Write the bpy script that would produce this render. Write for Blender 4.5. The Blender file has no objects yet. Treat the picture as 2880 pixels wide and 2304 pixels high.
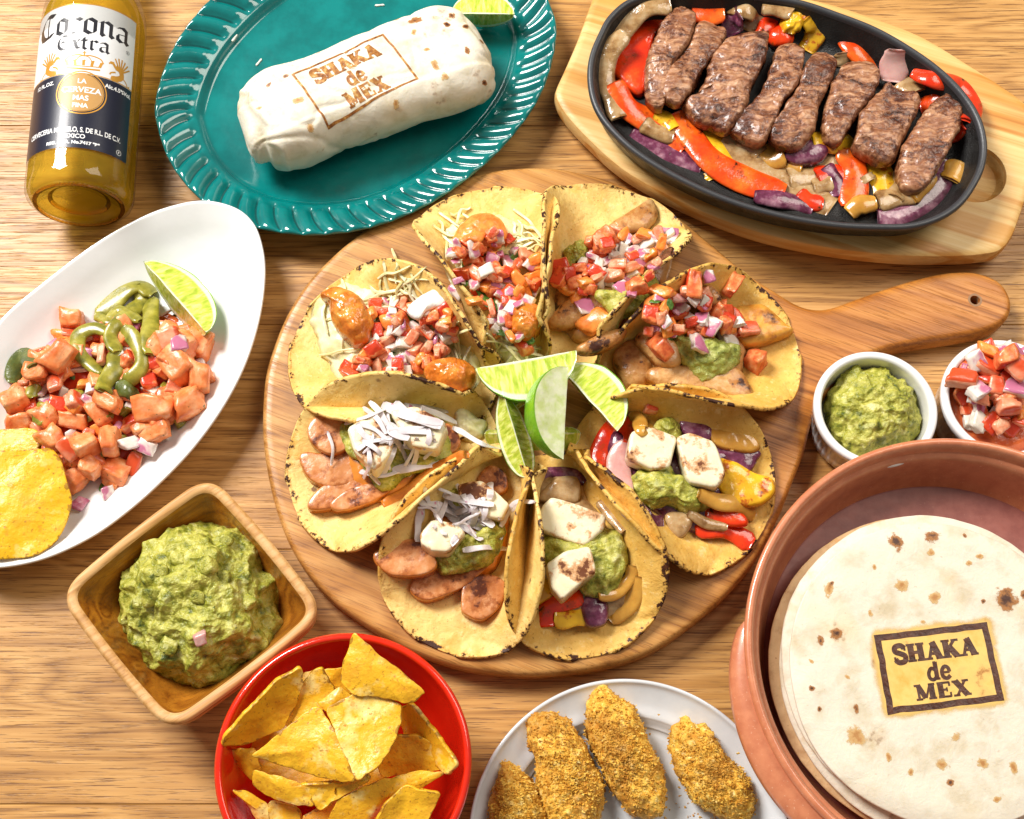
import bpy, math, random
import numpy as np
from mathutils import Vector, Matrix
from mathutils.bvhtree import BVHTree

sc = bpy.context.scene
col = sc.collection
R = math.radians
CM = 0.01

# ---------------------------------------------------------------- camera
DIST, TILT, LENS = 75.0, 20.0, 46.35
FPX = 2880 * LENS / 36.0
cam = bpy.data.objects.new('camera', bpy.data.cameras.new('camera'))
col.objects.link(cam)
cam.data.lens = LENS
cam.data.sensor_width = 36
cam.data.clip_start = 0.02
cam.data.clip_end = 20
CP = np.array([0, -DIST * math.sin(R(TILT)), DIST * math.cos(R(TILT))])
cam.location = Vector(CP) * CM
cam.rotation_euler = (R(TILT), 0, 0)
sc.camera = cam
# ---------------------------------------------------------------- world, lamps, exposure
w = bpy.data.worlds.new('World'); sc.world = w; w.use_nodes = True
bg = w.node_tree.nodes['Background']
bg.inputs[0].default_value = (1.0, 0.96, 0.92, 1)
bg.inputs[1].default_value = 0.22
def area(name, loc, to, size, power, colr, size_y=None):
    d = bpy.data.lights.new(name, 'AREA'); d.energy = power; d.color = colr
    d.shape = 'RECTANGLE'; d.size = size; d.size_y = size_y or size
    o = bpy.data.objects.new(name, d); col.objects.link(o)
    o.location = loc
    o.rotation_euler = (Vector(to) - Vector(loc)).to_track_quat('-Z', 'Y').to_euler()
    return o
area('studio_softbox', (-1.10, 0.95, 1.62), (0.02, -0.02, 0), 0.68, 86, (1.0, 0.97, 0.93), 0.82)
area('studio_fill', (0.9, 0.55, 1.3), (0.05, 0, 0), 0.8, 14, (1.0, 0.92, 0.80))
sc.view_settings.view_transform = 'Standard'
sc.view_settings.look = 'None'
sc.view_settings.exposure = -0.08
sc.view_settings.gamma = 1.0
sc.cycles.max_bounces = 10
sc.cycles.transparent_max_bounces = 16
sc.cycles.caustics_reflective = False
sc.cycles.caustics_refractive = False
sc.cycles.sample_clamp_indirect = 4
sc.cycles.use_denoising = True

# ---------------------------------------------------------------- pixels of the photograph -> rays -> points (centimetres)
FR = {'A': (0, 0, 2.3958), 'B': (400, 0, 1.7967), 'C': (1550, 0, 1.6211), 'D': (0, 540, 1.5972), 'E': (700, 440, 2.15625),
      'F': (1450, 440, 2.15667), 'G': (700, 1080, 2.1037), 'H': (1350, 1080, 2.1033), 'I': (150, 1300, 2.15625),
      'J': (550, 1740, 2.695), 'K': (1280, 1840, 2.156), 'L': (2050, 1200, 1.5625), 'N': (2150, 740, 2.6136), 'S': (0, 0, 1.0), 'd': (0, 0, 0.7486)}
ct, st = math.cos(R(TILT)), math.sin(R(TILT))
def ray(fr, x, y):
    x0, y0, s = FR[fr]
    u, v = x0 + x / s, y0 + y / s
    dx, dy = (u - 1440) / FPX, (1152 - v) / FPX
    return np.array([dx, dy * ct + st, dy * st - ct])
def P(fr, x, y, z=0.0):
    d = ray(fr, x, y)
    t = (z - CP[2]) / d[2]
    return CP + d * t
def PP(fr, pts, z):
    return np.array([P(fr, x, y, z) for x, y in pts])

# ---------------------------------------------------------------- numpy noise
def _h(ix, iy, iz, seed):
    with np.errstate(over='ignore'):
        n = (ix.astype(np.uint32) * np.uint32(73856093)) ^ (iy.astype(np.uint32) * np.uint32(19349663)) ^ (iz.astype(np.uint32) * np.uint32(83492791)) ^ np.uint32(seed * 2654435761 & 0xffffffff)
        n ^= n >> np.uint32(13); n *= np.uint32(1274126177); n ^= n >> np.uint32(16)
        n *= np.uint32(2246822519); n ^= n >> np.uint32(15)
    return n.astype(np.float64) / 4294967295.0
def vn(p, f=1.0, seed=0):
    q = np.asarray(p, float) * f + 1000.0
    i = np.floor(q).astype(np.int64); t = q - i; t = t * t * (3 - 2 * t)
    r = 0
    for a in (0, 1):
        for b in (0, 1):
            for c in (0, 1):
                wgt = (t[:, 0] if a else 1 - t[:, 0]) * (t[:, 1] if b else 1 - t[:, 1]) * (t[:, 2] if c else 1 - t[:, 2])
                r = r + wgt * _h(i[:, 0] + a, i[:, 1] + b, i[:, 2] + c, seed)
    return r * 2 - 1
def fbm(p, f=1.0, seed=0, o=3):
    r = 0; a = 1.0; s = 0
    for k in range(o):
        r = r + a * vn(p, f * 2 ** k, seed + k * 7); s += a; a *= 0.5
    return r / s
def worley(p, f=1.0, seed=0):
    q = np.asarray(p, float) * f + 1000.0
    i = np.floor(q).astype(np.int64)
    best = np.full(len(q), 9.0)
    for a in (-1, 0, 1):
        for b in (-1, 0, 1):
            for c in (-1, 0, 1):
                x, y, z = i[:, 0] + a, i[:, 1] + b, i[:, 2] + c
                d = (x + _h(x, y, z, seed) - q[:, 0]) ** 2 + (y + _h(x, y, z, seed + 11) - q[:, 1]) ** 2 + (z + _h(x, y, z, seed + 23) - q[:, 2]) ** 2
                best = np.minimum(best, d)
    return np.sqrt(best)

# ---------------------------------------------------------------- object helpers (all geometry given in centimetres)
WORLD = {}    # object -> its location in cm
GEO = {}      # object name -> (world verts, faces)
def tag(o, label=None, cat=None, group=None, kind=None):
    if label: o['label'] = label
    if cat: o['category'] = cat
    if group: o['group'] = group
    if kind: o['kind'] = kind
    return o
def empty(name, loc, label=None, cat=None, group=None):
    o = bpy.data.objects.new(name, None); col.objects.link(o)
    o.empty_display_size = 0.02
    WORLD[o.name] = np.array(loc, float)
    o.location = Vector(loc) * CM
    return tag(o, label, cat, group)
def place(o, loc, parent=None):
    loc = np.array(loc, float)
    WORLD[o.name] = loc
    if parent is not None:
        o.parent = parent
        o.location = Vector(loc - WORLD[parent.name]) * CM
    else:
        o.location = Vector(loc) * CM
def meshdata(name, V, F, mats, smooth=True, fm=None, attrs=None):
    me = bpy.data.meshes.new(name)
    F = F.tolist() if hasattr(F, 'tolist') else F
    me.from_pydata((np.asarray(V) * CM).tolist(), [], F)
    for m in (mats if isinstance(mats, (list, tuple)) else [mats]):
        me.materials.append(m)
    if fm is not None:
        me.polygons.foreach_set('material_index', np.asarray(fm, np.int32))
    if smooth is True:
        me.polygons.foreach_set('use_smooth', np.ones(len(me.polygons), bool))
    for k, v in (attrs or {}).items():
        at = me.attributes.new(k, 'FLOAT', 'POINT'); at.data.foreach_set('value', np.asarray(v, np.float32))
    me.update()
    return me
def mk(name, V, F, mats, parent=None, org=None, smooth=True, fm=None, attrs=None, keep=False, sharp=None):
    """V in world centimetres."""
    V = np.asarray(V, float)
    if org is None:
        org = np.array([*(V.min(0) + V.max(0))[:2] / 2, V[:, 2].min()])
    org = np.asarray(org, float)
    me = meshdata(name, V - org, F, mats, smooth, fm, attrs)
    if sharp is not None:
        me.set_sharp_from_angle(angle=R(sharp))
    o = bpy.data.objects.new(name, me); col.objects.link(o)
    place(o, org, parent)
    if keep:
        GEO[o.name] = (V, F.tolist() if hasattr(F, 'tolist') else F)
    return o
def inst(name, me, loc, rot=(0, 0, 0), scale=(1, 1, 1), parent=None):
    o = bpy.data.objects.new(name, me); col.objects.link(o)
    place(o, loc, parent)
    o.rotation_euler = rot; o.scale = scale
    return o
def gridF(nu, nv, cu=False, cv=False):
    i, j = np.meshgrid(np.arange(nu if cu else nu - 1), np.arange(nv if cv else nv - 1), indexing='ij')
    i2, j2 = (i + 1) % nu, (j + 1) % nv
    return np.stack([i * nv + j, i2 * nv + j, i2 * nv + j2, i * nv + j2], -1).reshape(-1, 4)
def normals(V, F):
    F = np.asarray(F)
    n = np.cross(V[F[:, 2]] - V[F[:, 0]], V[F[:, 3]] - V[F[:, 1]])
    N = np.zeros_like(V)
    for k in range(4):
        np.add.at(N, F[:, k], n)
    return N / (np.linalg.norm(N, axis=1, keepdims=True) + 1e-12)
def smooth_closed(pts, n):
    """Catmull-Rom through the points, resampled evenly to n."""
    p = np.asarray(pts, float); m = len(p); out = []
    for i in range(m):
        a, b, c, d = p[i - 1], p[i], p[(i + 1) % m], p[(i + 2) % m]
        for t in np.linspace(0, 1, 16, endpoint=False):
            out.append(0.5 * (2 * b + (c - a) * t + (2 * a - 5 * b + 4 * c - d) * t * t + (3 * b - a - 3 * c + d) * t ** 3))
    return resample(np.array(out), n, True)
def resample(p, n, closed=False):
    if closed: p = np.vstack([p, p[:1]])
    s = np.r_[0, np.cumsum(np.linalg.norm(np.diff(p, axis=0), axis=1))]
    t = np.linspace(0, s[-1], n, endpoint=not closed)
    return np.stack([np.interp(t, s, p[:, k]) for k in range(p.shape[1])], 1)
def smooth_open(pts, n):
    p = np.asarray(pts, float)
    if len(p) < 3: return resample(p, n)
    q = np.vstack([2 * p[0] - p[1], p, 2 * p[-1] - p[-2]]); out = []
    for i in range(1, len(q) - 2):
        a, b, c, d = q[i - 1:i + 3]
        for t in np.linspace(0, 1, 12, endpoint=False):
            out.append(0.5 * (2 * b + (c - a) * t + (2 * a - 5 * b + 4 * c - d) * t * t + (3 * b - a - 3 * c + d) * t ** 3))
    out.append(p[-1])
    return resample(np.array(out), n)
def ccw(p):
    x, y = p[:, 0], p[:, 1]
    return p if np.sum(x * np.roll(y, -1) - y * np.roll(x, -1)) > 0 else p[::-1].copy()
def round_poly(p, n, it=2, k=0.2):
    """Corner cutting: keeps a polygon's flat sides."""
    p = np.asarray(p, float)
    for _ in range(it):
        q = np.roll(p, -1, 0)
        p = np.stack([p * (1 - k) + q * k, p * k + q * (1 - k)], 1).reshape(-1, p.shape[1])
    return resample(p, n, True)
def onormal(o):
    t = np.roll(o, -1, 0) - np.roll(o, 1, 0)
    n = np.stack([t[:, 1], -t[:, 0]], 1)
    return n / (np.linalg.norm(n, axis=1, keepdims=True) + 1e-12)
def loft(o, rings, cap_start=False, cap_end=True, centre=None):
    """o: closed CCW outline (n,2). rings: (scale about the centre, outward offset, z)."""
    c = o.mean(0) if centre is None else np.asarray(centre)
    n = onormal(o); V = []
    for s, off, z in rings:
        q = c + (o - c) * s + n * off
        V.append(np.c_[q, np.full(len(q), z)])
    V = np.vstack(V); F = gridF(len(rings), len(o), False, True)[:, ::-1].tolist()
    m = len(o)
    if cap_start:
        F.append(list(range(m))[::-1])
    if cap_end:
        b = (len(rings) - 1) * m
        F.append([b + i for i in range(m)])
    return V, F
def circle(cx, cy, r, n=128):
    a = np.linspace(0, 2 * np.pi, n, endpoint=False)
    return np.c_[cx + r * np.cos(a), cy + r * np.sin(a)]
def arc(prof, n=6):
    """Smooth an open profile of (scale, off, z) triples."""
    return [tuple(x) for x in smooth_open(np.array(prof, float), n)]

# ---------------------------------------------------------------- height maps: things lie on what is under them
class Pile:
    def __init__(self, lo, hi, objs, step=0.15, floor=0.0):
        self.lo = np.array(lo, float); self.step = step
        self.n = (np.ceil((np.array(hi) - self.lo) / step)).astype(int) + 1
        self.H = np.full(tuple(self.n), float(floor))
        for o in objs: self.add(o)
    def add(self, o):
        V, F = GEO[o.name]
        b = BVHTree.FromPolygons([tuple(v) for v in V], F)
        a = np.maximum(np.floor((V[:, :2].min(0) - self.lo) / self.step).astype(int), 0)
        c = np.minimum(np.ceil((V[:, :2].max(0) - self.lo) / self.step).astype(int) + 1, self.n)
        dn = Vector((0, 0, -1))
        for i in range(a[0], c[0]):
            x = self.lo[0] + i * self.step
            for j in range(a[1], c[1]):
                h = b.ray_cast(Vector((x, self.lo[1] + j * self.step, 50)), dn)[0]
                if h is not None and h.z > self.H[i, j]: self.H[i, j] = h.z
    def h(self, x, y):
        i, j = (np.array([x, y]) - self.lo) / self.step
        i = int(min(max(round(i), 0), self.n[0] - 1)); j = int(min(max(round(j), 0), self.n[1] - 1))
        return self.H[i, j]
    def at(self, fr, x, y):
        d = ray(fr, x, y); d = d / -d[2]
        p = CP + d * (CP[2] - 12.0)
        for _ in range(600):
            if p[2] <= self.h(p[0], p[1]): break
            p = p + d * 0.04
        return p
    def patch(self, x, y, r):
        i0 = np.maximum(((np.array([x, y]) - r - self.lo) / self.step).astype(int), 0)
        i1 = np.minimum(((np.array([x, y]) + r - self.lo) / self.step).astype(int) + 2, self.n)
        gx = self.lo[0] + np.arange(i0[0], i1[0]) * self.step; gy = self.lo[1] + np.arange(i0[1], i1[1]) * self.step
        D = np.sqrt((gx[:, None] - x) ** 2 + (gy[None] - y) ** 2)
        return (slice(i0[0], i1[0]), slice(i0[1], i1[1])), D
    def drop(self, fr, x, y, r, h, q=60, stamp=0.85):
        p = self.at(fr, x, y)
        sl, D = self.patch(p[0], p[1], r)
        vals = self.H[sl][D < r * 0.7]
        base = np.percentile(vals, q) if len(vals) else p[2]
        self.H[sl] = np.where(D < r, np.maximum(self.H[sl], base + h * stamp * np.sqrt(np.clip(1 - (D / r) ** 2, 0, 1))), self.H[sl])
        return np.array([p[0], p[1], base])
    def mean(self, poly, q=50):
        c = poly.mean(0)
        vals = [self.h(*(c + (p - c) * s)) for p in poly[::2] for s in (0.2, 0.5, 0.8)]
        return float(np.percentile(vals, q))
def bounds(fr, pts, z=2.0, pad=1.5):
    q = PP(fr, pts, z)[:, :2]
    return q.min(0) - pad, q.max(0) + pad
# ---------------------------------------------------------------- material helper
class Mat:
    def __init__(self, name):
        self.m = bpy.data.materials.new(name); self.m.use_nodes = True
        self.nt = self.m.node_tree; self.nt.nodes.clear()
        self.out = self.nt.nodes.new('ShaderNodeOutputMaterial')
    def N(self, t, ins=None, **at):
        n = self.nt.nodes.new(t)
        for k, v in at.items(): setattr(n, k, v)
        for k, v in (ins or {}).items():
            s = n.inputs[k]
            if isinstance(v, bpy.types.NodeSocket): self.nt.links.new(v, s)
            else:
                if isinstance(v, tuple) and len(v) == 3 and s.type == 'RGBA': v = (*v, 1)
                s.default_value = v
        return n
    def co(self, scale=(1, 1, 1), rnd=True, kind='Object', rot=(0, 0, 0)):
        tc = self.N('ShaderNodeTexCoord').outputs[kind]
        v = self.N('ShaderNodeMapping', {'Vector': tc, 'Rotation': rot, 'Scale': tuple(100 * s for s in scale)}).outputs[0]
        if rnd:
            r = self.N('ShaderNodeObjectInfo').outputs['Random']
            r = self.math('MULTIPLY', r, 53.0)
            v = self.N('ShaderNodeVectorMath', {0: v, 1: r}, operation='ADD').outputs[0]
        return v
    def noise(self, v, s=1.0, d=3.0, r=0.55, dist=0.0):
        return self.N('ShaderNodeTexNoise', {'Vector': v, 'Scale': s, 'Detail': d, 'Roughness': r, 'Distortion': dist}).outputs['Fac']
    def vor(self, v, s=1.0, out='Distance', feat='F1', rnd=1.0):
        return self.N('ShaderNodeTexVoronoi', {'Vector': v, 'Scale': s, 'Randomness': rnd}, feature=feat).outputs[out]
    def ramp(self, f, stops, mode='LINEAR'):
        n = self.N('ShaderNodeValToRGB', {'Fac': f}); cr = n.color_ramp; cr.interpolation = mode
        while len(cr.elements) < len(stops): cr.elements.new(0.5)
        for e, (p, c) in zip(cr.elements, stops):
            e.position = p; e.color = (*c, 1) if isinstance(c, tuple) else (c, c, c, 1)
        return n.outputs['Color']
    def mix(self, f, a, b, mode='MIX'):
        n = self.N('ShaderNodeMix', None, data_type='RGBA', blend_type=mode)
        for i, v in ((0, f), (6, a), (7, b)):
            if isinstance(v, bpy.types.NodeSocket): self.nt.links.new(v, n.inputs[i])
            else: n.inputs[i].default_value = (*v, 1) if isinstance(v, tuple) else v
        return n.outputs[2]
    def math(self, op, a, b=0.0, c=None, clamp=False):
        ins = {0: a, 1: b}
        if c is not None: ins[2] = c
        return self.N('ShaderNodeMath', ins, operation=op, use_clamp=clamp).outputs[0]
    def step(self, f, lo, hi, a=0.0, b=1.0):
        return self.N('ShaderNodeMapRange', {0: f, 1: lo, 2: hi, 3: a, 4: b}, interpolation_type='SMOOTHSTEP').outputs[0]
    def attr(self, n):
        return self.N('ShaderNodeAttribute', None, attribute_name=n).outputs['Fac']
    def sep(self, v, i):
        return self.N('ShaderNodeSeparateXYZ', {0: v}).outputs[i]
    def bump(self, h, d=0.05, s=1.0, nrm=None):
        ins = {'Height': h, 'Distance': d * CM, 'Strength': s}
        if nrm is not None: ins['Normal'] = nrm
        return self.N('ShaderNodeBump', ins).outputs[0]
    def prin(self, c, rough=0.5, bump=None, spec=0.5, sss=0.0, rad=(1, .5, .3), sscale=0.3, coat=0.0, crough=0.05, **kw):
        ins = {'Base Color': c, 'Roughness': rough, 'Specular IOR Level': spec}
        if sss: ins.update({'Subsurface Weight': sss, 'Subsurface Radius': rad, 'Subsurface Scale': sscale * CM})
        if coat: ins.update({'Coat Weight': coat, 'Coat Roughness': crough})
        if bump is not None: ins['Normal'] = bump
        for k, v in kw.items(): ins[k.replace('_', ' ')] = v
        b = self.N('ShaderNodeBsdfPrincipled', ins).outputs[0]
        self.nt.links.new(b, self.out.inputs[0])
        return self.m

def wood(name, light, mid, dark, gx=0.05, gy=0.45, rings=9.0, pores=0.5, rough=0.45, coat=0.0, rot=0.0, contrast=1.0, rnd=True, stripes=None, spec=0.4, heart=None):
    m = Mat(name); v = m.co((1, 1, 1), rnd, rot=(0, 0, rot))
    st_ = m.N('ShaderNodeMapping', {'Vector': v, 'Scale': (gx, gy, gy)}).outputs[0]
    big = m.noise(st_, 1.0, 2.0, 0.5, 0.6)
    ring = m.math('FRACT', m.math('MULTIPLY', big, rings))
    tri = m.math('ABSOLUTE', m.math('SUBTRACT', m.math('MULTIPLY', ring, 2.0), 1.0))
    fine = m.noise(m.N('ShaderNodeMapping', {'Vector': v, 'Scale': (0.08, 6.0, 6.0)}).outputs[0], 1.0, 4.0, 0.65)
    por = m.noise(m.N('ShaderNodeMapping', {'Vector': v, 'Scale': (0.45, 15.0, 15.0)}).outputs[0], 1.0, 3.0, 0.6)
    pt = m.noise(m.N('ShaderNodeMapping', {'Vector': v, 'Scale': (0.12, 0.35, 0.35)}).outputs[0], 1.0, 3.0)
    k = m.math('ADD', m.math('MULTIPLY', tri, 0.32 * contrast), m.math('MULTIPLY', fine, 0.68))
    c = m.ramp(k, [(0.22, dark), (0.41, mid), (0.62, light)])
    if stripes:
        sv = m.noise(m.N('ShaderNodeMapping', {'Vector': v, 'Scale': (0.02, stripes[0], stripes[0])}).outputs[0], 1.0, 1.5, 0.4)
        c = m.mix(m.math('MULTIPLY', m.step(sv, 0.50, 0.56), m.step(sv, 0.72, 0.60)), c, stripes[1], 'MULTIPLY')
    c = m.mix(m.step(pt, 0.35, 0.7, 0.0, 0.35), c, mid, 'MIX')
    if heart:
        hx = m.math('ADD', m.sep(m.co((1, 1, 1), False), 0), m.math('MULTIPLY', m.noise(st_, 1.0, 3), 6.0))
        c = m.mix(m.step(hx, heart[0], heart[1]), c, m.mix(0.9, c, heart[2], 'MULTIPLY'))
    pm = m.math('MULTIPLY', m.step(por, 0.54, 0.66), pores)
    c = m.mix(pm, c, dark)
    h = m.math('SUBTRACT', m.math('MULTIPLY', fine, 0.5), m.math('MULTIPLY', pm, 0.8))
    return m.prin(c, m.step(fine, 0.3, 0.7, rough + 0.08, rough - 0.05), m.bump(h, 0.02, 0.5), spec, coat=coat, crough=0.25)

M = {}
M['oak'] = wood('oak_table', (0.62, 0.34, 0.108), (0.46, 0.225, 0.058), (0.15, 0.058, 0.014), 0.030, 0.30, 12, 0.85, 0.42, contrast=0.75)
M['acacia'] = wood('acacia_board', (0.58, 0.30, 0.090), (0.43, 0.19, 0.045), (0.17, 0.060, 0.013), 0.03, 0.16, 13, 0.6, 0.36, rot=R(22), rnd=False, contrast=0.9, heart=(9.0, 19.0, (0.96, 0.72, 0.42)))
M['pine'] = wood('pine_board', (0.80, 0.55, 0.23), (0.72, 0.44, 0.15), (0.52, 0.26, 0.07), 0.02, 0.30, 8, 0.12, 0.42, rot=R(20), rnd=False, stripes=(0.75, (0.80, 0.55, 0.26)), contrast=0.8)
M['bowl_wood'] = wood('bowl_wood', (0.44, 0.17, 0.016), (0.28, 0.09, 0.008), (0.10, 0.028, 0.004), 0.06, 0.35, 7, 0.4, 0.28, rot=R(-35), rnd=False, coat=0.25)
M['rim_wood'] = wood('bowl_rim_wood', (0.66, 0.40, 0.17), (0.54, 0.28, 0.09), (0.30, 0.13, 0.035), 0.08, 0.6, 5, 0.35, 0.5, rot=R(-35), rnd=False)

def glaze(name, c1, c2, rough=0.12, speck=None, bumpd=0.01, coat=0.6, sc_=0.5, amp=None):
    m = Mat(name); v = m.co(rnd=False)
    n = m.noise(v, sc_, 4.0, 0.6)
    c = m.mix(m.step(n, 0.3, 0.7), c1, c2)
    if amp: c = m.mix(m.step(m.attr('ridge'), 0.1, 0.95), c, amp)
    if speck:
        c = m.mix(m.math('MULTIPLY', m.step(m.noise(v, 9.0, 2.0), 0.66, 0.75), 0.7), c, speck)
    return m.prin(c, rough, m.bump(m.noise(v, 1.3, 2.0), bumpd * 3, 0.4), 0.5, coat=coat, crough=0.04)
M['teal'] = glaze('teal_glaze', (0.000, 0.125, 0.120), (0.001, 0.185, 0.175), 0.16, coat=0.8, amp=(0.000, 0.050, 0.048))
M['white'] = glaze('white_porcelain', (0.78, 0.78, 0.77), (0.80, 0.80, 0.79), 0.12, coat=0.5)
M['white2'] = glaze('white_stoneware', (0.60, 0.61, 0.62), (0.66, 0.67, 0.68), 0.15, coat=0.5)
M['red'] = glaze('red_glaze', (0.62, 0.016, 0.004), (0.70, 0.024, 0.006), 0.16, coat=0.6)
M['terra'] = glaze('terracotta_glaze', (0.52, 0.165, 0.075), (0.62, 0.225, 0.105), 0.34, (0.75, 0.45, 0.30), coat=0.5, sc_=1.5)
M['maroon'] = glaze('terracotta_inner', (0.24, 0.065, 0.050), (0.32, 0.10, 0.075), 0.34, (0.35, 0.15, 0.10), coat=0.4, sc_=1.0)

m = Mat('cast_iron'); v = m.co(rnd=False); n = m.noise(v, 14, 4)
M['iron'] = m.prin(m.ramp(m.noise(v, 0.6, 4), [(0.35, (0.004, 0.004, 0.004)), (0.65, (0.013, 0.012, 0.011))]), m.step(m.noise(v, 0.8, 3), 0.35, 0.65, 0.28, 0.55), m.bump(n, 0.05, 0.9), 0.4)
m = Mat('iron_rim'); v = m.co(rnd=False)
M['iron_rim'] = m.prin((0.035, 0.036, 0.04), 0.42, m.bump(m.noise(v, 16, 3), 0.02, 0.6), 0.6)

def flour(name, a, b, spots=1.0, sc_=1.0, big=1.0):
    m = Mat(name); v = m.co(rnd=True)
    n = m.noise(v, 0.55 * sc_, 5.0, 0.6)
    c = m.ramp(n, [(0.30, b), (0.50, a), (0.68, tuple(min(1, x * 1.05) for x in a))])
    c = m.mix(m.math('MULTIPLY', m.step(m.noise(v, 0.22, 2.0), 0.56, 0.75), 0.35), c, (0.72, 0.50, 0.20))
    d = m.vor(m.N('ShaderNodeVectorMath', {0: v, 1: m.N('ShaderNodeTexNoise', {'Vector': v, 'Scale': 3.0}).outputs['Color']}, operation='ADD').outputs[0], 0.36 * big)
    s1 = m.math('MULTIPLY', m.step(d, 0.19, 0.11), min(1, spots * 1.3))
    c = m.mix(m.math('MULTIPLY', m.step(d, 0.27, 0.12), 0.6 * spots), c, (0.60, 0.30, 0.07))
    c = m.mix(m.math('MULTIPLY', s1, m.step(m.noise(v, 2.5, 3), 0.40, 0.60)), c, (0.13, 0.035, 0.010))
    fs = m.step(m.noise(v, 4.5, 2.0, 0.5), 0.70, 0.76)
    c = m.mix(m.math('MULTIPLY', fs, 0.7 * spots), c, (0.30, 0.12, 0.03))
    wr = m.noise(v, 1.0, 5.0, 0.6, 0.8)
    return m.prin(c, 0.55, m.bump(m.math('ADD', wr, m.math('MULTIPLY', m.noise(v, 7, 3), 0.25)), 0.09, 0.6), 0.35, sss=0.12, rad=(1, .7, .4), sscale=0.3)
M['flour'] = flour('flour_tortilla', (0.70, 0.635, 0.51), (0.56, 0.465, 0.31), 0.35)
M['burrito'] = flour('burrito_wrap', (0.74, 0.69, 0.57), (0.62, 0.55, 0.38), 0.30, 1.4, 1.6)
M['flour_edge'] = flour('toasted_tortilla', (0.62, 0.40, 0.20), (0.45, 0.25, 0.11), 1.0, 2)

def corn(name, a, b, charw=1.0):
    m = Mat(name); v = m.co(rnd=True)
    n = m.noise(v, 0.7, 5.0, 0.6)
    c = m.ramp(n, [(0.30, b), (0.55, a), (0.72, tuple(min(1, x * 1.12) for x in a))])
    c = m.mix(m.math('MULTIPLY', m.step(m.noise(v, 0.28, 2), 0.5, 0.7), 0.4), c, (0.62, 0.30, 0.035))
    sp = m.step(m.noise(v, 6.0, 3, 0.6), 0.63, 0.72)
    c = m.mix(m.math('MULTIPLY', sp, 0.75), c, (0.34, 0.14, 0.02))
    c = m.mix(m.math('MULTIPLY', m.step(m.noise(v, 3.2, 4, 0.7), 0.56, 0.7), 0.55), c, (0.56, 0.29, 0.04))
    c = m.mix(m.math('MULTIPLY', m.step(m.noise(v, 1.9, 4, 0.7), 0.55, 0.7), 0.45), c, (0.90, 0.74, 0.38))
    rim = m.attr('rim')
    dash = m.math('ADD', m.noise(v, 2.6, 4, 0.65), m.math('MULTIPLY', m.math('SUBTRACT', m.noise(v, 0.35, 2), 0.5), 0.55))
    th = m.math('SUBTRACT', dash, m.math('MULTIPLY', m.step(rim, 0.0, 0.13), 0.34))
    ch = m.math('MULTIPLY', m.step(th, 0.54, 0.585), charw)
    c = m.mix(m.math('MULTIPLY', m.step(th, 0.46, 0.56), 0.7 * charw), c, (0.42, 0.20, 0.03))
    c = m.mix(ch, c, (0.045, 0.012, 0.004))
    spots = m.math('MULTIPLY', m.step(m.vor(v, 0.42), 0.11, 0.06), m.step(m.noise(v, 3, 2), 0.42, 0.55))
    c = m.mix(m.math('MULTIPLY', spots, 0.85), c, (0.12, 0.035, 0.01))
    return m.prin(c, 0.55, m.bump(m.math('ADD', m.noise(v, 1.2, 4, .6, .6), m.math('MULTIPLY', m.noise(v, 5, 3), 0.25)), 0.13, 0.75), 0.35, sss=0.06, rad=(1, .5, .15), sscale=0.25)
M['corn'] = corn('corn_tortilla', (0.82, 0.585, 0.20), (0.68, 0.41, 0.085))
M['corn2'] = corn('corn_tortilla_golden', (0.76, 0.47, 0.11), (0.62, 0.33, 0.05), 1.0)
def chip(name, a, b):
    m = Mat(name); v = m.co(rnd=True)
    n = m.noise(v, 0.5, 4.0, 0.6)
    c = m.ramp(n, [(0.30, b), (0.46, a), (0.56, a), (0.66, (0.88, 0.66, 0.22))])
    c = m.mix(m.math('MULTIPLY', m.step(m.noise(v, 5.5, 3, 0.6), 0.60, 0.69), 0.7), c, (0.36, 0.13, 0.012))
    c = m.mix(m.math('MULTIPLY', m.step(m.noise(v, 1.2, 4, 0.7), 0.57, 0.66), 0.5), c, (0.62, 0.24, 0.012))
    rim = m.attr('rim')
    c = m.mix(m.math('MULTIPLY', m.step(m.math('SUBTRACT', m.noise(v, 2.5, 4), m.math('MULTIPLY', m.step(rim, 0, 0.2), 0.3)), 0.5, 0.56), 0.6), c, (0.16, 0.05, 0.01))
    return m.prin(c, m.step(n, 0.35, 0.65, 0.5, 0.3), m.bump(m.math('ADD', m.noise(v, 1.3, 4), m.math('MULTIPLY', m.noise(v, 5, 3), 0.25)), 0.12, 0.8), 0.45, sss=0.06, rad=(1, .5, .1), sscale=0.2)
M['chip'] = chip('corn_chip', (0.80, 0.43, 0.018), (0.58, 0.25, 0.008))
M['chip2'] = chip('corn_chip_yellow', (0.80, 0.45, 0.012), (0.66, 0.33, 0.010))

def guac(name, a, b, c_):
    m = Mat(name); v = m.co(rnd=True)
    n = m.noise(v, 1.5, 5.0, 0.65, 0.5)
    c = m.ramp(n, [(0.32, c_), (0.44, b), (0.58, a), (0.72, (0.64, 0.62, 0.28))])
    vor = m.vor(v, 1.3, 'Distance')
    c = m.mix(m.math('MULTIPLY', m.step(vor, 0.30, 0.12), 0.5), c, (0.58, 0.58, 0.24))
    c = m.mix(m.math('MULTIPLY', m.step(m.noise(v, 4.5, 2), 0.68, 0.74), 0.85), c, (0.04, 0.09, 0.012))
    rg = m.noise(v, 2.0, 5, 0.6)
    return m.prin(c, m.step(m.noise(v, 2.5, 2), 0.3, 0.7, 0.22, 0.5), m.bump(m.math('ADD', rg, m.math('MULTIPLY', m.noise(v, 8, 3), 0.35)), 0.16, 0.75), 0.5, sss=0.12, rad=(.5, .7, .2), sscale=0.25)
M['guac'] = guac('guacamole', (0.50, 0.47, 0.085), (0.29, 0.29, 0.03), (0.070, 0.095, 0.009))
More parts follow.
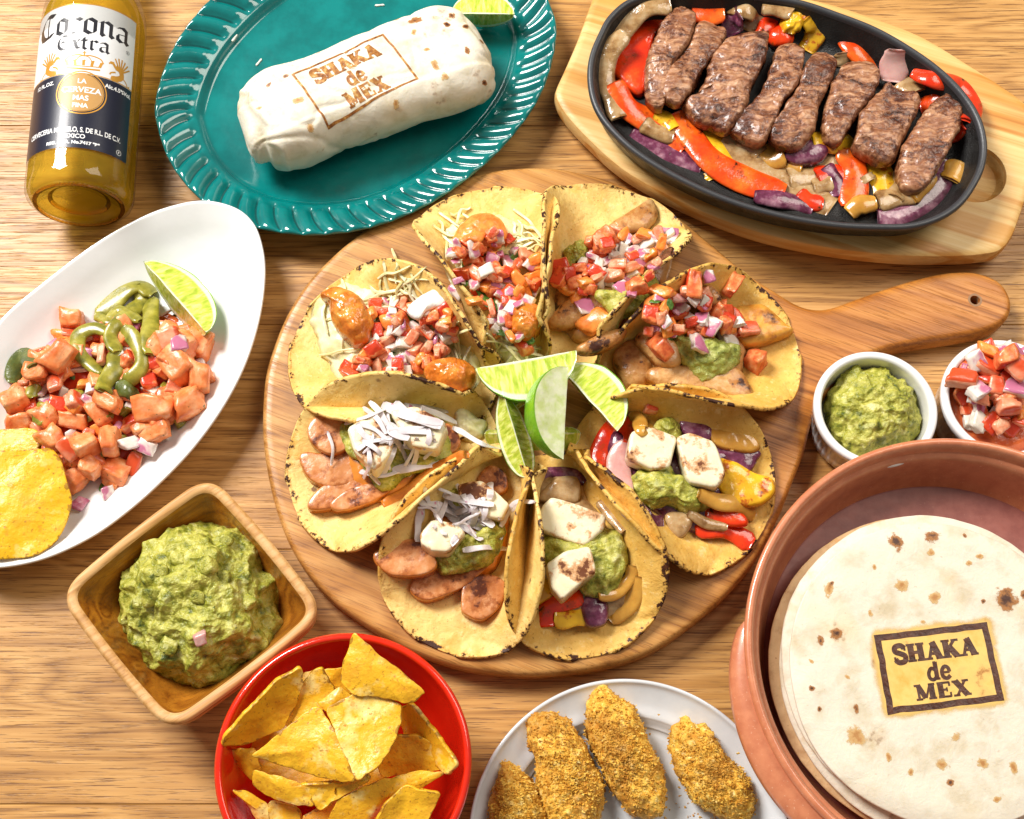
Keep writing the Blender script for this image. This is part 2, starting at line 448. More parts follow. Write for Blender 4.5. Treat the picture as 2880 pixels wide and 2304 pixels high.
M['guac2'] = guac('guacamole_smooth', (0.42, 0.44, 0.11), (0.28, 0.31, 0.05), (0.14, 0.16, 0.02))

def wet(name, stops, s=1.2, rough=0.30, bumpd=0.07, sss=0.15, rad=(1, .4, .2), bs=3.0, coat=0.14, extra=None):
    m = Mat(name); v = m.co(rnd=True)
    n = m.noise(v, s, 4.0, 0.6)
    c = m.ramp(n, stops)
    if extra: c = extra(m, v, c)
    return m.prin(c, rough, m.bump(m.noise(v, bs, 3), bumpd, 0.7), 0.5, sss=sss, rad=rad, sscale=0.3, coat=coat, crough=0.12)
def skin(colr, lo=0.10, hi=0.2):
    def f(m, v, c):
        z = m.sep(m.co(rnd=False), 2)
        return m.mix(m.step(z, lo, hi), c, colr)
    return f
M['tomato'] = wet('tomato_flesh', [(0.3, (0.52, 0.07, 0.02)), (0.48, (0.74, 0.17, 0.05)), (0.62, (0.82, 0.30, 0.11)), (0.75, (0.84, 0.48, 0.26))], 2.4, extra=skin((0.58, 0.045, 0.012), 0.30, 0.34))
M['tomato2'] = wet('tomato_pink', [(0.3, (0.66, 0.17, 0.08)), (0.5, (0.76, 0.29, 0.15)), (0.7, (0.82, 0.46, 0.29))], 1.8, extra=skin((0.66, 0.08, 0.02), 0.20, 0.26))
M['orange'] = wet('tomato_orange', [(0.3, (0.74, 0.15, 0.02)), (0.6, (0.86, 0.32, 0.06))], 1.8)
M['salmon'] = wet('salmon', [(0.30, (0.62, 0.12, 0.025)), (0.48, (0.78, 0.23, 0.065)), (0.68, (0.84, 0.42, 0.20))], 1.6, 0.36, 0.08, coat=0.08, extra=lambda m, v, c: m.mix(m.math('MULTIPLY', m.step(m.noise(v, 5, 3), 0.66, 0.72), 0.8), c, (0.06, 0.10, 0.02)))
M['onion'] = wet('onion', [(0.3, (0.58, 0.46, 0.40)), (0.6, (0.76, 0.69, 0.62))], 1.0, 0.2, 0.03, 0.35, (1, .9, .8), extra=skin((0.50, 0.16, 0.26), 0.195, 0.23))
M['onion_w'] = wet('onion_white', [(0.3, (0.62, 0.55, 0.44)), (0.6, (0.78, 0.74, 0.66))], 1.0, 0.2, 0.03, 0.35, (1, .9, .8))
M['magenta'] = wet('onion_magenta', [(0.3, (0.34, 0.02, 0.09)), (0.6, (0.62, 0.28, 0.36))], 1.5)
M['herb'] = wet('herb', [(0.3, (0.03, 0.10, 0.01)), (0.7, (0.12, 0.24, 0.03))], 3, 0.4, sss=0)
def pep(m, v, c):
    return charred(m, v, c, 0.60, 0.66, (0.05, 0.012, 0.004), (0.45, 0.05, 0.008), 1.1)
def charred(m, v, c, lo=0.52, hi=0.62, dk=(0.05, 0.012, 0.004), mid=(0.38, 0.13, 0.02), s=0.7):
    n = m.noise(v, s, 5, 0.65)
    c = m.mix(m.math('MULTIPLY', m.step(n, lo - 0.06, lo + 0.03), 0.8), c, mid)
    return m.mix(m.step(n, lo + 0.03, hi + 0.03), c, dk)
M['red_pepper'] = wet('red_pepper', [(0.3, (0.60, 0.018, 0.004)), (0.6, (0.80, 0.05, 0.006)), (0.8, (0.85, 0.15, 0.02))], 0.6, 0.2, 0.09, 0.10, bs=1.5, coat=0.4, extra=pep)
M['orange_pepper'] = wet('orange_pepper', [(0.3, (0.62, 0.03, 0.003)), (0.5, (0.80, 0.08, 0.006)), (0.7, (0.86, 0.18, 0.015))], 0.6, 0.2, 0.09, 0.10, bs=1.5, coat=0.4, extra=pep)
M['yellow_pepper'] = wet('yellow_pepper', [(0.3, (0.62, 0.30, 0.012)), (0.55, (0.82, 0.48, 0.02)), (0.75, (0.72, 0.42, 0.03))], 0.6, 0.2, 0.09, 0.10, bs=1.5, coat=0.4, extra=pep)
M['brown_pepper'] = wet('grilled_pepper', [(0.3, (0.40, 0.17, 0.02)), (0.6, (0.62, 0.32, 0.05))], 0.6, 0.2, 0.05, 0.15, bs=1.2, coat=0.5)
M['soft_onion'] = wet('fried_onion', [(0.3, (0.20, 0.09, 0.025)), (0.5, (0.40, 0.24, 0.10)), (0.7, (0.52, 0.37, 0.20))], 1.3, 0.16, 0.08, 0.15, bs=2, coat=0.4)
M['purple_onion'] = wet('purple_onion', [(0.3, (0.05, 0.007, 0.016)), (0.5, (0.15, 0.03, 0.07)), (0.68, (0.36, 0.17, 0.22)), (0.8, (0.5, 0.34, 0.34))], 1.4, 0.16, 0.08, 0.1, bs=2, coat=0.5)
M['pink_onion'] = wet('pink_onion', [(0.3, (0.55, 0.24, 0.22)), (0.6, (0.66, 0.40, 0.36))], 0.8, 0.22, 0.04, 0.3, bs=2)
M['chilli'] = wet('pickled_chilli', [(0.3, (0.12, 0.125, 0.012)), (0.5, (0.27, 0.24, 0.025)), (0.7, (0.42, 0.37, 0.06))], 1.3, 0.3, 0.04, 0.2, (.6, .7, .1), bs=2)
M['dark_chilli'] = wet('dark_chilli', [(0.3, (0.04, 0.06, 0.01)), (0.7, (0.14, 0.16, 0.03))], 1.2, 0.3)
M['cabbage'] = wet('cabbage', [(0.3, (0.62, 0.56, 0.22)), (0.5, (0.76, 0.72, 0.40)), (0.7, (0.84, 0.82, 0.58))], 0.9, 0.35, 0.03, 0.2, (.9, 1, .5), coat=0)
M['radish'] = wet('radish', [(0.3, (0.60, 0.50, 0.52)), (0.6, (0.74, 0.69, 0.70))], 0.8, 0.28, 0.02, 0.3, (1, .9, .9), coat=0.1, extra=lambda m, v, c: m.mix(m.math('MULTIPLY', m.step(m.noise(v, 1.5, 2), 0.66, 0.72), 0.8), c, (0.52, 0.08, 0.22)))
M['mayo'] = wet('cream_sauce', [(0.3, (0.82, 0.80, 0.74)), (0.6, (0.86, 0.85, 0.80))], 1, 0.25)
M['jus'] = wet('tomato_juice', [(0.3, (0.42, 0.06, 0.015)), (0.7, (0.66, 0.16, 0.04))], 1.5, 0.12, 0.05)
M['chicken'] = wet('grilled_chicken', [(0.3, (0.38, 0.16, 0.04)), (0.5, (0.58, 0.32, 0.11)), (0.7, (0.70, 0.46, 0.22))], 1.4, 0.32, 0.09, 0.06, bs=3, coat=0.15, extra=lambda m, v, c: charred(m, v, c, 0.52, 0.60))
M['chicken_gold'] = wet('golden_chicken', [(0.3, (0.55, 0.20, 0.02)), (0.6, (0.74, 0.38, 0.06))], 1.0, 0.3, 0.05, 0.1, extra=lambda m, v, c: charred(m, v, c, 0.60, 0.7))
M['fried'] = wet('saucy_fried_piece', [(0.3, (0.42, 0.09, 0.010)), (0.5, (0.66, 0.20, 0.02)), (0.7, (0.74, 0.34, 0.06))], 1.3, 0.2, 0.1, 0.15, bs=3.5, coat=0.5, extra=lambda m, v, c: charred(m, v, c, 0.62, 0.72))
M['cheese'] = wet('grilled_cheese', [(0.3, (0.76, 0.66, 0.42)), (0.6, (0.82, 0.75, 0.55))], 0.8, 0.35, 0.03, 0.25, (1, .8, .5), coat=0.1, extra=lambda m, v, c: m.mix(m.step(m.sep(m.co(rnd=False), 2), 0.60, 0.95), c, charred(m, v, c, 0.545, 0.60, (0.14, 0.035, 0.006), (0.52, 0.20, 0.03), 0.8)))
def sausage_face(m, v, c):
    return charred(m, v, c, 0.53, 0.60, (0.12, 0.025, 0.006), (0.36, 0.10, 0.02), 0.9)
M['sausage'] = wet('sausage_cut', [(0.3, (0.48, 0.15, 0.035)), (0.5, (0.62, 0.25, 0.085)), (0.7, (0.72, 0.38, 0.19))], 1.3, 0.28, 0.04, 0.05, coat=0.2, extra=sausage_face)
M['sausage_skin'] = wet('sausage_skin', [(0.3, (0.48, 0.12, 0.012)), (0.6, (0.66, 0.23, 0.03))], 0.8, 0.22, 0.03, 0.05, coat=0.4)

m = Mat('seared_steak'); v = m.co(rnd=True)
wv = m.N('ShaderNodeVectorMath', {0: v, 1: m.N('ShaderNodeTexNoise', {'Vector': v, 'Scale': 0.8, 'Detail': 2.0}).outputs['Color']}, operation='ADD').outputs[0]
fib = m.noise(m.N('ShaderNodeMapping', {'Vector': wv, 'Rotation': (0, 0, 0.35), 'Scale': (0.9, 3.6, 2)}).outputs[0], 1.0, 5, 0.6, 0.5)
sear = m.noise(wv, 0.62, 5, 0.62)
grit = m.noise(v, 6.0, 4, 0.7)
c = m.ramp(fib, [(0.30, (0.09, 0.025, 0.008)), (0.44, (0.25, 0.088, 0.034)), (0.56, (0.42, 0.195, 0.093)), (0.70, (0.60, 0.35, 0.20))])
dk = m.ramp(fib, [(0.33, (0.022, 0.006, 0.003)), (0.50, (0.11, 0.030, 0.013)), (0.66, (0.26, 0.10, 0.045))])
c = m.mix(m.step(m.math('ADD', sear, m.math('MULTIPLY', m.math('SUBTRACT', grit, 0.5), 0.45)), 0.45, 0.60), c, dk)
M['steak'] = m.prin(c, m.step(sear, 0.4, 0.6, 0.40, 0.20), m.bump(m.math('ADD', fib, m.math('MULTIPLY', grit, 0.25)), 0.13, 0.85), 0.5, coat=0.35, crough=0.15)

m = Mat('breadcrumb'); v = m.co(rnd=True)
n = m.noise(v, 2.6, 5, 0.7); n2 = m.noise(v, 0.45, 2, 0.5)
c = m.ramp(n, [(0.28, (0.42, 0.14, 0.010)), (0.42, (0.74, 0.36, 0.03)), (0.56, (0.88, 0.56, 0.09)), (0.70, (0.92, 0.76, 0.34))])
c = m.mix(m.math('MULTIPLY', m.step(n2, 0.46, 0.62), 0.6), c, (0.44, 0.16, 0.018))
M['crumb'] = m.prin(c, 0.6, m.bump(m.noise(v, 6, 4, 0.7), 0.12, 1.0), 0.35)

m = Mat('lime_peel'); v = m.co(rnd=True)
M['peel'] = m.prin(m.ramp(m.noise(v, 0.8, 3), [(0.3, (0.07, 0.25, 0.006)), (0.7, (0.20, 0.44, 0.015))]), 0.28, m.bump(m.vor(v, 7.0), 0.03, 0.5), 0.5, coat=0.3)
m = Mat('lime_flesh'); v = m.co(rnd=True); rr = m.attr('rr'); tt = m.attr('tt')
uv = m.N('ShaderNodeCombineXYZ', {0: m.math('MULTIPLY', tt, 13.0), 1: m.math('MULTIPLY', rr, 2.4), 2: m.math('MULTIPLY', m.N('ShaderNodeObjectInfo').outputs['Random'], 30.0)}).outputs[0]
pulp = m.noise(uv, 1.0, 3.0, 0.5, 0.35)
sac = m.vor(uv, 1.3, feat='SMOOTH_F1')
c = m.ramp(pulp, [(0.30, (0.34, 0.46, 0.03)), (0.50, (0.56, 0.64, 0.09)), (0.68, (0.74, 0.79, 0.26))])
c = m.mix(m.step(rr, 0.80, 0.87), c, (0.80, 0.84, 0.56))
c = m.mix(m.step(rr, 0.955, 0.98), c, (0.14, 0.34, 0.012))
c = m.mix(m.step(rr, 0.08, 0.02), c, (0.80, 0.84, 0.58))
M['flesh'] = m.prin(c, 0.16, m.bump(m.math('ADD', pulp, m.math('MULTIPLY', sac, 0.5)), 0.07, 0.8), 0.5, sss=0.25, rad=(.8, 1, .2), sscale=0.3, coat=0.4)
m = Mat('lime_membrane'); v = m.co(rnd=True); rr = m.attr('rr')
c = m.ramp(m.noise(v, 1.6, 4), [(0.35, (0.62, 0.72, 0.28)), (0.6, (0.80, 0.84, 0.58))])
c = m.mix(m.step(rr, 0.94, 0.975), c, (0.18, 0.40, 0.015))
M['membrane'] = m.prin(c, 0.3, m.bump(m.noise(v, 3, 3), 0.04, 0.6), 0.5, sss=0.25, rad=(.8, 1, .4), sscale=0.3, coat=0.2)

def flat(name, c, rough=0.4, spec=0.5, coat=0.0, nz=None, metal=0.0):
    m = Mat(name); v = m.co(rnd=False)
    cc = m.mix(m.math('MULTIPLY', m.noise(v, 3, 3), 0.25), c, tuple(x * 0.75 for x in c))
    return m.prin(cc, rough, m.bump(m.noise(v, 8, 3), 0.006, 0.5), spec, coat=coat, Metallic=metal)
M['lab_white'] = flat('label_white', (0.74, 0.74, 0.74), 0.4, coat=0.12)
M['lab_navy'] = flat('label_navy', (0.006, 0.008, 0.024), 0.36, coat=0.12)
M['ink'] = flat('ink_black', (0.015, 0.015, 0.02), 0.3, coat=0.3)
M['gold'] = flat('gold_print', (0.62, 0.30, 0.04), 0.35, metal=0.3)
M['printw'] = flat('print_white', (0.82, 0.82, 0.82), 0.35)
m = Mat('burnt_brand'); v = m.co(rnd=False); n = m.noise(v, 2.2, 5, 0.65)
M['brand'] = m.prin(m.ramp(n, [(0.35, (0.035, 0.008, 0.004)), (0.7, (0.10, 0.028, 0.010))]), 0.35, m.bump(n, 0.10, 0.8), 0.5)
m = Mat('light_burnt_brand'); v = m.co(rnd=False); n = m.noise(v, 2.6, 5, 0.65)
m.prin(m.ramp(n, [(0.30, (0.12, 0.032, 0.008)), (0.5, (0.34, 0.13, 0.025)), (0.62, (0.55, 0.32, 0.09)), (0.72, (0.68, 0.56, 0.34))]), 0.5, m.bump(n, 0.06, 0.8), 0.3)
M['brand_light'] = m.m
m = Mat('toasted_patch'); v = m.co(rnd=False); n = m.noise(v, 0.9, 5, 0.65)
M['toast'] = m.prin(m.mix(m.step(n, 0.56, 0.66), m.ramp(n, [(0.3, (0.70, 0.40, 0.055)), (0.55, (0.76, 0.50, 0.12))]), (0.38, 0.13, 0.02)), 0.5, m.bump(n, 0.05, 0.6), 0.3)
# bottle: tinted clear glass and lager; both let tinted light through
def clearish(name, tint, ior, refr, rough=0.0):
    m = Mat(name); v = m.co(rnd=False)
    bp = m.bump(m.noise(v, 0.6, 2), 0.02, 0.3)
    tr = m.N('ShaderNodeBsdfTransparent', {'Color': tint}).outputs[0]
    rf = m.N('ShaderNodeBsdfRefraction', {'Color': tint, 'IOR': ior, 'Roughness': rough, 'Normal': bp}).outputs[0]
    a = m.N('ShaderNodeMixShader', {0: refr, 1: tr, 2: rf}).outputs[0]
    fr = m.math('MULTIPLY', m.N('ShaderNodeFresnel', {'IOR': 1.45}).outputs[0], m.math('SUBTRACT', 1.0, m.N('ShaderNodeNewGeometry').outputs['Backfacing']))
    gl = m.N('ShaderNodeBsdfGlossy', {'Color': (1, 1, 1), 'Roughness': 0.03, 'Normal': bp}).outputs[0]
    b = m.N('ShaderNodeMixShader', {0: m.math('ADD', m.math('MULTIPLY', fr, 0.9), 0.03), 1: a, 2: gl}).outputs[0]
    m.nt.links.new(b, m.out.inputs[0])
    return m.m
M['glass'] = clearish('bottle_glass', (0.985, 0.985, 0.97), 1.10, 0.2)
M['amber'] = clearish('amber_glass', (0.98, 0.80, 0.35), 1.2, 0.7)
M['beer'] = clearish('lager', (1.0, 0.87, 0.27), 1.2, 0.3)

m = Mat('scorch_halo'); v = m.co(rnd=False); n = m.noise(v, 0.7, 5, 0.65)
fac = m.math('ADD', m.attr('fade'), m.math('MULTIPLY', m.math('SUBTRACT', n, 0.5), 1.1))
col_ = m.ramp(n, [(0.3, (0.68, 0.36, 0.05)), (0.5, (0.76, 0.50, 0.13)), (0.62, (0.70, 0.44, 0.12)), (0.70, (0.36, 0.13, 0.02))])
b_ = m.N('ShaderNodeBsdfPrincipled', {'Base Color': col_, 'Roughness': 0.5, 'Normal': m.bump(n, 0.05, 0.6)}).outputs[0]
t_ = m.N('ShaderNodeBsdfTransparent').outputs[0]
x_ = m.N('ShaderNodeMixShader', {0: m.step(fac, 0.12, 0.75), 1: t_, 2: b_}).outputs[0]
m.nt.links.new(x_, m.out.inputs[0]); M['halo'] = m.m
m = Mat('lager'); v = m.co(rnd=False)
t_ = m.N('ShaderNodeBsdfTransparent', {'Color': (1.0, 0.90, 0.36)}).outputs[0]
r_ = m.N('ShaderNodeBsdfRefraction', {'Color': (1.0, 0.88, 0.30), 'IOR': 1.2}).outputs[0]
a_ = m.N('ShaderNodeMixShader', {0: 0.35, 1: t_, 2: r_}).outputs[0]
d_ = m.N('ShaderNodeMixShader', {0: 0.5, 1: m.N('ShaderNodeBsdfTranslucent', {'Color': (1.0, 0.74, 0.07)}).outputs[0], 2: m.N('ShaderNodeBsdfDiffuse', {'Color': (1.0, 0.68, 0.05)}).outputs[0]}).outputs[0]  # yellow scattering share: glow of light focused through the beer, put into its colour
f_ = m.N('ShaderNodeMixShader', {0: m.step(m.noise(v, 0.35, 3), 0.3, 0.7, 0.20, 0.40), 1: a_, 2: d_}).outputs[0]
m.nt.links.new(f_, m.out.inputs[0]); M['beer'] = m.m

def scorch_mat(name, c1, c2, k):
    m = Mat(name); v = m.co(rnd=True); n = m.noise(v, 2.4, 5, 0.7)
    fac = m.math('ADD', m.attr('fade'), m.math('MULTIPLY', m.math('SUBTRACT', n, 0.5), 1.6))
    b_ = m.N('ShaderNodeBsdfPrincipled', {'Base Color': m.mix(m.step(fac, 0.45, 0.95), c1, c2), 'Roughness': 0.5, 'Normal': m.bump(n, 0.05, 0.6)}).outputs[0]
    x_ = m.N('ShaderNodeMixShader', {0: m.math('MULTIPLY', m.step(fac, 0.30, 0.62), k), 1: m.N('ShaderNodeBsdfTransparent').outputs[0], 2: b_}).outputs[0]
    m.nt.links.new(x_, m.out.inputs[0]); return m.m
M['scorch'] = scorch_mat('scorch_dark', (0.42, 0.17, 0.04), (0.055, 0.015, 0.006), 1.0)
M['scorch_tan'] = scorch_mat('scorch_tan', (0.66, 0.42, 0.16), (0.46, 0.20, 0.05), 0.85)
# ================================================================ the table
rng = np.random.default_rng(5)
y_seam = P('S', 20, 2262)[1]
table = empty('table', (0, 0, 0)); table['kind'] = 'structure'
Wp = 13.4
for k in range(-5, 10):
    y0 = y_seam + k * Wp
    g = 0.012; b = 0.035
    x0, x1 = -95.0, 95.0
    V = [(x0, y0 + g, -b), (x1, y0 + g, -b), (x1, y0 + Wp - g, -b), (x0, y0 + Wp - g, -b),
         (x0, y0 + g + b, 0), (x1, y0 + g + b, 0), (x1, y0 + Wp - g - b, 0), (x0, y0 + Wp - g - b, 0),
         (x0, y0 + g, -2.5), (x1, y0 + g, -2.5), (x1, y0 + Wp - g, -2.5), (x0, y0 + Wp - g, -2.5)]
    F = [(4, 5, 6, 7), (0, 1, 5, 4), (2, 3, 7, 6), (8, 9, 1, 0), (10, 11, 3, 2), (9, 10, 2, 1), (11, 8, 0, 3), (11, 10, 9, 8), (1, 2, 6, 5), (3, 0, 4, 7)]
    mk('plank', V, F, M['oak'], table, (0, y0 + Wp / 2, -2.5), smooth=False)

# ================================================================ round paddle board
bz = 1.7
out = [(1627, 607), (1676, 637), (1712, 648), (1748, 646), (1800, 628), (1880, 600), (1950, 580), (2010, 570), (2060, 572), (2105, 590), (2128, 622), (2130, 655), (2112, 680), (2075, 697),
       (2010, 710), (1930, 722), (1860, 738), (1812, 760), (1770, 798), (1737, 840), (1712, 885), (1695, 950), (1672, 1010), (1640, 1090), (1592, 1180), (1530, 1254), (1452, 1320), (1366, 1375),
       (1255, 1408), (1130, 1422), (1040, 1417), (950, 1400), (850, 1362), (740, 1296), (668, 1235), (614, 1157), (581, 1075), (560, 986), (551, 900), (556, 798), (574, 730), (600, 666), (632, 612),
       (673, 562), (743, 499), (820, 445), (900, 402), (980, 370), (1066, 353), (1155, 350), (1224, 361), (1294, 381), (1363, 413), (1433, 458), (1502, 514), (1571, 571)]
o = ccw(smooth_closed(PP('d', out, bz)[:, :2], 420))
V, F = loft(o, [(1, -0.5, 0.02), (1, -0.12, 0.15), (1, 0, 0.45), (1, 0, 1.25), (1, -0.05, 1.5), (1, -0.16, 1.64), (1, -0.3, 1.7), (1, -0.6, bz)], True)
board = mk('paddle_board', V, F, M['acacia'], org=(P('d', 1122, 888, 0)[0], P('d', 1122, 888, 0)[1], 0), keep=True, sharp=40)
tag(board, 'large round acacia paddle board with a handle, under the ring of eight tacos', 'serving board')
hp = P('N', 1548, 272, bz)
bmd = board.modifiers.new('hole', 'BOOLEAN')
ho = circle(hp[0], hp[1], 0.28, 24); Vh, Fh = loft(ho, [(1, 0, -1), (1, 0, 3)], True)
cut = mk('cutter', Vh, Fh, M['acacia']); bmd.object = cut; bmd.solver = 'EXACT'
dg = bpy.context.evaluated_depsgraph_get()
nm = bpy.data.meshes.new_from_object(board.evaluated_get(dg)); board.modifiers.clear(); board.data = nm
bpy.data.objects.remove(cut, do_unlink=True)
nm.set_sharp_from_angle(angle=R(40))
a = circle(hp[0], hp[1], 1, 24); ring_o = circle(hp[0], hp[1], 0.40, 24)
V, F = loft(ring_o, [(1, 0, bz - 0.02), (1, 0, bz + 0.006), (0.72, 0, bz + 0.004), (0.68, 0, bz - 0.5)], False, False)
V = V + np.c_[fbm(V, 8, 3)[:, None] * np.array([[0.04, 0.04, 0.0]])]
mk('hole_edge', V, F, flat('raw_wood', (0.30, 0.17, 0.09), 0.8), board, smooth=False)

# ================================================================ oval sizzle board and cast iron pan
sz = 2.1
out = [(20, 440), (24, 395), (60, 315), (120, 175), (180, 10), (215, -75), (275, -118), (450, -112), (700, -75), (1000, -40), (1250, 5), (1500, 85), (1700, 165), (1900, 285), (2060, 388),
       (2170, 470), (2232, 560), (2240, 640), (2200, 800), (2140, 990), (2100, 1085), (2050, 1140), (1980, 1158), (1850, 1168), (1600, 1166), (1300, 1135), (1000, 1075), (760, 995), (520, 885),
       (330, 775), (180, 645), (65, 520)]
pts = PP('C', out, sz)[:, :2]
o = ccw(smooth_closed(pts, 360))
V, F = loft(o, [(1, -0.9, 0.02), (1, -0.55, 0.3), (1, -0.3, 0.75), (1, -0.02, 0.95), (1, 0, 1.2), (1, 0, 1.75), (1, -0.08, 1.98), (1, -0.25, 2.08), (1, -0.5, sz)], True)
sboard = mk('sizzle_board', V, F, M['pine'], keep=True, sharp=40)
tag(sboard, 'pale pine oval trivet board with a thumb hollow, beneath the cast iron pan', 'serving board')
hc = P('C', 1925, 790, sz)
ho = circle(hc[0], hc[1], 1.95, 48); Vh, Fh = loft(ho, [(1, -0.9, 1.15), (1, -0.35, 1.3), (1, 0, 1.75), (1, 0, 3)], True)
cut = mk('cutter', Vh, Fh[::1], M['pine'])
bmd = sboard.modifiers.new('hole', 'BOOLEAN'); bmd.object = cut; bmd.solver = 'EXACT'
dg = bpy.context.evaluated_depsgraph_get()
nm = bpy.data.meshes.new_from_object(sboard.evaluated_get(dg)); sboard.modifiers.clear(); sboard.data = nm
bpy.data.objects.remove(cut, do_unlink=True); nm.set_sharp_from_angle(angle=R(30))

pz = 4.6
out = [(165, 330), (175, 430), (210, 520), (280, 610), (380, 700), (520, 790), (700, 880), (880, 948), (1080, 1000), (1300, 1035), (1500, 1045), (1650, 1040), (1780, 1000), (1880, 930), (1950, 830),
       (1985, 740), (1990, 640), (1960, 530), (1890, 420), (1780, 310), (1640, 210), (1480, 120), (1300, 50), (1150, 0), (1000, -28), (856, -42), (656, -45), (480, -38), (350, -5), (260, 70), (215, 150), (178, 240)]
pan_o = ccw(smooth_closed(PP('C', out, pz)[:, :2], 300))
pcen = pan_o.mean(0)
pan = empty('cast_iron_pan', (*pcen, sz), 'black cast iron oval pan holding sliced steak and peppers', 'pan')
rim = arc([(1, -0.42, pz - 0.25), (1, -0.34, pz - 0.02), (1, -0.17, pz + 0.06), (1, -0.03, pz - 0.03), (1, 0, pz - 0.2)], 10)
body_in = [(1, -1.9, 2.55), (1, -1.35, 2.62), (1, -0.95, 2.95), (1, -0.42, pz - 0.25)]
V, F = loft(pan_o, [(0.3, 0, 2.5)] + [(1, -2.2, 2.5)] + body_in, True, False)
F = [f[::-1] for f in F]; F = [f[::-1] for f in F]
panb = mk('pan_body', V, F, M['iron'], pan, keep=True)
mk('pan_rim', *loft(pan_o, rim, False, False), M['iron_rim'], pan)
mk('pan_underside', *loft(pan_o, [(1, 0, pz - 0.2), (1, -0.6, 2.6), (1, -1.4, sz + 0.03)], False, True), M['iron'], pan)

# ================================================================ teal plate
tz = 2.3
half = [(62, 520), (80, 660), (130, 800), (210, 920), (310, 1020), (430, 1095), (580, 1150), (750, 1180), (900, 1185), (1100, 1160), (1300, 1100), (1500, 1000), (1700, 855), (1850, 710), (1985, 530), (2062, 350)]
hp_ = PP('B', half, tz)[:, :2]
cc = (P('B', 62, 520, tz)[:2] + P('B', 2095, 150, tz)[:2]) / 2
o = ccw(smooth_closed(np.vstack([hp_, 2 * cc - hp_]), 1120))
n = onormal(o); arcp = np.arange(1120) / 1120.0
prof = arc([(0, -3.05, 1.02), (0, -2.75, 1.10), (0, -2.45, 1.42), (0, -2.25, 1.58), (0, -1.9, 1.66), (0, -1.0, 1.98), (0, -0.35, 2.2), (0, -0.12, tz), (0, 0, 2.22), (0, -0.05, 2.05)], 46)
V = []; ridge = []
for _, off, z in prof:
    t = (-off) / 2.2
    env = np.clip(min(1, (1 - t) * 5), 0, 1) * np.clip(min(1, t * 6 + 0.15), 0, 1) if off > -2.2 and off <= 0 else 0
    ph = arcp * 56 + t * 1.5 - 0.55 * t * t
    f = ph - np.floor(ph)
    prof_s = np.where(f < 0.72, np.sin(np.clip(f / 0.72, 0, 1) * np.pi) ** 0.7, 0) * 1.0
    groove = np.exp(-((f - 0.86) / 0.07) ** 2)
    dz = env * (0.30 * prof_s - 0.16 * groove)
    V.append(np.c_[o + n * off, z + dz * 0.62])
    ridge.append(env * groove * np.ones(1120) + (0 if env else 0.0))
F = gridF(len(prof), 1120, False, True)
Vt = np.vstack(V); ridge = np.concatenate(ridge)
c0 = len(Vt)
floorr = [(1, -4.0, 0.96), (0.5, -1.5, 0.93), (0.15, 0, 0.92)]
base0 = Vt[:1120]
extra = []; rings = [base0]
for s, z in ((0.93, 0.98), (0.8, 0.95), (0.5, 0.93), (0.2, 0.92), (0.04, 0.92)):
    q = base0.copy(); q[:, :2] = cc + (q[:, :2] - cc) * s; q[:, 2] = z; rings.append(q)
Vf = np.vstack(rings[1:])
idx = np.vstack([np.arange(1120), c0 + np.arange(len(Vf)).reshape(-1, 1120)])
Ff = []
for k in range(len(idx) - 1):
    a, b = idx[k], idx[k + 1]
    Ff.append(np.stack([a, b, np.roll(b, -1), np.roll(a, -1)], 1))
Ff = np.vstack(Ff)
Vall = np.vstack([Vt, Vf]); Fall = np.vstack([F[:, ::-1], Ff]).tolist() + [list(idx[-1])]
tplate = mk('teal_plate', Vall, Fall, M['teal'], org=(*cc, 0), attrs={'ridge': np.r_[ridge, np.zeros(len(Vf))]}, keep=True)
tag(tplate, 'teal glazed oval platter with a twisted rope rim, holding the burrito', 'plate')
o2 = o[::4]
V, F = loft(o2, [(1, -0.05, 2.06), (1, -1.5, 1.5), (1, -2.6, 0.75), (1, -3.0, 0.25), (1, -3.1, 0.02), (1, -3.4, 0.02), (1, -3.5, 0.6)], False, True)
mk('plate_underside', V, F, M['teal'], tplate)

# ================================================================ long white oval plate
wz = 2.7
pts = [(900, 33), (1050, 62), (1140, 135), (1183, 250), (1193, 380), (1170, 560), (1110, 760), (1015, 950), (880, 1140), (720, 1310), (560, 1450), (400, 1560), (200, 1650), (0, 1690),
       (-150, 1680), (-260, 1620), (-325, 1500), (-335, 1360), (-310, 1190), (-250, 990), (-150, 800), (0, 568), (200, 395), (400, 243), (560, 145), (720, 72)]
wo = ccw(smooth_closed(PP('D', pts, wz)[:, :2], 320)); wc = wo.mean(0)
prof = arc([(1, -5.2, 0.62), (1, -3.4, 0.74), (1, -2.0, 1.35), (1, -0.9, 2.15), (1, -0.25, 2.6), (1, -0.1, wz), (1, 0.0, 2.62), (1, -0.15, 2.45)], 34)
ring0 = [(0.1, 0, 0.56), (0.4, 0, 0.57)]
V, F = loft(wo, ring0 + prof + [(1, -1.6, 1.3), (1, -3.2, 0.45), (1, -3.6, 0.02), (1, -4.0, 0.02)], True, True)
wplate = mk('white_oval_plate', V, F, M['white'], keep=True)
tag(wplate, 'long white oval dish holding diced tomato salad with green chilli strips', 'plate')

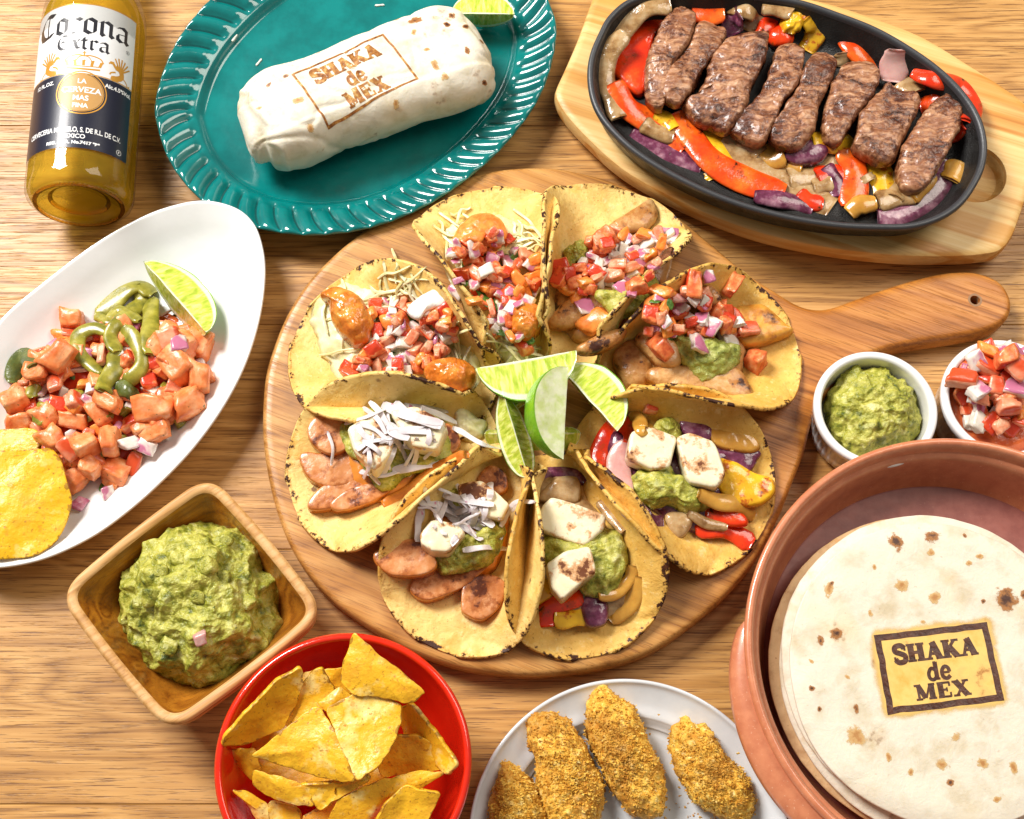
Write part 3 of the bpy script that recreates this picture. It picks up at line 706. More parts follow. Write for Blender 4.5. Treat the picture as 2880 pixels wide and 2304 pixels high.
# ================================================================ square wooden bowl
qz = 4.6
corners = [(945, 55), (1670, 915), (705, 1665), (5, 795)]
qo_ = PP('I', corners, qz)[:, :2]
def rsq(c, rad, n=44, bow=0.0):
    c = ccw(np.array(c)); out = []; m = len(c)
    for i in range(m):
        a, b, d = c[i - 1], c[i], c[(i + 1) % m]
        u = (a - b) / np.linalg.norm(a - b); v = (d - b) / np.linalg.norm(d - b)
        for t in np.linspace(0, 1, 14):
            out.append((1 - t) ** 2 * (b + u * rad) + 2 * t * (1 - t) * (b + (u + v) * rad * 0.08) + t * t * (b + v * rad))
        nx = c[(i + 2) % m] if False else None
        e0, e1 = b + v * rad, d - v * rad
        for t in np.linspace(0, 1, 12)[1:-1]:
            q = e0 + (e1 - e0) * t; nn = np.array([v[1], -v[0]])
            out.append(q + nn * bow * 4 * t * (1 - t))
    return resample(np.array(out), n * m, True)
qo = rsq(qo_, 1.5, 60, 0.10); qc = qo.mean(0)
sqb = empty('square_wooden_bowl', (*qc, 0), 'small square wooden bowl heaped with guacamole, beside the red bowl', 'bowl')
L = arc([(1, -0.55, qz - 0.10), (1, -0.42, qz + 0.0), (1, -0.14, qz + 0.02), (1, 0, qz - 0.14)], 10)
mk('bowl_rim', *loft(qo, L, False, False), M['rim_wood'], sqb, sharp=50)
qi = rsq(qo_, 3.0, 60, 0.1)
inner = arc([(0.05, 0, 1.1), (0.30, 0, 1.15), (0.55, 0, 1.6), (0.72, 0, 2.6), (0.83, 0, 3.7), (0.895, 0, qz - 0.10)], 30)
def qlerp(rings, cap_s, cap_e):
    V = []
    for s, off, z in rings:
        k = np.clip((0.895 - s) / 0.6, 0, 1)
        base = qc + (qo - qc) * s
        if s > 0.85: base = (qo + onormal(qo) * (-0.55)) if abs(s - 0.895) < 1e-6 else qc + ((qo + onormal(qo) * -0.55) - qc) * (s / 0.895)
        else: base = qc + ((qo + onormal(qo) * -0.55) - qc) * (s / 0.895)
        rad = np.linalg.norm(base - qc, axis=1, keepdims=True); circ = qc + (base - qc) / rad * rad.mean()
        V.append(np.c_[base * (1 - k * 0.55) + circ * k * 0.55, np.full(len(base), z)])
    V = np.vstack(V); m = len(qo)
    F = gridF(len(rings), m, False, True)[:, ::-1].tolist()
    if cap_s: F.append(list(range(m))[::-1])
    return V, F
V, F = qlerp(inner, True, False)
qin = mk('bowl_inside', V, F, M['bowl_wood'], sqb, keep=True)
mk('bowl_outside', *loft(qo, [(1, 0, qz - 0.2), (0.985, 0, qz - 1.0), (0.93, 0, 2.6), (0.82, 0, 1.1), (0.7, 0, 0.25), (0.64, 0, 0.02)], False, True), M['rim_wood'], sqb)

# ================================================================ red bowl
rz = 6.6
pl, pr = P('J', 140, 1080, rz), P('J', 2092, 1080, rz)
rc = (pl[:2] + pr[:2]) / 2; rr_ = (pr[0] - pl[0]) / 2
ro = circle(*rc, rr_, 160)
prof = arc([(0.05, 0, 1.0), (0.42, 0, 1.05), (0.62, 0, 1.7), (0.80, 0, 3.4), (0.90, 0, 5.3), (0.945, 0, rz - 0.06), (0.97, 0, rz), (0.995, 0, rz - 0.03), (1.0, 0, rz - 0.15), (0.985, 0, rz - 0.6)], 44)
V, F = loft(ro, prof + [(0.93, 0, 4.6), (0.80, 0, 2.4), (0.6, 0, 0.8), (0.5, 0, 0.5), (0.5, 0, 0.02), (0.45, 0, 0.02)], True, True)
rbowl = mk('red_bowl', V, F, M['red'], keep=True, org=(*rc, 0))
tag(rbowl, 'round bright red bowl full of corn chips', 'bowl')

# ================================================================ round white plate
kz = 2.3
pl = P('K', 78, 1085, kz); pr = P('K', 2032, 1085, kz); pt = P('K', 1055, 148, kz)
kr = (pr[0] - pl[0]) / 2; kc = np.array([(pr[0] + pl[0]) / 2, pt[1] - kr])
ko = circle(*kc, kr, 200)
prof = arc([(0.05, 0, 1.0), (0.66, 0, 1.02), (0.725, 0, 1.08), (0.765, 0, 1.35), (0.78, 0, 1.48), (0.80, 0, 1.53), (0.86, 0, 1.66), (0.95, 0, 2.05), (0.98, 0, kz), (0.995, 0, kz), (1, 0, kz - 0.15), (0.985, 0, kz - 0.3)], 60)
V, F = loft(ko, prof + [(0.8, 0, 1.0), (0.62, 0, 0.5), (0.58, 0, 0.02), (0.55, 0, 0.02)], True, True)
kplate = mk('white_round_plate', V, F, M['white2'], keep=True, org=(*kc, 0))
tag(kplate, 'round white rimmed plate carrying four breaded pieces', 'plate')

# ================================================================ terracotta dish
lz = 4.6
pt, pll = P('L', 1000, 47, lz), P('L', 72, 1000, lz)
lr = 0.0
cx_ = P('L', 1005, 500, lz)[0]; lr = cx_ - pll[0]; lc = np.array([cx_, pt[1] - lr])
lo_ = circle(*lc, lr, 220)
terr = empty('terracotta_dish', (*lc, 0), 'large round terracotta dish with a glazed rim, holding flour tortillas', 'dish')
prof = arc([(1, -0.75, 3.0), (1, -0.6, 3.9), (1, -0.42, lz - 0.12), (1, -0.25, lz + 0.03), (1, -0.05, lz - 0.05), (1, 0, lz - 0.25), (1, -0.05, lz - 0.6)], 24)
mk('dish_rim', *loft(lo_, prof, False, False), M['terra'], terr)
V, F = loft(lo_, [(0.1, 0, 0.9), (0.5, 0, 0.9), (1, -1.7, 0.92), (1, -1.45, 1.0), (1, -1.28, 1.3), (1, -1.0, 2.3)] + [(1, -0.75, 3.0)], True, False)
lin = mk('dish_inside', V, F, M['maroon'], terr, keep=True, sharp=60)
mk('dish_outside', *loft(lo_, arc([(1, -0.05, lz - 0.6), (1, -0.75, lz - 0.78), (1, -1.0, 3.0), (1, -1.3, 1.6), (1, -2.0, 0.3), (1, -2.3, 0.02)], 16), False, True), M['terra'], terr)
q = np.array([circle(*lc, lr - 1.52, 220)[k] for k in range(220)])
mk('floor_ridge', *loft(circle(*lc, lr - 1.33, 200), [(1, -0.05, 1.02), (1, -0.02, 1.12), (1, 0.05, 1.15), (1, 0.11, 1.3)], False, False), flat('ridge_glaze', (0.40, 0.17, 0.12), 0.2, coat=0.5), terr)

# ================================================================ ramekins
def ramekin(x, y0, label, r_px=416):
    z = 3.6
    p = P('N', x, y0, z); l = P('N', x - r_px, y0 + 390, z)
    r = p[0] - l[0]; c = np.array([p[0], p[1] - r])
    dd = c - lc; need = lr + r - 0.95; dl = np.linalg.norm(dd)
    if dl < need: print('ramekin moved', need - dl); c = lc + dd / dl * need
    e = empty('ramekin', (*c, 0), label, 'ramekin', 'small white ramekins of dip')
    o = circle(*c, r, 120)
    V, F = loft(o, arc([(0.05, 0, 0.7), (0.7, 0, 0.72), (0.80, 0, 1.0), (0.835, 0, 2.2), (0.86, 0, 3.3), (0.885, 0, z - 0.05), (0.94, 0, z + 0.03), (0.985, 0, z - 0.04), (1, 0, z - 0.2), (0.985, 0, z - 0.55), (0.95, 0, z - 0.68)], 46), True, False)
    ins = mk('ramekin_wall', V, F, M['white'], e, keep=True)
    a = np.linspace(0, 2 * np.pi, 360, endpoint=False); fl = 0.05 * np.abs(np.sin(a * 22)) ** 0.6
    V = []
    for s, z_ in ((0.95, z - 0.68), (0.945, z - 0.8), (0.93, 2.8), (0.89, 1.2), (0.87, 0.5), (0.84, 0.3)):
        k = 0 if z_ in (z - 0.68, 0.3) else 1
        V.append(np.c_[c[0] + (r * s + fl * k) * np.cos(a), c[1] + (r * s + fl * k) * np.sin(a), np.full(360, z_)])
    F = gridF(6, 360, False, True)[:, ::-1].tolist()
    mk('fluted_side', np.vstack(V), F, M['white'], e)
    mk('ramekin_foot', *loft(circle(*c, r * 0.84, 90), [(1, 0, 0.3), (1, -0.05, 0.02), (0.9, 0, 0.02)], False, True), M['white'], e)
    return c, r, ins
ram1 = ramekin(800, 706, 'white ramekin of guacamole near the paddle board handle')
ram2 = ramekin(1716, 560, 'white ramekin of tomato salsa cut by the right edge')


# lug handle low on the left side of the terracotta dish
a = np.linspace(R(172), R(250), 60); V = []
for i, t in enumerate(a):
    k = math.sin(math.pi * i / 59) ** 0.6
    for off, z in ((-0.3, lz - 0.45), (0.35 * k, lz - 0.5), (1.0 * k, lz - 0.75), (1.15 * k, lz - 1.05), (0.9 * k, lz - 1.35), (-0.6, lz - 2.0)):
        V.append([lc[0] + (lr + off) * math.cos(t), lc[1] + (lr + off) * math.sin(t), z])
mk('lug_handle', np.array(V), gridF(60, 6), M['terra'], terr)
# ================================================================ bottle lying on the table
BR = 3.05
b0 = P('A', 540, 1300, BR); b1 = P('A', 645, 100, BR)
ax = b1 - b0; ax[2] = 0; ax = ax / np.linalg.norm(ax)
side = np.array([ax[1], -ax[0], 0.0]); upv = np.array([0, 0, 1.0])
b0 = b0 - ax * 0.8
bottle = empty('beer_bottle', (b0[0], b0[1], 0), 'clear glass bottle of golden lager lying on its side', 'bottle')
def bt(s, phi, r):   # phi from the top of the lying bottle, towards the right
    s, phi, r = np.broadcast_arrays(np.asarray(s, float), phi, r)
    return b0 + s[..., None] * ax + (r * np.sin(phi))[..., None] * side + (r * np.cos(phi))[..., None] * upv
def revolve(prof, n=96):
    prof = smooth_open(np.array(prof, float), len(prof) * 5)
    ph = np.linspace(0, 2 * np.pi, n, endpoint=False)
    V = np.vstack([bt(np.full(n, s), ph, np.full(n, r)) for s, r in prof])
    return V, gridF(len(prof), n, False, True).tolist(), prof
body = [(0.55, 0.03), (0.50, 1.2), (0.28, 1.9), (0.05, 2.3), (0.0, 2.55), (0.08, 2.78), (0.3, 2.97), (0.7, 3.05), (1.6, 3.05), (5, 3.05), (9, 3.05), (12.2, 3.05), (13.6, 2.8), (15.0, 2.15), (16.4, 1.6), (18.5, 1.38), (21.5, 1.32), (22.6, 1.34), (22.7, 1.5), (23.3, 1.5), (23.4, 1.25)]
V, F, _ = revolve(body, 128)
mk('bottle_glass', V, F, M['glass'], bottle)
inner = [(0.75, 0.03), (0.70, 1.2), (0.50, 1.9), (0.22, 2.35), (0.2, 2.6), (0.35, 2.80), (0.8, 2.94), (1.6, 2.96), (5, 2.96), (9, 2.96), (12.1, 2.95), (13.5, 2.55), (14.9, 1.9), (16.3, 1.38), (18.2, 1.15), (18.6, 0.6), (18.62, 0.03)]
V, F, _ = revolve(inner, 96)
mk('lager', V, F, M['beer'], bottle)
# knurled bead round the heel
n = 64
for k in range(0):
    pass
bead = []; FB = []
for k in range(n):
    ph = k / n * 2 * np.pi
    c = bt(0.03, ph, 2.46)
    a = np.array([bt(0.03, ph + d, r) for d, r in ((-.03, 2.36), (.03, 2.36), (.03, 2.6), (-.03, 2.6))])
    t = a - ax * 0.06
    b = len(bead); bead += list(a) + [x * 0.8 + t.mean(0) * 0.2 for x in t]
    FB += [(b, b + 1, b + 5, b + 4), (b + 1, b + 2, b + 6, b + 5), (b + 2, b + 3, b + 7, b + 6), (b + 3, b, b + 4, b + 7), (b + 4, b + 5, b + 6, b + 7)]
bd = mk('heel_knurling', np.array(bead), FB, M['amber'], bottle); bd['kind'] = 'stuff'
V, F, _ = revolve([(-0.06, 2.3), (-0.1, 2.42), (-0.04, 2.55), (0.04, 2.44), (0.0, 2.3)], 96); mk('heel_ring', V, F, M['amber'], bottle)
V, F, _ = revolve([(0.40, 1.5), (0.32, 1.62), (0.28, 1.75), (0.36, 1.66)], 96); mk('base_ring', V, F, M['amber'], bottle)
mk('bottle_cap', *revolve([(23.0, 1.6), (23.1, 1.62), (23.7, 1.5), (23.8, 0.6), (23.82, 0.02)], 40)[:2], flat('cap_paint', (0.02, 0.03, 0.12), 0.3, coat=0.5), bottle)

LB = 1.97          # where the label starts, from the base
LH = 9.6           # its height
NAVY = 4.82
def lab(x, y, lift=0.0):   # label coordinates (cm across, cm up) -> world
    x = np.asarray(x, float); y = np.asarray(y, float)
    return bt(LB + y, (x + 0.6) / BR, np.full(np.broadcast(x, y).shape, BR + 0.012 + lift))
def patch(name, x0, x1, y0, y1, mat, lift, n=60, m=12):
    X, Y = np.meshgrid(np.linspace(x0, x1, n), np.linspace(y0, y1, m), indexing='ij')
    return mk(name, lab(X, Y, lift).reshape(-1, 3), gridF(n, m), mat, bottle)
HW = BR * R(74)
HL, HR = -BR * R(80), BR * R(58)
patch('label_upper', HL, HR, NAVY, LH, M['lab_white'], 0.0)
patch('label_lower', HL, HR, 0, NAVY, M['lab_navy'], 0.004)
patch('gold_line', HL, HR, NAVY + 0.02, NAVY + 0.08, M['gold'], 0.008, 60, 2)
patch('label_edge', HL, HR, LH, LH + 0.07, M['gold'], 0.004, 60, 2)

def strokes_mesh(strk, fn, seg=0.12):
    """strk: list of (polyline, w) or (polyline, ('nib', angle, w)); fn maps (x, y) arrays to world."""
    V = []; F = []
    for pts, wd in strk:
        p = np.array(pts, float)
        L = np.linalg.norm(np.diff(p, axis=0), axis=1).sum()
        if len(p) > 2 and wd is not None and isinstance(wd, tuple) and wd[0] == 's':
            p = smooth_open(p, max(8, int(L / 0.06))); wd = wd[1]
        elif isinstance(wd, tuple) and wd[0] == 'sn':
            p = smooth_open(p, max(8, int(L / 0.06))); wd = ('nib', wd[1], wd[2])
        else:
            q = [p[0]]
            for a, b in zip(p[:-1], p[1:]):
                k = max(1, int(np.linalg.norm(b - a) / seg))
                q += [a + (b - a) * (i + 1) / k for i in range(k)]
            p = np.array(q)
        if isinstance(wd, tuple):
            d = np.array([math.cos(wd[1]), math.sin(wd[1])]) * wd[2] / 2
            l, r = p - d, p + d
        else:
            t = np.gradient(p, axis=0); t /= np.linalg.norm(t, axis=1, keepdims=True) + 1e-9
            nn = np.c_[-t[:, 1], t[:, 0]] * wd / 2
            l, r = p + nn, p - nn
        b = len(V)
        for i in range(len(p)):
            V += [l[i], r[i]]
        F += [(b + 2 * i, b + 2 * i + 1, b + 2 * i + 3, b + 2 * i + 2) for i in range(len(p) - 1)]
    V = np.array(V)
    return fn(V[:, 0], V[:, 1]), F
# blackletter: a broad pen held at 40 degrees
def BLK(ch):
    nb = ('nib', R(40), 0.20); h = 1.0
    def n(*p): return (list(p), nb)
    def hair(*p): return (list(p), 0.035)
    D = {
        'C': ([(list(((0.85, 1.42), (0.45, 1.50), (0.16, 1.10), (0.12, 0.55), (0.35, 0.08), (0.85, 0.12))), ('sn', R(40), 0.26)), (list(((0.60, 1.40), (0.56, 1.0), (0.58, 0.15))), ('sn', R(40), 0.10)), n((0.80, 1.36), (0.92, 1.44)), n((0.66, 0.16), (0.92, 0.20)), (list(((-0.02, 0.9), (0.02, 0.4), (0.2, 0.0))), ('sn', R(40), 0.1))], 1.02),
        'o': ([n((0.12, 0.86), (0.12, 0.16), (0.34, 0.0)), n((0.28, 1.0), (0.52, 0.84), (0.52, 0.14)), hair((0.12, 0.86), (0.30, 1.02)), hair((0.34, 0.0), (0.54, 0.16))], 0.66),
        'r': ([n((0.02, 0.84), (0.14, 0.94), (0.14, 0.12), (0.26, 0.0)), n((0.34, 0.98), (0.50, 0.84)), hair((0.14, 0.82), (0.36, 1.0))], 0.56),
        'n': ([n((0.02, 0.84), (0.14, 0.94), (0.14, 0.12), (0.24, 0.0)), n((0.30, 0.98), (0.52, 0.84), (0.52, 0.14), (0.64, 0.02)), hair((0.14, 0.82), (0.34, 1.0))], 0.72),
        'a': ([n((0.10, 0.88), (0.34, 0.98), (0.52, 0.84), (0.52, 0.14), (0.64, 0.0)), n((0.12, 0.42), (0.12, 0.14), (0.30, 0.0)), hair((0.12, 0.46), (0.52, 0.56)), hair((0.3, 0.0), (0.52, 0.16))], 0.70),
        'E': ([(list(((0.80, 1.34), (0.40, 1.42), (0.16, 1.0), (0.16, 0.4), (0.42, 0.05), (0.85, 0.10))), ('sn', R(40), 0.20)), n((0.30, 0.78), (0.72, 0.82)), n((0.5, 1.40), (0.88, 1.46)), hair((0.46, 1.3), (0.46, 0.2))], 0.95),
        'x': ([n((0.04, 0.90), (0.20, 0.90), (0.40, 0.10), (0.56, 0.10)), hair((0.52, 0.96), (0.06, 0.04)), n((0.42, 0.92), (0.54, 0.98))], 0.62),
        't': ([n((0.16, 1.20), (0.16, 0.14), (0.32, 0.0)), n((0.0, 0.92), (0.36, 0.92))], 0.46),
    }
    return D[ch]
def word(txt, x0, y0, s, gap=0.0, sy=None):
    out = []; x = x0; sy = sy or s
    for ch in txt:
        st_, adv = BLK(ch)
        for pts, wd in st_:
            pts = [(x + px * s, y0 + py * sy) for px, py in pts]
            if isinstance(wd, tuple): wd = (wd[0], wd[1], wd[2] * s)
            else: wd = wd * s
            out.append((pts, wd))
        x += (adv + gap) * s
    return out, x
def centred(txt, y0, s, gap=0.0, dx=0.0, sy=None):
    _, x = word(txt, 0, y0, s, gap, sy)
    return word(txt, dx - x / 2, y0, s, gap, sy)[0]
V, F = strokes_mesh(centred('Corona', 7.62, 1.36, 0.0, -0.35, 1.04), lambda x, y: lab(x, y, 0.006))
mk('lettering', V, F, M['ink'], bottle, smooth=False)
V, F = strokes_mesh(centred('Extra', 6.52, 0.92, 0.02, -0.15, 0.66), lambda x, y: lab(x, y, 0.006))
mk('lettering', V, F, M['ink'], bottle, smooth=False)
# crown
cr = [([(-0.85, 4.95), (-0.45, 4.90), (0, 4.88), (0.45, 4.90), (0.85, 4.95)], ('s', 0.10)), ([(-0.85, 5.12), (0, 5.04), (0.85, 5.12)], ('s', 0.05))]
for x in (-0.9, -0.45, 0, 0.45, 0.9):
    cr += [([(x * 0.9, 5.1), (x, 5.38)], 0.14), ([(x - 0.08, 5.34), (x + 0.08, 5.42)], 0.09)]
cr += [([(-1.0, 5.38), (-0.8, 5.62), (-0.3, 5.72), (0, 5.66)], ('s', 0.07)), ([(1.0, 5.38), (0.8, 5.62), (0.3, 5.72), (0, 5.66)], ('s', 0.07)), ([(-0.45, 5.3), (-0.25, 5.6), (0, 5.68)], ('s', 0.05)), ([(0.45, 5.3), (0.25, 5.6), (0, 5.68)], ('s', 0.05)),
       ([(0, 5.68), (0, 5.96)], 0.07), ([(-0.1, 5.86), (0.1, 5.86)], 0.05)]
V, F = strokes_mesh(cr, lambda x, y: lab(x * 1.1, (y - 4.7) * 1.12 + 4.98, 0.006)); mk('crown_emblem', V, F, M['gold'], bottle, smooth=False)
# winged beasts either side
for sx in (-1, 1):
    g = [([(1.55, 4.72), (1.95, 4.85), (2.15, 5.05), (2.05, 5.35), (1.75, 5.45)], ('s', 0.30)), ([(1.75, 5.4), (1.55, 5.62), (1.42, 5.60)], ('s', 0.16)), ([(1.42, 5.62), (1.34, 5.52)], 0.08), ([(1.62, 5.7), (1.5, 5.62)], 0.06),
         ([(1.75, 5.15), (1.5, 5.05), (1.42, 4.92)], ('s', 0.08)), ([(1.7, 4.9), (1.5, 4.72), (1.7, 4.66)], ('s', 0.08)),
         ([(2.2, 5.0), (2.45, 4.85), (2.62, 4.62), (2.72, 4.75)], ('s', 0.07))]
    for k in range(6):
        a = R(35 + k * 17); g.append(([(2.05, 5.2), (2.05 + 0.75 * math.cos(a), 5.2 + 0.85 * math.sin(a))], 0.085))
    g = [([(sx * px, py) for px, py in p_], wd) for p_, wd in g]
    V, F = strokes_mesh(g, lambda x, y: lab(x * 1.05, (y - 4.7) * 1.15 + 4.95, 0.006)); mk('winged_emblem', V, F, M['gold'], bottle, smooth=False)
# round emblem
a = np.linspace(0, 2 * np.pi, 65)
for rad_, wd in ((1.40, 0.07), (1.26, 0.04)):
    V, F = strokes_mesh([(list(zip(rad_ * np.cos(a), 3.62 + rad_ * np.sin(a))), wd)], lambda x, y: lab(x, y, 0.012)); mk('ring_emblem', V, F, M['gold'], bottle, smooth=False)
X, Y = np.meshgrid(np.linspace(0.03, 1.22, 8), a, indexing='ij')
mk('emblem_disc', lab(X * np.cos(Y), 3.62 + X * np.sin(Y), 0.008).reshape(-1, 3), gridF(8, 65), flat('emblem_bronze', (0.50, 0.27, 0.08), 0.4), bottle)
def text(txt, x, y, size, mat, align='CENTER', sxx=1.0, lift=0.014, bold=0.0, arc_=0.0, wd=None):
    cu = bpy.data.curves.new('t', 'FONT'); cu.body = txt; cu.size = size; cu.align_x = align; cu.offset = bold
    ob = bpy.data.objects.new('t', cu); col.objects.link(ob)
    dg = bpy.context.evaluated_depsgraph_get(); me = bpy.data.meshes.new_from_object(ob.evaluated_get(dg))
    v = np.array([q.co[:] for q in me.vertices]); f = [list(q.vertices) for q in me.polygons]
    bpy.data.objects.remove(ob, do_unlink=True); bpy.data.curves.remove(cu)
    if wd: sxx = wd / (v[:, 0].max() - v[:, 0].min())
    X = v[:, 0] * sxx; Y = v[:, 1] + y - arc_ * X ** 2
    o = mk('lettering', lab(x + X, Y, lift), f, mat, bottle, smooth=False)
    return o
for t, y, s in (('LA', 4.22, 0.42), ('CERVEZA', 3.62, 0.52), ('MAS', 3.10, 0.46), ('FINA', 2.62, 0.40)):
    text(t, 0, y, s, M['printw'], lift=0.016, bold=0.012)
text('12 FL.OZ.', -2.35, 4.25, 0.34, M['printw'], wd=1.35, bold=0.010)
text('Alc.4.5%Vol.', 2.15, 4.25, 0.36, M['printw'], wd=1.75, bold=0.012)
text('CERVECERIA MODELO, S. DE R.L. DE C.V.', -0.35, 1.02, 0.44, M['printw'], wd=5.7, bold=0.012)
text('MEXICO', -0.25, 0.62, 0.38, M['printw'], wd=1.35, bold=0.010)
text('REG. S.S.A. No.7417 "B"', -0.25, 0.26, 0.27, M['printw'], wd=3.0, bold=0.014)
text('R', 2.45, 0.30, 0.22, M['printw'], bold=0.008)
V, F = strokes_mesh([(list(zip(2.45 + 0.16 * np.cos(a), 0.38 + 0.16 * np.sin(a))), 0.03)], lambda x, y: lab(x, y, 0.014)); mk('registered_ring', V, F, M['printw'], bottle, smooth=False)
text('R', 2.55, 7.12, 0.16, M['ink'], bold=0.004)
V, F = strokes_mesh([(list(zip(2.55 + 0.12 * np.cos(a), 7.18 + 0.12 * np.sin(a))), 0.02)], lambda x, y: lab(x, y, 0.014)); mk('registered_ring', V, F, M['ink'], bottle, smooth=False)
# ================================================================ makers of food pieces
def puff(name, fr, pts, z0, h, mat, parent=None, amp=0.06, freq=1.2, p=2.4, n=96, rings=16, under=0.25, seed=None, sharp=False, wor=0.0, wfreq=1.0, tilt=None, loc3=None, keep=False, smooth=True, lean=None, attrs=False, fine=0.0, grow=1.04, swirl=0.0):
    """A solid body with the given outline, domed on top; z0 is where it lies, h its height."""
    seed = seed if seed is not None else int(abs(pts[0][0] * 7 + pts[0][1] * 3)) % 997
    q = PP(fr, pts, z0 + h * 0.45)[:, :2]
    q = q.mean(0) + (q - q.mean(0)) * grow
    o = ccw(round_poly(q, n, 2, 0.10) if sharp else smooth_closed(q, n))
    size = np.linalg.norm(o - o.mean(0), axis=1).mean()
    c = o.mean(0); V = []
    us = np.linspace(0, 1, rings)
    prof = []
    for u in us:          # bottom centre -> rim
        prof.append((u * 0.98 + 0.01, under * h * (1 - (1 - u ** p) ** (1 / p)) * 1.0))
    nb = len(prof)
    for u in us[::-1]:
        prof.append((0.01 + 0.99 * u, under * h + (1 - under) * h * max(0, 1 - u ** p) ** (1 / p)))
    prof = prof[:nb] + prof[nb:]
    for s, z in prof:
        V.append(np.c_[c + (o - c) * s, np.full(n, z0 + z)])
    V = np.vstack(V); m = len(prof)
    F = gridF(m, n, False, True)[:, ::-1]
    F = F[:, ::-1]
    F = gridF(m, n, False, True)
    F = np.stack([F[:, 0], F[:, 3], F[:, 2], F[:, 1]], 1)
    N = normals(V, F)
    q3 = V + seed * 3.7
    d = amp * fbm(q3, freq, seed, 3)
    if wor: d = d + wor * (0.55 - worley(q3, wfreq, seed)) * np.clip((V[:, 2] - z0) / (0.3 * h), 0.15, 1)
    if swirl: d = d + swirl * (0.35 - np.abs(fbm(q3 + 0.6 * fbm(q3, 0.8, seed + 2, 2)[:, None], wfreq * 0.9, seed + 9, 3)) * 1.8) * np.clip((V[:, 2] - z0) / (0.3 * h), 0.15, 1)
    if fine: d = d + fine * fbm(q3, freq * 5, seed + 5, 3)
    V = V + N * d[:, None]
    if tilt: V[:, 2] += (V[:, 0] - c[0]) * tilt[0] + (V[:, 1] - c[1]) * tilt[1]
    b = (m - 1) * n
    Fl = F.tolist() + [list(range(n)), [b + i for i in range(n)][::-1]]
    Fl[-2], Fl[-1] = Fl[-2][::-1], Fl[-1][::-1]
    return mk(name, V, Fl, mat, parent, keep=keep, smooth=smooth)

def strip(name, pts3, width, thick, mat, parent=None, arch=0.0, amp=0.03, n=None, taper=0.6, tw=0.0, seed=0, freq=1.5):
    p = smooth_open(np.array(pts3, float), n or max(10, int(np.linalg.norm(np.diff(np.array(pts3), axis=0), axis=1).sum() / 0.14)))
    L = len(p); T = np.gradient(p, axis=0); T /= np.linalg.norm(T, axis=1, keepdims=True) + 1e-9
    m = 16; a = np.linspace(0, 2 * np.pi, m, endpoint=False)
    e = 0.5
    cx = np.sign(np.cos(a)) * np.abs(np.cos(a)) ** e; cy = np.sign(np.sin(a)) * np.abs(np.sin(a)) ** e
    V = []
    for i in range(L):
        t = i / (L - 1)
        k = min(1, min(t, 1 - t) / 0.07 * (1 - taper) + taper)
        S = np.cross(T[i], [0, 0, 1]); S /= np.linalg.norm(S) + 1e-9; U = np.cross(S, T[i])
        if tw:
            an = tw * (t - 0.5) + seed * 0.7 % 0.5; S, U = S * math.cos(an) + U * math.sin(an), U * math.cos(an) - S * math.sin(an)
        wv = width * (1 + 0.10 * math.sin(i * 9.0 / L + seed)) * k / 2; hv = thick * (0.6 + 0.4 * k) / 2
        V.append(p[i] + np.outer(cx * wv, S) + np.outer(cy * hv - arch * (cx ** 2) * k, U))
    V = np.vstack(V); F = gridF(L, m, False, True)
    N = normals(V, F); cen = np.repeat(p, m, 0)
    sgn = np.sign(np.sum(N * (V - cen), 1).mean()); 
    if sgn < 0: F = F[:, ::-1]; N = -N
    V = V + N * (amp * fbm(V + seed * 5.1, freq, seed, 2))[:, None]
    Fl = F.tolist()
    e0, e1 = list(range(m)), [(L - 1) * m + i for i in range(m)]
    Fl += [e0, e1[::-1]] if sgn < 0 else [e0[::-1], e1]
    return mk(name, V, Fl, mat, parent)
def pxstrip(name, fr, pts, pile, width, thick, mat, parent=None, lift=0.0, zs=None, **k):
    P3 = []
    for i, (x, y) in enumerate(pts):
        q = pile.at(fr, x, y) if pile is not None else P(fr, x, y, zs[i])
        q = q + np.array([0, 0, thick * 0.35 + lift + (zs[i] if (zs is not None and pile is not None) else 0)])
        P3.append(q)
    P3 = np.array(P3)
    if pile is not None and len(P3) > 2:
        z = P3[:, 2].copy()
        P3[1:-1, 2] = np.maximum(z[1:-1], (z[:-2] + z[1:-1] + z[2:]) / 3)
    return strip(name, P3, width, thick, mat, parent, seed=int(pts[0][0] + pts[0][1]) % 91, **k)

def cube_mesh(name, mat, seed, dims=(1, 1, 1), n=7, rough=0.34, round_=0.36, skew=0.25, fm_side=None):
    """A knife-cut piece about 1 cm across: a rounded, uneven box."""
    r = np.random.default_rng(seed)
    V = []; F = []
    g = np.linspace(-1, 1, n)
    for axis in range(3):
        for s in (-1, 1):
            A, B = np.meshgrid(g, g, indexing='ij'); b = len(V) * 0 + sum(len(x) for x in V)
            q = np.zeros((n * n, 3)); q[:, axis] = s; q[:, (axis + 1) % 3] = A.ravel(); q[:, (axis + 2) % 3] = B.ravel()
            f = gridF(n, n) + b
            if s < 0: f = f[:, ::-1]
            V.append(q); F.append(f)
    V = np.vstack(V); F = np.vstack(F)
    # merge seams
    key = np.round(V * 1000).astype(int); _, idx, inv = np.unique(key, axis=0, return_index=True, return_inverse=True)
    V = V[idx]; F = inv.ravel()[F]
    sph = V / np.linalg.norm(V, axis=1, keepdims=True)
    V = V * (1 - round_) + sph * round_ * 1.25
    V = V + np.stack([V[:, 1] * r.uniform(-skew, skew), V[:, 2] * r.uniform(-skew, skew), V[:, 0] * r.uniform(-skew, skew)], 1)
    V = V * (1 + r.uniform(-0.25, 0.25) * V[:, [1, 2, 0]] * 0.5)
    d = rough * fbm(V + seed * 13, 1.1, seed, 2)
    V = V + sph * d[:, None]
    V = V * 0.5 * np.array(dims)
    return meshdata(name, V, F, mat)
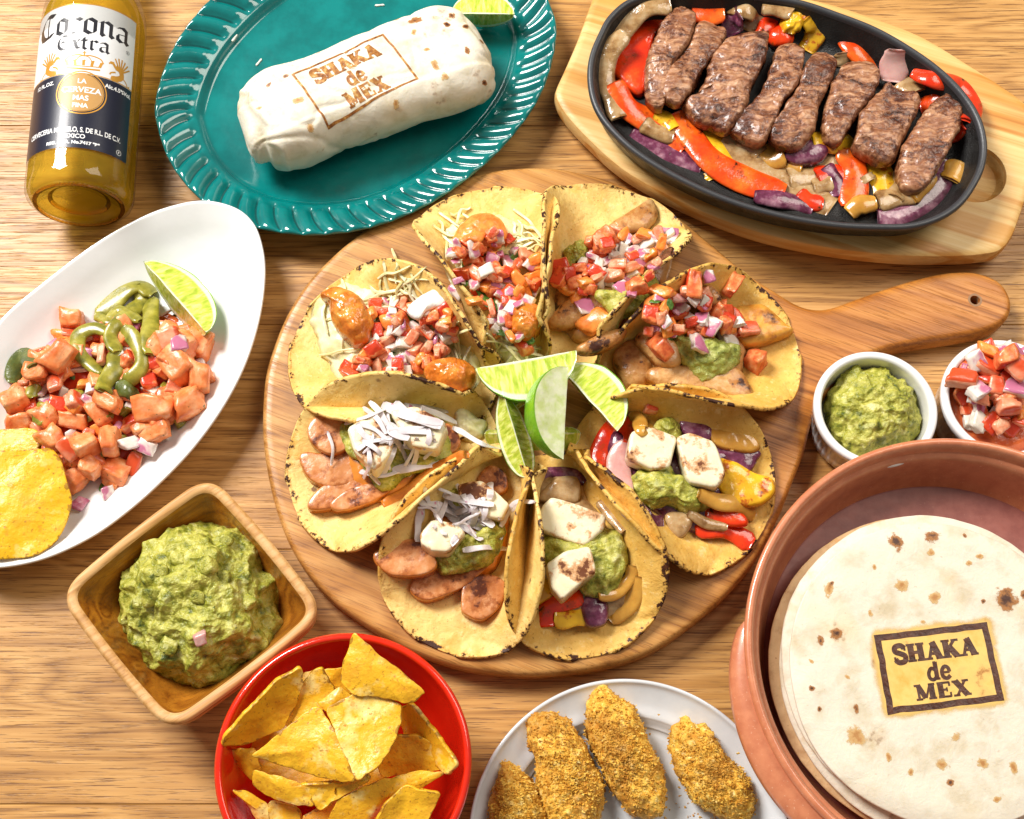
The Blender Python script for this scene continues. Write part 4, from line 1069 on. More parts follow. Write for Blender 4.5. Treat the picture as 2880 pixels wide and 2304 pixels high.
DICE = {
    'tomato_dice': [cube_mesh('tomato_dice', M[['tomato', 'tomato2', 'orange', 'tomato', 'tomato2'][i]], i + 1, d) for i, d in enumerate([(1.1, 1, .8), (1, .8, .5), (1.1, .9, .6), (1, 1, .7), (1.2, .8, .7)])],
    'salmon_dice': [cube_mesh('salmon_dice', M['salmon'], i + 21, d, round_=0.26) for i, d in enumerate([(1.1, 1, .9), (1.3, .9, .8), (1, 1.1, .8), (1.15, .95, .9)])],
    'onion_dice': [cube_mesh('onion_dice', M[['onion', 'onion_w', 'onion', 'onion'][i]], i + 41, d, round_=0.2, skew=0.25) for i, d in enumerate([(1, .9, .42), (1.1, .7, .5), (.9, .8, .45), (1.3, .6, .4)])],
    'purple_dice': [cube_mesh('onion_dice', M['magenta'], i + 61, (1, .8, .4), round_=0.2) for i in range(2)],
    'herb_leaf': [cube_mesh('herb_leaf', M['herb'], i + 71, (1.1, .8, .10), round_=0.6, skew=0.5, rough=0.6) for i in range(4)],
    'chilli_dice': [cube_mesh('chilli_dice', M['chilli'], i + 81, (1, .8, .5), round_=0.3) for i in range(2)],
}
RS = random.Random(11)
def dice(kind, fr, x, y, size, pile, parent, flatz=0.8, lift=0.0):
    me = RS.choice(DICE[kind])
    h = size * flatz * (0.45 if 'onion' in kind or 'leaf' in kind else 0.75)
    if kind == 'herb_leaf': h = size * 0.15
    c = pile.drop(fr, x, y, size * 0.55, h)
    s = size * RS.uniform(0.88, 1.12)
    o = inst(kind, me, c + np.array([0, 0, h * 0.42 + lift]), (RS.choice((0, 0, 1.57, -1.57, 3.14)) + RS.uniform(-.5, .5), RS.uniform(-.5, .5), RS.uniform(0, 6.28)) if 'tomato' in kind or 'salmon' in kind else (RS.uniform(-.6, .6), RS.uniform(-.6, .6), RS.uniform(0, 6.28)), (s * RS.uniform(.75, 1.2), s * RS.uniform(.75, 1.2), s * RS.uniform(.8, 1.1)), parent)
    return o
def inside(x, y, poly):
    c = False; n = len(poly)
    for i in range(n):
        x1, y1 = poly[i]; x2, y2 = poly[i - 1]
        if (y1 > y) != (y2 > y) and x < (x2 - x1) * (y - y1) / (y2 - y1) + x1: c = not c
    return c
def scatter(fr, poly, count, pile, parent, mix=(('tomato_dice', .55, .95), ('onion_dice', .3, .8), ('herb_leaf', .1, .5), ('purple_dice', .05, .6)), mind=None):
    xs = [p[0] for p in poly]; ys = [p[1] for p in poly]; got = []
    area_ = (max(xs) - min(xs)) * (max(ys) - min(ys)); md = mind or 0.62 * math.sqrt(area_ * 0.6 / count)
    tries = 0
    while len(got) < count and tries < 6000:
        tries += 1
        x, y = RS.uniform(min(xs), max(xs)), RS.uniform(min(ys), max(ys))
        if not inside(x, y, poly) or any((x - a) ** 2 + (y - b) ** 2 < md * md for a, b in got): continue
        got.append((x, y))
    for x, y in got:
        t = RS.random(); acc = 0
        for kind, pr, sz in mix:
            acc += pr
            if t <= acc: break
        dice(kind, fr, x, y, sz * RS.uniform(.8, 1.2), pile, parent)

def guac_blob(name, fr, pts, z0, h, parent, mat='guac', amp=0.22, wor=0.35, wf=1.3, n=150, rings=46, keep=True, p=2.0, under=0.2, fine=0.06):
    return puff(name, fr, pts, z0, h, M[mat], parent, amp=amp, freq=0.9, wor=wor * 0.5, wfreq=wf, swirl=0.18, n=n, rings=rings, keep=keep, p=p, under=under, fine=fine)

# ================================================================ tacos
def taco(label, fin, fout, wl, wr, z0=1.72, r_k=1.03, mat='corn', seed=1, ends=(0.25, 0.1)):
    """fin/fout: inner and outer tips (photograph px); wl, wr: half widths at inner, middle, outer (cm)."""
    A, B = P('d', *fin, z0), P('d', *fout, z0)
    L = np.linalg.norm(B - A); e = (B - A) / L; nl = np.array([-e[1], e[0], 0]); c = (A + B) / 2; r = L / 2 * r_k
    t = empty('taco', (c[0], c[1], z0), label, 'taco', 'corn tacos ringed on the paddle board')
    na, nb = 96, 91; ths = 0.2
    aa = np.sin(np.linspace(-np.pi / 2 * 0.985, np.pi / 2 * 0.985, na))
    V = np.zeros((na, nb, 3)); rimv = np.zeros((na, nb))
    ss = np.linspace(0, 1, 46)
    for i, a in enumerate(aa):
        for side_, wv in ((1, wl), (-1, wr)):
            an_ = math.atan2(math.sqrt(max(0, 1 - a * a)) * side_, a)
            rr = r * (1 + 0.018 * float(vn(np.array([[math.cos(an_) * 2.2 + seed, math.sin(an_) * 2.2, seed]]), 1.5, seed)[0]) + 0.008 * float(vn(np.array([[math.cos(an_) * 9 + seed, math.sin(an_) * 9, seed]]), 1.5, seed)[0]))
            Ls = rr * math.sqrt(max(0, 1 - a * a))
            ka = (a + 0.8) / 1.6; k2 = np.clip([(1 - ka) * (1 - 2 * ka), 4 * ka * (1 - ka), ka * (2 * ka - 1)], -1, 2)
            rt = np.array(wv) / np.array([0.6 * r, r, 0.6 * r]); tw = min(0.985, max(0.22, float(np.interp(a, [-0.8, -0.3, 0, 0.35, 0.8], [rt[0], rt[0] * .35 + rt[1] * .65, rt[1], rt[1] * .6 + min(rt[2], 1.0) * .4, min(rt[2], 1.0)])))) * Ls
            s = ss * Ls
            g = np.clip(s / (0.62 * r), 0, 1); g = g * g * (3 - 2 * g)
            lo, hi = R(6), R(112)
            for _ in range(18):
                mid = (lo + hi) / 2
                x = np.trapezoid(np.cos(mid * g), s) if hasattr(np, 'trapezoid') else np.trapz(np.cos(mid * g), s)
                if x > tw: lo = mid
                else: hi = mid
            ph = mid * g
            ds = np.diff(s, prepend=0)
            X = np.cumsum(np.cos(ph) * ds); Z = np.cumsum(np.sin(ph) * ds)
            Zb = ends[0] * max(0, -a) ** 3 + ends[1] * max(0, a) ** 3
            pos = c[None] + e[None] * (a * r) + nl[None] * (X * side_)[:, None]; pos[:, 2] = z0 + Z + Zb
            jj = 45 + side_ * np.arange(46)
            V[i, jj] = pos
            rimv[i, jj] = np.clip(1 - np.sqrt(a * a + (s / rr) ** 2), 0, 1)
    Vt = V.reshape(-1, 3); F = gridF(na, nb); N = normals(Vt, F)
    if N[len(N) // 2, 2] < 0: N = -N; F = F[:, ::-1]
    Vt = Vt + N * (0.10 * fbm(Vt + seed * 9, 0.55, seed, 2) + 0.03 * fbm(Vt + seed * 9, 2.5, seed, 2))[:, None]
    Vb = Vt - N * ths
    V2 = np.vstack([Vt, Vb]); o = len(Vt)
    F2 = F[:, ::-1] + o
    bd = [i * nb for i in range(na)] + [(na - 1) * nb + j for j in range(1, nb)] + [i * nb + nb - 1 for i in range(na - 2, -1, -1)] + [j for j in range(nb - 2, 0, -1)]
    Fs = [(bd[k], bd[(k + 1) % len(bd)], bd[(k + 1) % len(bd)] + o, bd[k] + o) for k in range(len(bd))]
    Fs = [f[::-1] for f in Fs] if np.dot(np.cross(V2[Fs[0][1]] - V2[Fs[0][0]], V2[Fs[0][3]] - V2[Fs[0][0]]), V2[Fs[0][0]] - c) < 0 else Fs
    rv = rimv.ravel()
    ob = mk('tortilla', V2, F.tolist() + F2.tolist() + Fs, M[mat], t, attrs={'rim': np.r_[rv, rv * 0.7]}, keep=True, org=(c[0], c[1], z0))
    return t, ob
HWD = {}
T = {}
def T_(k, *a, **kw):
    T[k] = taco(*a, **kw)
T_(1, 'upper left taco with an orange saucy fried piece, cream sauce and diced tomato', (1035, 838), (636, 690), (4.2, 4.9, 4.6), (1.3, 4.4, 4.8), seed=1)
T_(2, 'taco at the top with shredded cabbage, a fried piece and salsa, narrow between its neighbours', (1092, 775), (1002, 408), (0.9, 3.0, 3.9), (1.0, 3.1, 4.2), seed=2)
T_(3, 'top right taco with grilled chicken, guacamole and salsa, bare tortilla at its outer end', (1180, 775), (1330, 412), (1.0, 3.3, 4.2), (1.0, 3.2, 3.8), seed=3)
T_(4, 'right hand taco with sliced grilled chicken, guacamole and tomato salsa', (1262, 805), (1668, 716), (1.2, 3.7, 4.8), (1.3, 3.9, 5.0), seed=4, mat='corn2')
T_(5, 'lower right taco with two grilled cheese cubes, guacamole and red and yellow pepper', (1222, 905), (1598, 1118), (1.8, 4.7, 5.4), (1.9, 4.1, 5.2), seed=5, mat='corn2')
T_(6, 'bottom taco with two grilled cheese pieces, guacamole and red pepper curl', (1160, 962), (1250, 1376), (1.2, 4.1, 4.6), (1.0, 3.3, 4.2), seed=6, mat='corn2')
T_(7, 'bottom left taco with sausage slices, guacamole and heaped radish shreds', (1088, 965), (925, 1362), (1.0, 3.5, 4.3), (1.6, 4.3, 4.8), seed=7)
T_(8, 'left taco with four sausage slices, cheese, guacamole and long radish shreds', (1040, 905), (622, 1052), (1.2, 3.7, 4.6), (1.4, 4.2, 4.6), seed=8)
# ================================================================ taco fillings
PL = {}
for k in T:
    t, ob = T[k]; V = GEO[ob.name][0]
    PL[k] = Pile(V[:, :2].min(0) - 0.5, V[:, :2].max(0) + 0.5, [ob], floor=1.7)
def centre_h(k, fr, pts, z=3.0, q=35):
    return PL[k].mean(ccw(PP(fr, pts, z)[:, :2]), q)
def bed(k, fr, pts, h, mat, name, drop=0.2, **kw):
    z = centre_h(k, fr, pts) - drop
    o = puff(name, fr, pts, z, h, M[mat], T[k][0], keep=True, **kw); PL[k].add(o); return o
def lay(k, name, fr, pts, h, mat, drop=0.15, q=60, **kw):
    """A larger piece of filling that rests on the pile."""
    z = centre_h(k, fr, pts, 3.5, q) - drop
    o = puff(name, fr, pts, z, h, M[mat], T[k][0], keep=True, **kw); PL[k].add(o); return o
def shreds(k, fr, poly, count, mat='cabbage', wid=0.16, ln=(1.2, 2.4), name='cabbage_shred', thick=0.07, curl=0.5, lift=0.05):
    xs = [p[0] for p in poly]; ys = [p[1] for p in poly]; s = FR[fr][2]; n = 0
    Vs = []; 
    for _ in range(count * 8):
        if n >= count: break
        x, y = RS.uniform(min(xs), max(xs)), RS.uniform(min(ys), max(ys))
        if not inside(x, y, poly): continue
        n += 1
        a = RS.uniform(0, 6.28); l = RS.uniform(*ln) * 49 * s / 2; cv = RS.uniform(-curl, curl) * l
        dx, dy = math.cos(a), math.sin(a)
        pts = [(x - dx * l, y - dy * l), (x + dy * cv * 0.6, y - dx * cv * 0.6), (x + dx * l * 0.5, y + dy * l * 0.5), (x + dx * l, y + dy * l + cv * 0.4)]
        pxstrip(name, fr, pts, PL[k], wid * RS.uniform(.7, 1.3), thick, M[mat], T[k][0], lift=lift + RS.uniform(0, .15), tw=1.0, amp=0.01, n=14)
PICO = (('tomato_dice', .58, .74), ('onion_dice', .27, .66), ('herb_leaf', .12, .45), ('purple_dice', .03, .45))
# 1
k = 1
bed(k, 'E', [(400, 900), (560, 780), (760, 800), (900, 700), (1050, 800), (1250, 930), (1380, 1200), (1340, 1400), (1000, 1420), (640, 1420), (500, 1250), (420, 1080)], 1.5, 'cabbage', 'cabbage_bed', wor=0.3, wfreq=2.0, amp=0.2, n=120, rings=24)
shreds(k, 'E', [(420, 950), (520, 800), (760, 800), (900, 620), (1030, 720), (1060, 850), (900, 900), (640, 1100), (660, 1250), (520, 1200)], 30)
shreds(k, 'E', [(1100, 1050), (1280, 1050), (1400, 1300), (1330, 1430), (1200, 1200)], 10)
lay(k, 'fried_piece', 'E', [(440, 840), (560, 800), (660, 850), (735, 950), (745, 1040), (700, 1130), (610, 1120), (520, 1010), (490, 900)], 1.9, 'fried', amp=0.16, freq=1.6, fine=0.04, n=120, rings=26)
lay(k, 'fried_piece', 'E', [(1075, 1275), (1190, 1235), (1320, 1250), (1375, 1330), (1310, 1425), (1170, 1415), (1085, 1350)], 1.9, 'fried', amp=0.14, freq=1.6, fine=0.04, n=120, rings=26)
dice('tomato_dice', 'E', 1190, 990, 1.31, PL[k], T[k][0]); dice('tomato_dice', 'E', 1150, 1170, 1.23, PL[k], T[k][0]); dice('tomato_dice', 'E', 890, 1030, 1.15, PL[k], T[k][0]); dice('tomato_dice', 'E', 610, 1310, 1.07, PL[k], T[k][0])
dice('onion_dice', 'E', 1190, 1060, 1.07, PL[k], T[k][0]); dice('onion_dice', 'E', 920, 1270, 1.07, PL[k], T[k][0]); dice('onion_dice', 'E', 760, 1120, 0.98, PL[k], T[k][0]); dice('onion_dice', 'E', 1090, 1250, 0.98, PL[k], T[k][0])
scatter('E', [(740, 890), (900, 880), (1000, 950), (1120, 960), (1240, 940), (1250, 1150), (1100, 1240), (1060, 1370), (850, 1390), (620, 1420), (600, 1290), (740, 1200), (730, 1030)], 85, PL[k], T[k][0], PICO)
lay(k, 'cream_sauce', 'E', [(960, 940), (1010, 880), (1100, 820), (1200, 805), (1235, 860), (1180, 905), (1090, 930), (1030, 985)], 0.45, 'mayo', amp=0.10, drop=-0.25)
# 2
k = 2
bed(k, 'E', [(1180, 480), (1350, 380), (1550, 380), (1720, 480), (1740, 900), (1720, 1240), (1520, 1200), (1380, 950), (1230, 780)], 1.6, 'cabbage', 'cabbage_bed', wor=0.3, wfreq=2, amp=0.2, n=120, rings=24)
shreds(k, 'E', [(1180, 330), (1330, 330), (1240, 480), (1200, 620), (1150, 500)], 6)
shreds(k, 'E', [(1560, 390), (1720, 380), (1730, 640), (1620, 580)], 10)
shreds(k, 'E', [(1430, 1100), (1720, 1100), (1720, 1250), (1520, 1240)], 16)
lay(k, 'fried_piece', 'E', [(1245, 540), (1265, 450), (1350, 375), (1470, 355), (1545, 410), (1560, 500), (1470, 560), (1330, 590)], 1.5, 'orange', amp=0.14, freq=1.6, n=110, rings=24)
lay(k, 'fried_piece', 'E', [(1600, 920), (1680, 890), (1760, 930), (1770, 1050), (1690, 1110), (1600, 1060)], 1.8, 'fried', amp=0.16, freq=1.8, fine=0.04, n=110, rings=24)
dice('onion_dice', 'E', 1330, 760, 1.39, PL[k], T[k][0]); dice('tomato_dice', 'E', 1590, 870, 1.23, PL[k], T[k][0]); dice('herb_leaf', 'E', 1470, 870, 1.31, PL[k], T[k][0]); dice('onion_dice', 'E', 1250, 800, 0.74, PL[k], T[k][0])
scatter('E', [(1240, 540), (1320, 520), (1480, 450), (1560, 500), (1650, 560), (1740, 620), (1740, 900), (1600, 930), (1620, 1080), (1480, 1060), (1400, 940), (1290, 800), (1230, 680)], 85, PL[k], T[k][0], PICO)
scatter('E', [(1450, 980), (1600, 1060), (1720, 1120), (1700, 1170), (1520, 1140)], 9, PL[k], T[k][0], PICO)
# 3
k = 3
lay(k, 'chicken_slice', 'F', [(500, 475), (640, 370), (800, 275), (850, 300), (862, 370), (800, 450), (700, 470), (600, 520)], 0.9, 'chicken', p=3, amp=0.08)
bed(k, 'F', [(260, 640), (420, 520), (700, 480), (920, 560), (920, 720), (780, 960), (640, 1080), (400, 1120), (260, 980), (230, 800)], 1.3, 'chicken', 'chicken_bed', amp=0.2, n=110, rings=20)
lay(k, 'chicken_slice', 'F', [(330, 865), (400, 880), (425, 985), (330, 1050), (225, 1045), (205, 990)], 1.0, 'chicken', p=3.5, amp=0.08)
lay(k, 'chicken_slice', 'F', [(375, 1165), (480, 1105), (600, 1060), (670, 1060), (610, 1140), (490, 1200), (400, 1200)], 0.9, 'chicken', p=3.5, amp=0.08)
lay(k, 'tomato_slice', 'F', [(420, 560), (480, 470), (600, 470), (590, 560), (520, 630), (430, 650)], 0.7, 'tomato2', amp=0.06)
dice('onion_dice', 'F', 430, 935, 1.15, PL[k], T[k][0]); dice('tomato_dice', 'F', 480, 1020, 1.31, PL[k], T[k][0]); dice('onion_dice', 'F', 470, 750, 1.31, PL[k], T[k][0]); dice('tomato_dice', 'F', 270, 720, 1.31, PL[k], T[k][0]); dice('onion_dice', 'F', 790, 530, 1.15, PL[k], T[k][0]); dice('onion_dice', 'F', 900, 510, 1.23, PL[k], T[k][0])
pxstrip('bacon_piece', 'F', [(800, 660), (870, 630), (950, 590)], PL[k], 0.9, 0.2, M['steak'], T[k][0], lift=0.1)
scatter('F', [(420, 520), (620, 450), (750, 470), (930, 480), (900, 640), (830, 740), (700, 790), (520, 800), (430, 880), (260, 840), (240, 740), (400, 650)], 62, PL[k], T[k][0], PICO)
z = centre_h(k, 'F', [(520, 820), (850, 720), (740, 940)], 4)
for pts, h in (([(500, 830), (700, 780), (830, 710), (865, 800), (750, 930), (640, 990), (620, 1035), (570, 1010), (560, 900)], 1.1), ([(305, 570), (400, 505), (470, 560), (400, 640), (340, 670), (310, 640)], 0.9)):
    z = centre_h(k, 'F', pts, 4, 60); PL[k].add(guac_blob('guacamole', 'F', pts, z - 0.55, h, T[k][0], 'guac', n=110, rings=26))
dice('onion_dice', 'F', 640, 800, 0.9, PL[3], T[3][0]); dice('tomato_dice', 'F', 730, 790, 0.9, PL[3], T[3][0]); dice('purple_dice', 'F', 700, 860, 0.7, PL[3], T[3][0])
# 4
k = 4
lay(k, 'chicken_slice', 'F', [(1325, 940), (1420, 910), (1510, 915), (1640, 1030), (1680, 1065), (1560, 1120), (1400, 1155), (1330, 1090)], 1.0, 'chicken_gold', p=4, amp=0.05, drop=0.0)
lay(k, 'chicken_slice', 'F', [(1080, 820), (1180, 785), (1250, 880), (1160, 910)], 0.9, 'chicken', p=3)
bed(k, 'F', [(800, 900), (1080, 860), (1300, 950), (1380, 1120), (1340, 1330), (1050, 1400), (780, 1360), (700, 1180), (760, 1040)], 1.3, 'chicken', 'chicken_bed', amp=0.2, n=110, rings=20)
lay(k, 'chicken_slice', 'F', [(590, 1235), (640, 1150), (720, 1130), (830, 1255), (790, 1390), (700, 1410), (640, 1360)], 1.2, 'chicken', p=3.5, amp=0.10)
lay(k, 'chicken_slice', 'F', [(790, 1340), (830, 1290), (1000, 1275), (1200, 1300), (1340, 1285), (1425, 1400), (1400, 1485), (1250, 1460), (1080, 1475), (880, 1400)], 1.0, 'chicken', p=3.5, amp=0.12, n=130)
lay(k, 'chicken_slice', 'F', [(725, 1095), (850, 1060), (960, 1130), (1010, 1240), (960, 1290), (860, 1270), (780, 1190)], 0.9, 'chicken', p=3.5, amp=0.08)
pts = [(945, 1040), (1100, 1070), (1250, 1130), (1350, 1150), (1355, 1240), (1250, 1340), (1150, 1385), (1060, 1300), (970, 1190)]
z = centre_h(k, 'F', pts, 4.5, 60); PL[k].add(guac_blob('guacamole', 'F', pts, z - 0.3, 1.3, T[k][0], 'guac2', n=130, rings=30))
for x, y, s, kd in ((1070, 785, 1.6, 'tomato_dice'), (1160, 745, 1.2, 'onion_dice'), (1310, 800, 1.5, 'tomato_dice'), (1450, 1255, 1.7, 'tomato_dice'), (1410, 1055, 1.4, 'tomato_dice'), (835, 1450, 1.3, 'tomato_dice'), (1235, 970, 1.3, 'onion_dice'), (1105, 1145, 1.2, 'onion_dice'), (1280, 1110, 1.3, 'onion_dice'), (880, 850, 1.2, 'tomato_dice'), (1195, 1025, 1.2, 'onion_dice'), (880, 1180, 1.8, 'tomato_dice')):
    dice(kd, 'F', x, y, s * 0.78, PL[k], T[k][0])
pxstrip('onion_slice', 'F', [(940, 870), (1060, 900), (1180, 950)], PL[k], 0.5, 0.25, M['pink_onion'], T[k][0], lift=0.15)
pxstrip('tomato_slice', 'F', [(1250, 930), (1330, 990), (1365, 1100)], PL[k], 0.7, 0.3, M['tomato2'], T[k][0], lift=0.1)
scatter('F', [(830, 880), (1000, 850), (1180, 890), (1300, 960), (1350, 1080), (1200, 1090), (1000, 1050), (950, 1150), (840, 1080), (800, 980)], 58, PL[k], T[k][0], PICO)
# 5
k = 5
def cheese(k, fr, pts, h=1.3, **kw):
    return lay(k, 'grilled_cheese', fr, pts, h, 'cheese', p=12, sharp=True, amp=0.05, n=120, rings=40, drop=0.0, under=0.06, q=75, grow=1.12, **kw)
bed(k, 'H', [(760, 330), (1000, 240), (1350, 200), (1550, 400), (1600, 700), (1450, 850), (1200, 860), (950, 760), (820, 600)], 1.3, 'purple_onion', 'onion_bed', amp=0.25, n=110, rings=20)
lay(k, 'pepper_piece', 'H', [(1350, 180), (1500, 205), (1600, 290), (1655, 375), (1560, 400), (1380, 350)], 0.39, 'brown_pepper', p=4, amp=0.1)
lay(k, 'onion_piece', 'H', [(1180, 170), (1290, 150), (1360, 180), (1365, 330), (1250, 330), (1190, 270)], 0.45, 'purple_onion', p=4)
lay(k, 'onion_piece', 'H', [(1390, 380), (1500, 370), (1650, 400), (1640, 450), (1590, 520), (1500, 480)], 0.39, 'purple_onion', p=3)
lay(k, 'pepper_piece', 'H', [(1400, 450), (1500, 465), (1640, 530), (1725, 560), (1735, 650), (1620, 720), (1490, 700), (1400, 600)], 0.52, 'yellow_pepper', p=3.5, amp=0.1)
pxstrip('pepper_strip', 'H', [(850, 240), (760, 310), (710, 420), (730, 520), (790, 600)], PL[k], 1.32, 0.25, M['red_pepper'], T[k][0], arch=0.15)
pxstrip('pepper_strip', 'H', [(860, 210), (900, 270), (930, 340)], PL[k], 1.43, 0.28, M['red_pepper'], T[k][0], arch=0.15, lift=0.2)
pxstrip('onion_strip', 'H', [(870, 350), (820, 450), (830, 600), (880, 720), (980, 790)], PL[k], 1.21, 0.17, M['pink_onion'], T[k][0], arch=0.12, lift=0.1)
lay(k, 'pepper_piece', 'H', [(1340, 710), (1500, 740), (1575, 790), (1560, 840), (1400, 830), (1330, 790)], 0.45, 'red_pepper', p=3)
pxstrip('pepper_strip', 'H', [(1270, 860), (1400, 850), (1500, 890), (1610, 950)], PL[k], 1.10, 0.22, M['red_pepper'], T[k][0], arch=0.1)
pxstrip('onion_strip', 'H', [(920, 730), (1000, 800), (1080, 830)], PL[k], 0.77, 0.17, M['purple_onion'], T[k][0])
lay(k, 'onion_piece', 'H', [(1095, 775), (1170, 760), (1260, 790), (1230, 880), (1170, 915), (1110, 850)], 0.59, 'soft_onion', p=3)
for pts, h in (([(870, 560), (980, 500), (1100, 470), (1180, 540), (1370, 650), (1370, 705), (1250, 760), (1100, 710), (1010, 735), (920, 660)], 1.5), ([(1040, 290), (1060, 235), (1130, 215), (1190, 290), (1150, 330)], 1.0)):
    z = centre_h(k, 'H', pts, 5, 60); PL[k].add(guac_blob('guacamole', 'H', pts, z - 0.3, h, T[k][0], 'guac', n=130, rings=30))
cheese(k, 'H', [(895, 315), (1000, 285), (1150, 340), (1105, 505), (1010, 515), (875, 450)])
cheese(k, 'H', [(1165, 350), (1240, 320), (1370, 370), (1435, 550), (1380, 620), (1225, 590)])
pxstrip('pepper_strip', 'H', [(1290, 650), (1400, 700), (1530, 720), (1620, 790)], PL[k], 0.9, 0.22, M['brown_pepper'], T[k][0], arch=0.12, lift=0.1)
pxstrip('onion_strip', 'H', [(1230, 760), (1330, 830), (1460, 850)], PL[k], 0.6, 0.2, M['soft_onion'], T[k][0], arch=0.1, lift=0.1)
pxstrip('pepper_strip', 'H', [(1010, 250), (960, 280), (930, 240), (890, 180)], PL[k], 0.8, 0.2, M['brown_pepper'], T[k][0], arch=0.1, lift=0.1)
# 6
k = 6
bed(k, 'H', [(330, 600), (560, 560), (650, 700), (850, 900), (950, 1150), (900, 1300), (700, 1400), (450, 1380), (290, 1250), (310, 900)], 1.2, 'soft_onion', 'onion_bed', amp=0.25, n=110, rings=20)
lay(k, 'onion_piece', 'H', [(340, 680), (400, 600), (480, 550), (580, 560), (585, 690), (500, 720), (400, 705)], 0.45, 'soft_onion', p=3)
lay(k, 'pepper_piece', 'H', [(245, 1160), (330, 1105), (410, 1180), (430, 1245), (320, 1310), (250, 1260)], 0.45, 'yellow_pepper', p=3)
pts = [(345, 900), (480, 900), (640, 880), (740, 850), (830, 890), (870, 1020), (855, 1110), (780, 1230), (700, 1245), (600, 1230), (500, 1100), (380, 1040)]
z = centre_h(k, 'H', pts, 5, 60); PL[k].add(guac_blob('guacamole', 'H', pts, z - 0.2, 1.5, T[k][0], 'guac', n=140, rings=34))
pxstrip('pepper_strip', 'H', [(395, 1440), (390, 1340), (460, 1280), (610, 1255)], PL[k], 1.21, 0.25, M['red_pepper'], T[k][0], arch=0.12)
pxstrip('pepper_strip', 'H', [(440, 1370), (520, 1380), (620, 1360)], PL[k], 1.21, 0.22, M['yellow_pepper'], T[k][0], arch=0.12)
pxstrip('pepper_strip', 'H', [(940, 1140), (910, 1260), (840, 1340), (770, 1400)], PL[k], 0.99, 0.19, M['brown_pepper'], T[k][0], arch=0.1)
lay(k, 'onion_piece', 'H', [(610, 1240), (700, 1220), (755, 1290), (745, 1415), (650, 1435), (605, 1360)], 0.59, 'purple_onion', p=2.4)
cheese(k, 'H', [(380, 745), (430, 700), (560, 735), (725, 800), (712, 870), (610, 962), (480, 925), (345, 860)])
cheese(k, 'H', [(400, 1085), (500, 1015), (640, 988), (672, 1130), (600, 1180), (490, 1278), (430, 1210)])
pxstrip('onion_strip', 'H', [(330, 560), (420, 530), (540, 540), (620, 590)], PL[k], 0.7, 0.2, M['purple_onion'], T[k][0], arch=0.1, lift=0.1)
pxstrip('onion_strip', 'H', [(300, 700), (330, 800), (310, 900)], PL[k], 0.7, 0.2, M['soft_onion'], T[k][0], arch=0.1, lift=0.1)
pxstrip('pepper_strip', 'H', [(700, 1260), (800, 1240), (880, 1160), (900, 1080)], PL[k], 0.7, 0.22, M['brown_pepper'], T[k][0], arch=0.1, lift=0.15)
pxstrip('onion_strip', 'H', [(700, 700), (780, 790), (850, 880)], PL[k], 0.6, 0.2, M['soft_onion'], T[k][0], arch=0.1, lift=0.1)
# 7
def sausage(k, fr, pts, h=0.75, **kw):
    o = lay(k, 'sausage_slice', fr, pts, h, 'sausage', p=10, amp=0.05, n=80, rings=22, under=0.15, q=50, drop=0.0, grow=1.2, **kw)
    me = o.data; me.materials.append(M['sausage_skin'])
    zs = np.array([v.co.z for v in me.vertices]); top = zs.max()
    for p_ in me.polygons:
        if p_.normal.z < 0.72: p_.material_index = 1
    return o
k = 7
sausage(k, 'G', [(1370, 560), (1430, 505), (1505, 540), (1515, 620), (1440, 660), (1375, 630)])
bed(k, 'G', [(1000, 850), (1150, 660), (1350, 640), (1520, 700), (1520, 900), (1440, 1100), (1250, 1150), (1050, 1080), (950, 980)], 1.3, 'sausage_skin', 'sausage_bed', amp=0.2, n=110, rings=20)
sausage(k, 'G', [(765, 1030), (850, 965), (1000, 948), (1090, 1060), (1030, 1120), (860, 1125)])
sausage(k, 'G', [(1270, 1310), (1285, 1200), (1380, 1150), (1490, 1190), (1470, 1310), (1380, 1385), (1290, 1355)])
sausage(k, 'G', [(985, 1190), (1070, 1115), (1300, 1070), (1400, 1075), (1270, 1195), (1090, 1268), (1000, 1245)])
for pts, h in (([(1050, 1000), (1200, 930), (1350, 860), (1500, 800), (1480, 960), (1400, 1060), (1200, 1128), (1110, 1080)], 1.2), ([(1150, 680), (1200, 630), (1290, 640), (1280, 740), (1160, 720)], 1.0)):
    z = centre_h(k, 'G', pts, 5, 55); PL[k].add(guac_blob('guacamole', 'G', pts, z - 0.2, h, T[k][0], 'guac', n=120, rings=28))
cheese(k, 'G', [(1250, 620), (1380, 600), (1480, 680), (1530, 730), (1490, 810), (1370, 790), (1260, 720)])
cheese(k, 'G', [(1020, 910), (1090, 830), (1220, 850), (1270, 900), (1180, 1005), (1090, 1000), (1030, 960)])
def rad(k, *pts, wd=0.34): pxstrip('radish_shred', 'G', pts, PL[k], wd * 0.8, 0.05, M['radish'], T[k][0], lift=0.16, tw=0.6, amp=0.01)
rad(7, (1040, 615), (1060, 690), (1080, 730)); rad(7, (1005, 705), (1130, 735), (1260, 790), wd=0.6); rad(7, (1130, 740), (1320, 830), (1505, 912), wd=0.62); rad(7, (1180, 780), (1280, 860), (1380, 930), wd=0.5)
rad(7, (1425, 590), (1430, 640), (1425, 690), wd=0.45); rad(7, (1265, 990), (1400, 972), (1535, 980), wd=0.4); rad(7, (1490, 850), (1570, 760), (1690, 705), wd=0.36); rad(7, (1020, 740), (1005, 830), (1000, 940), wd=0.45)
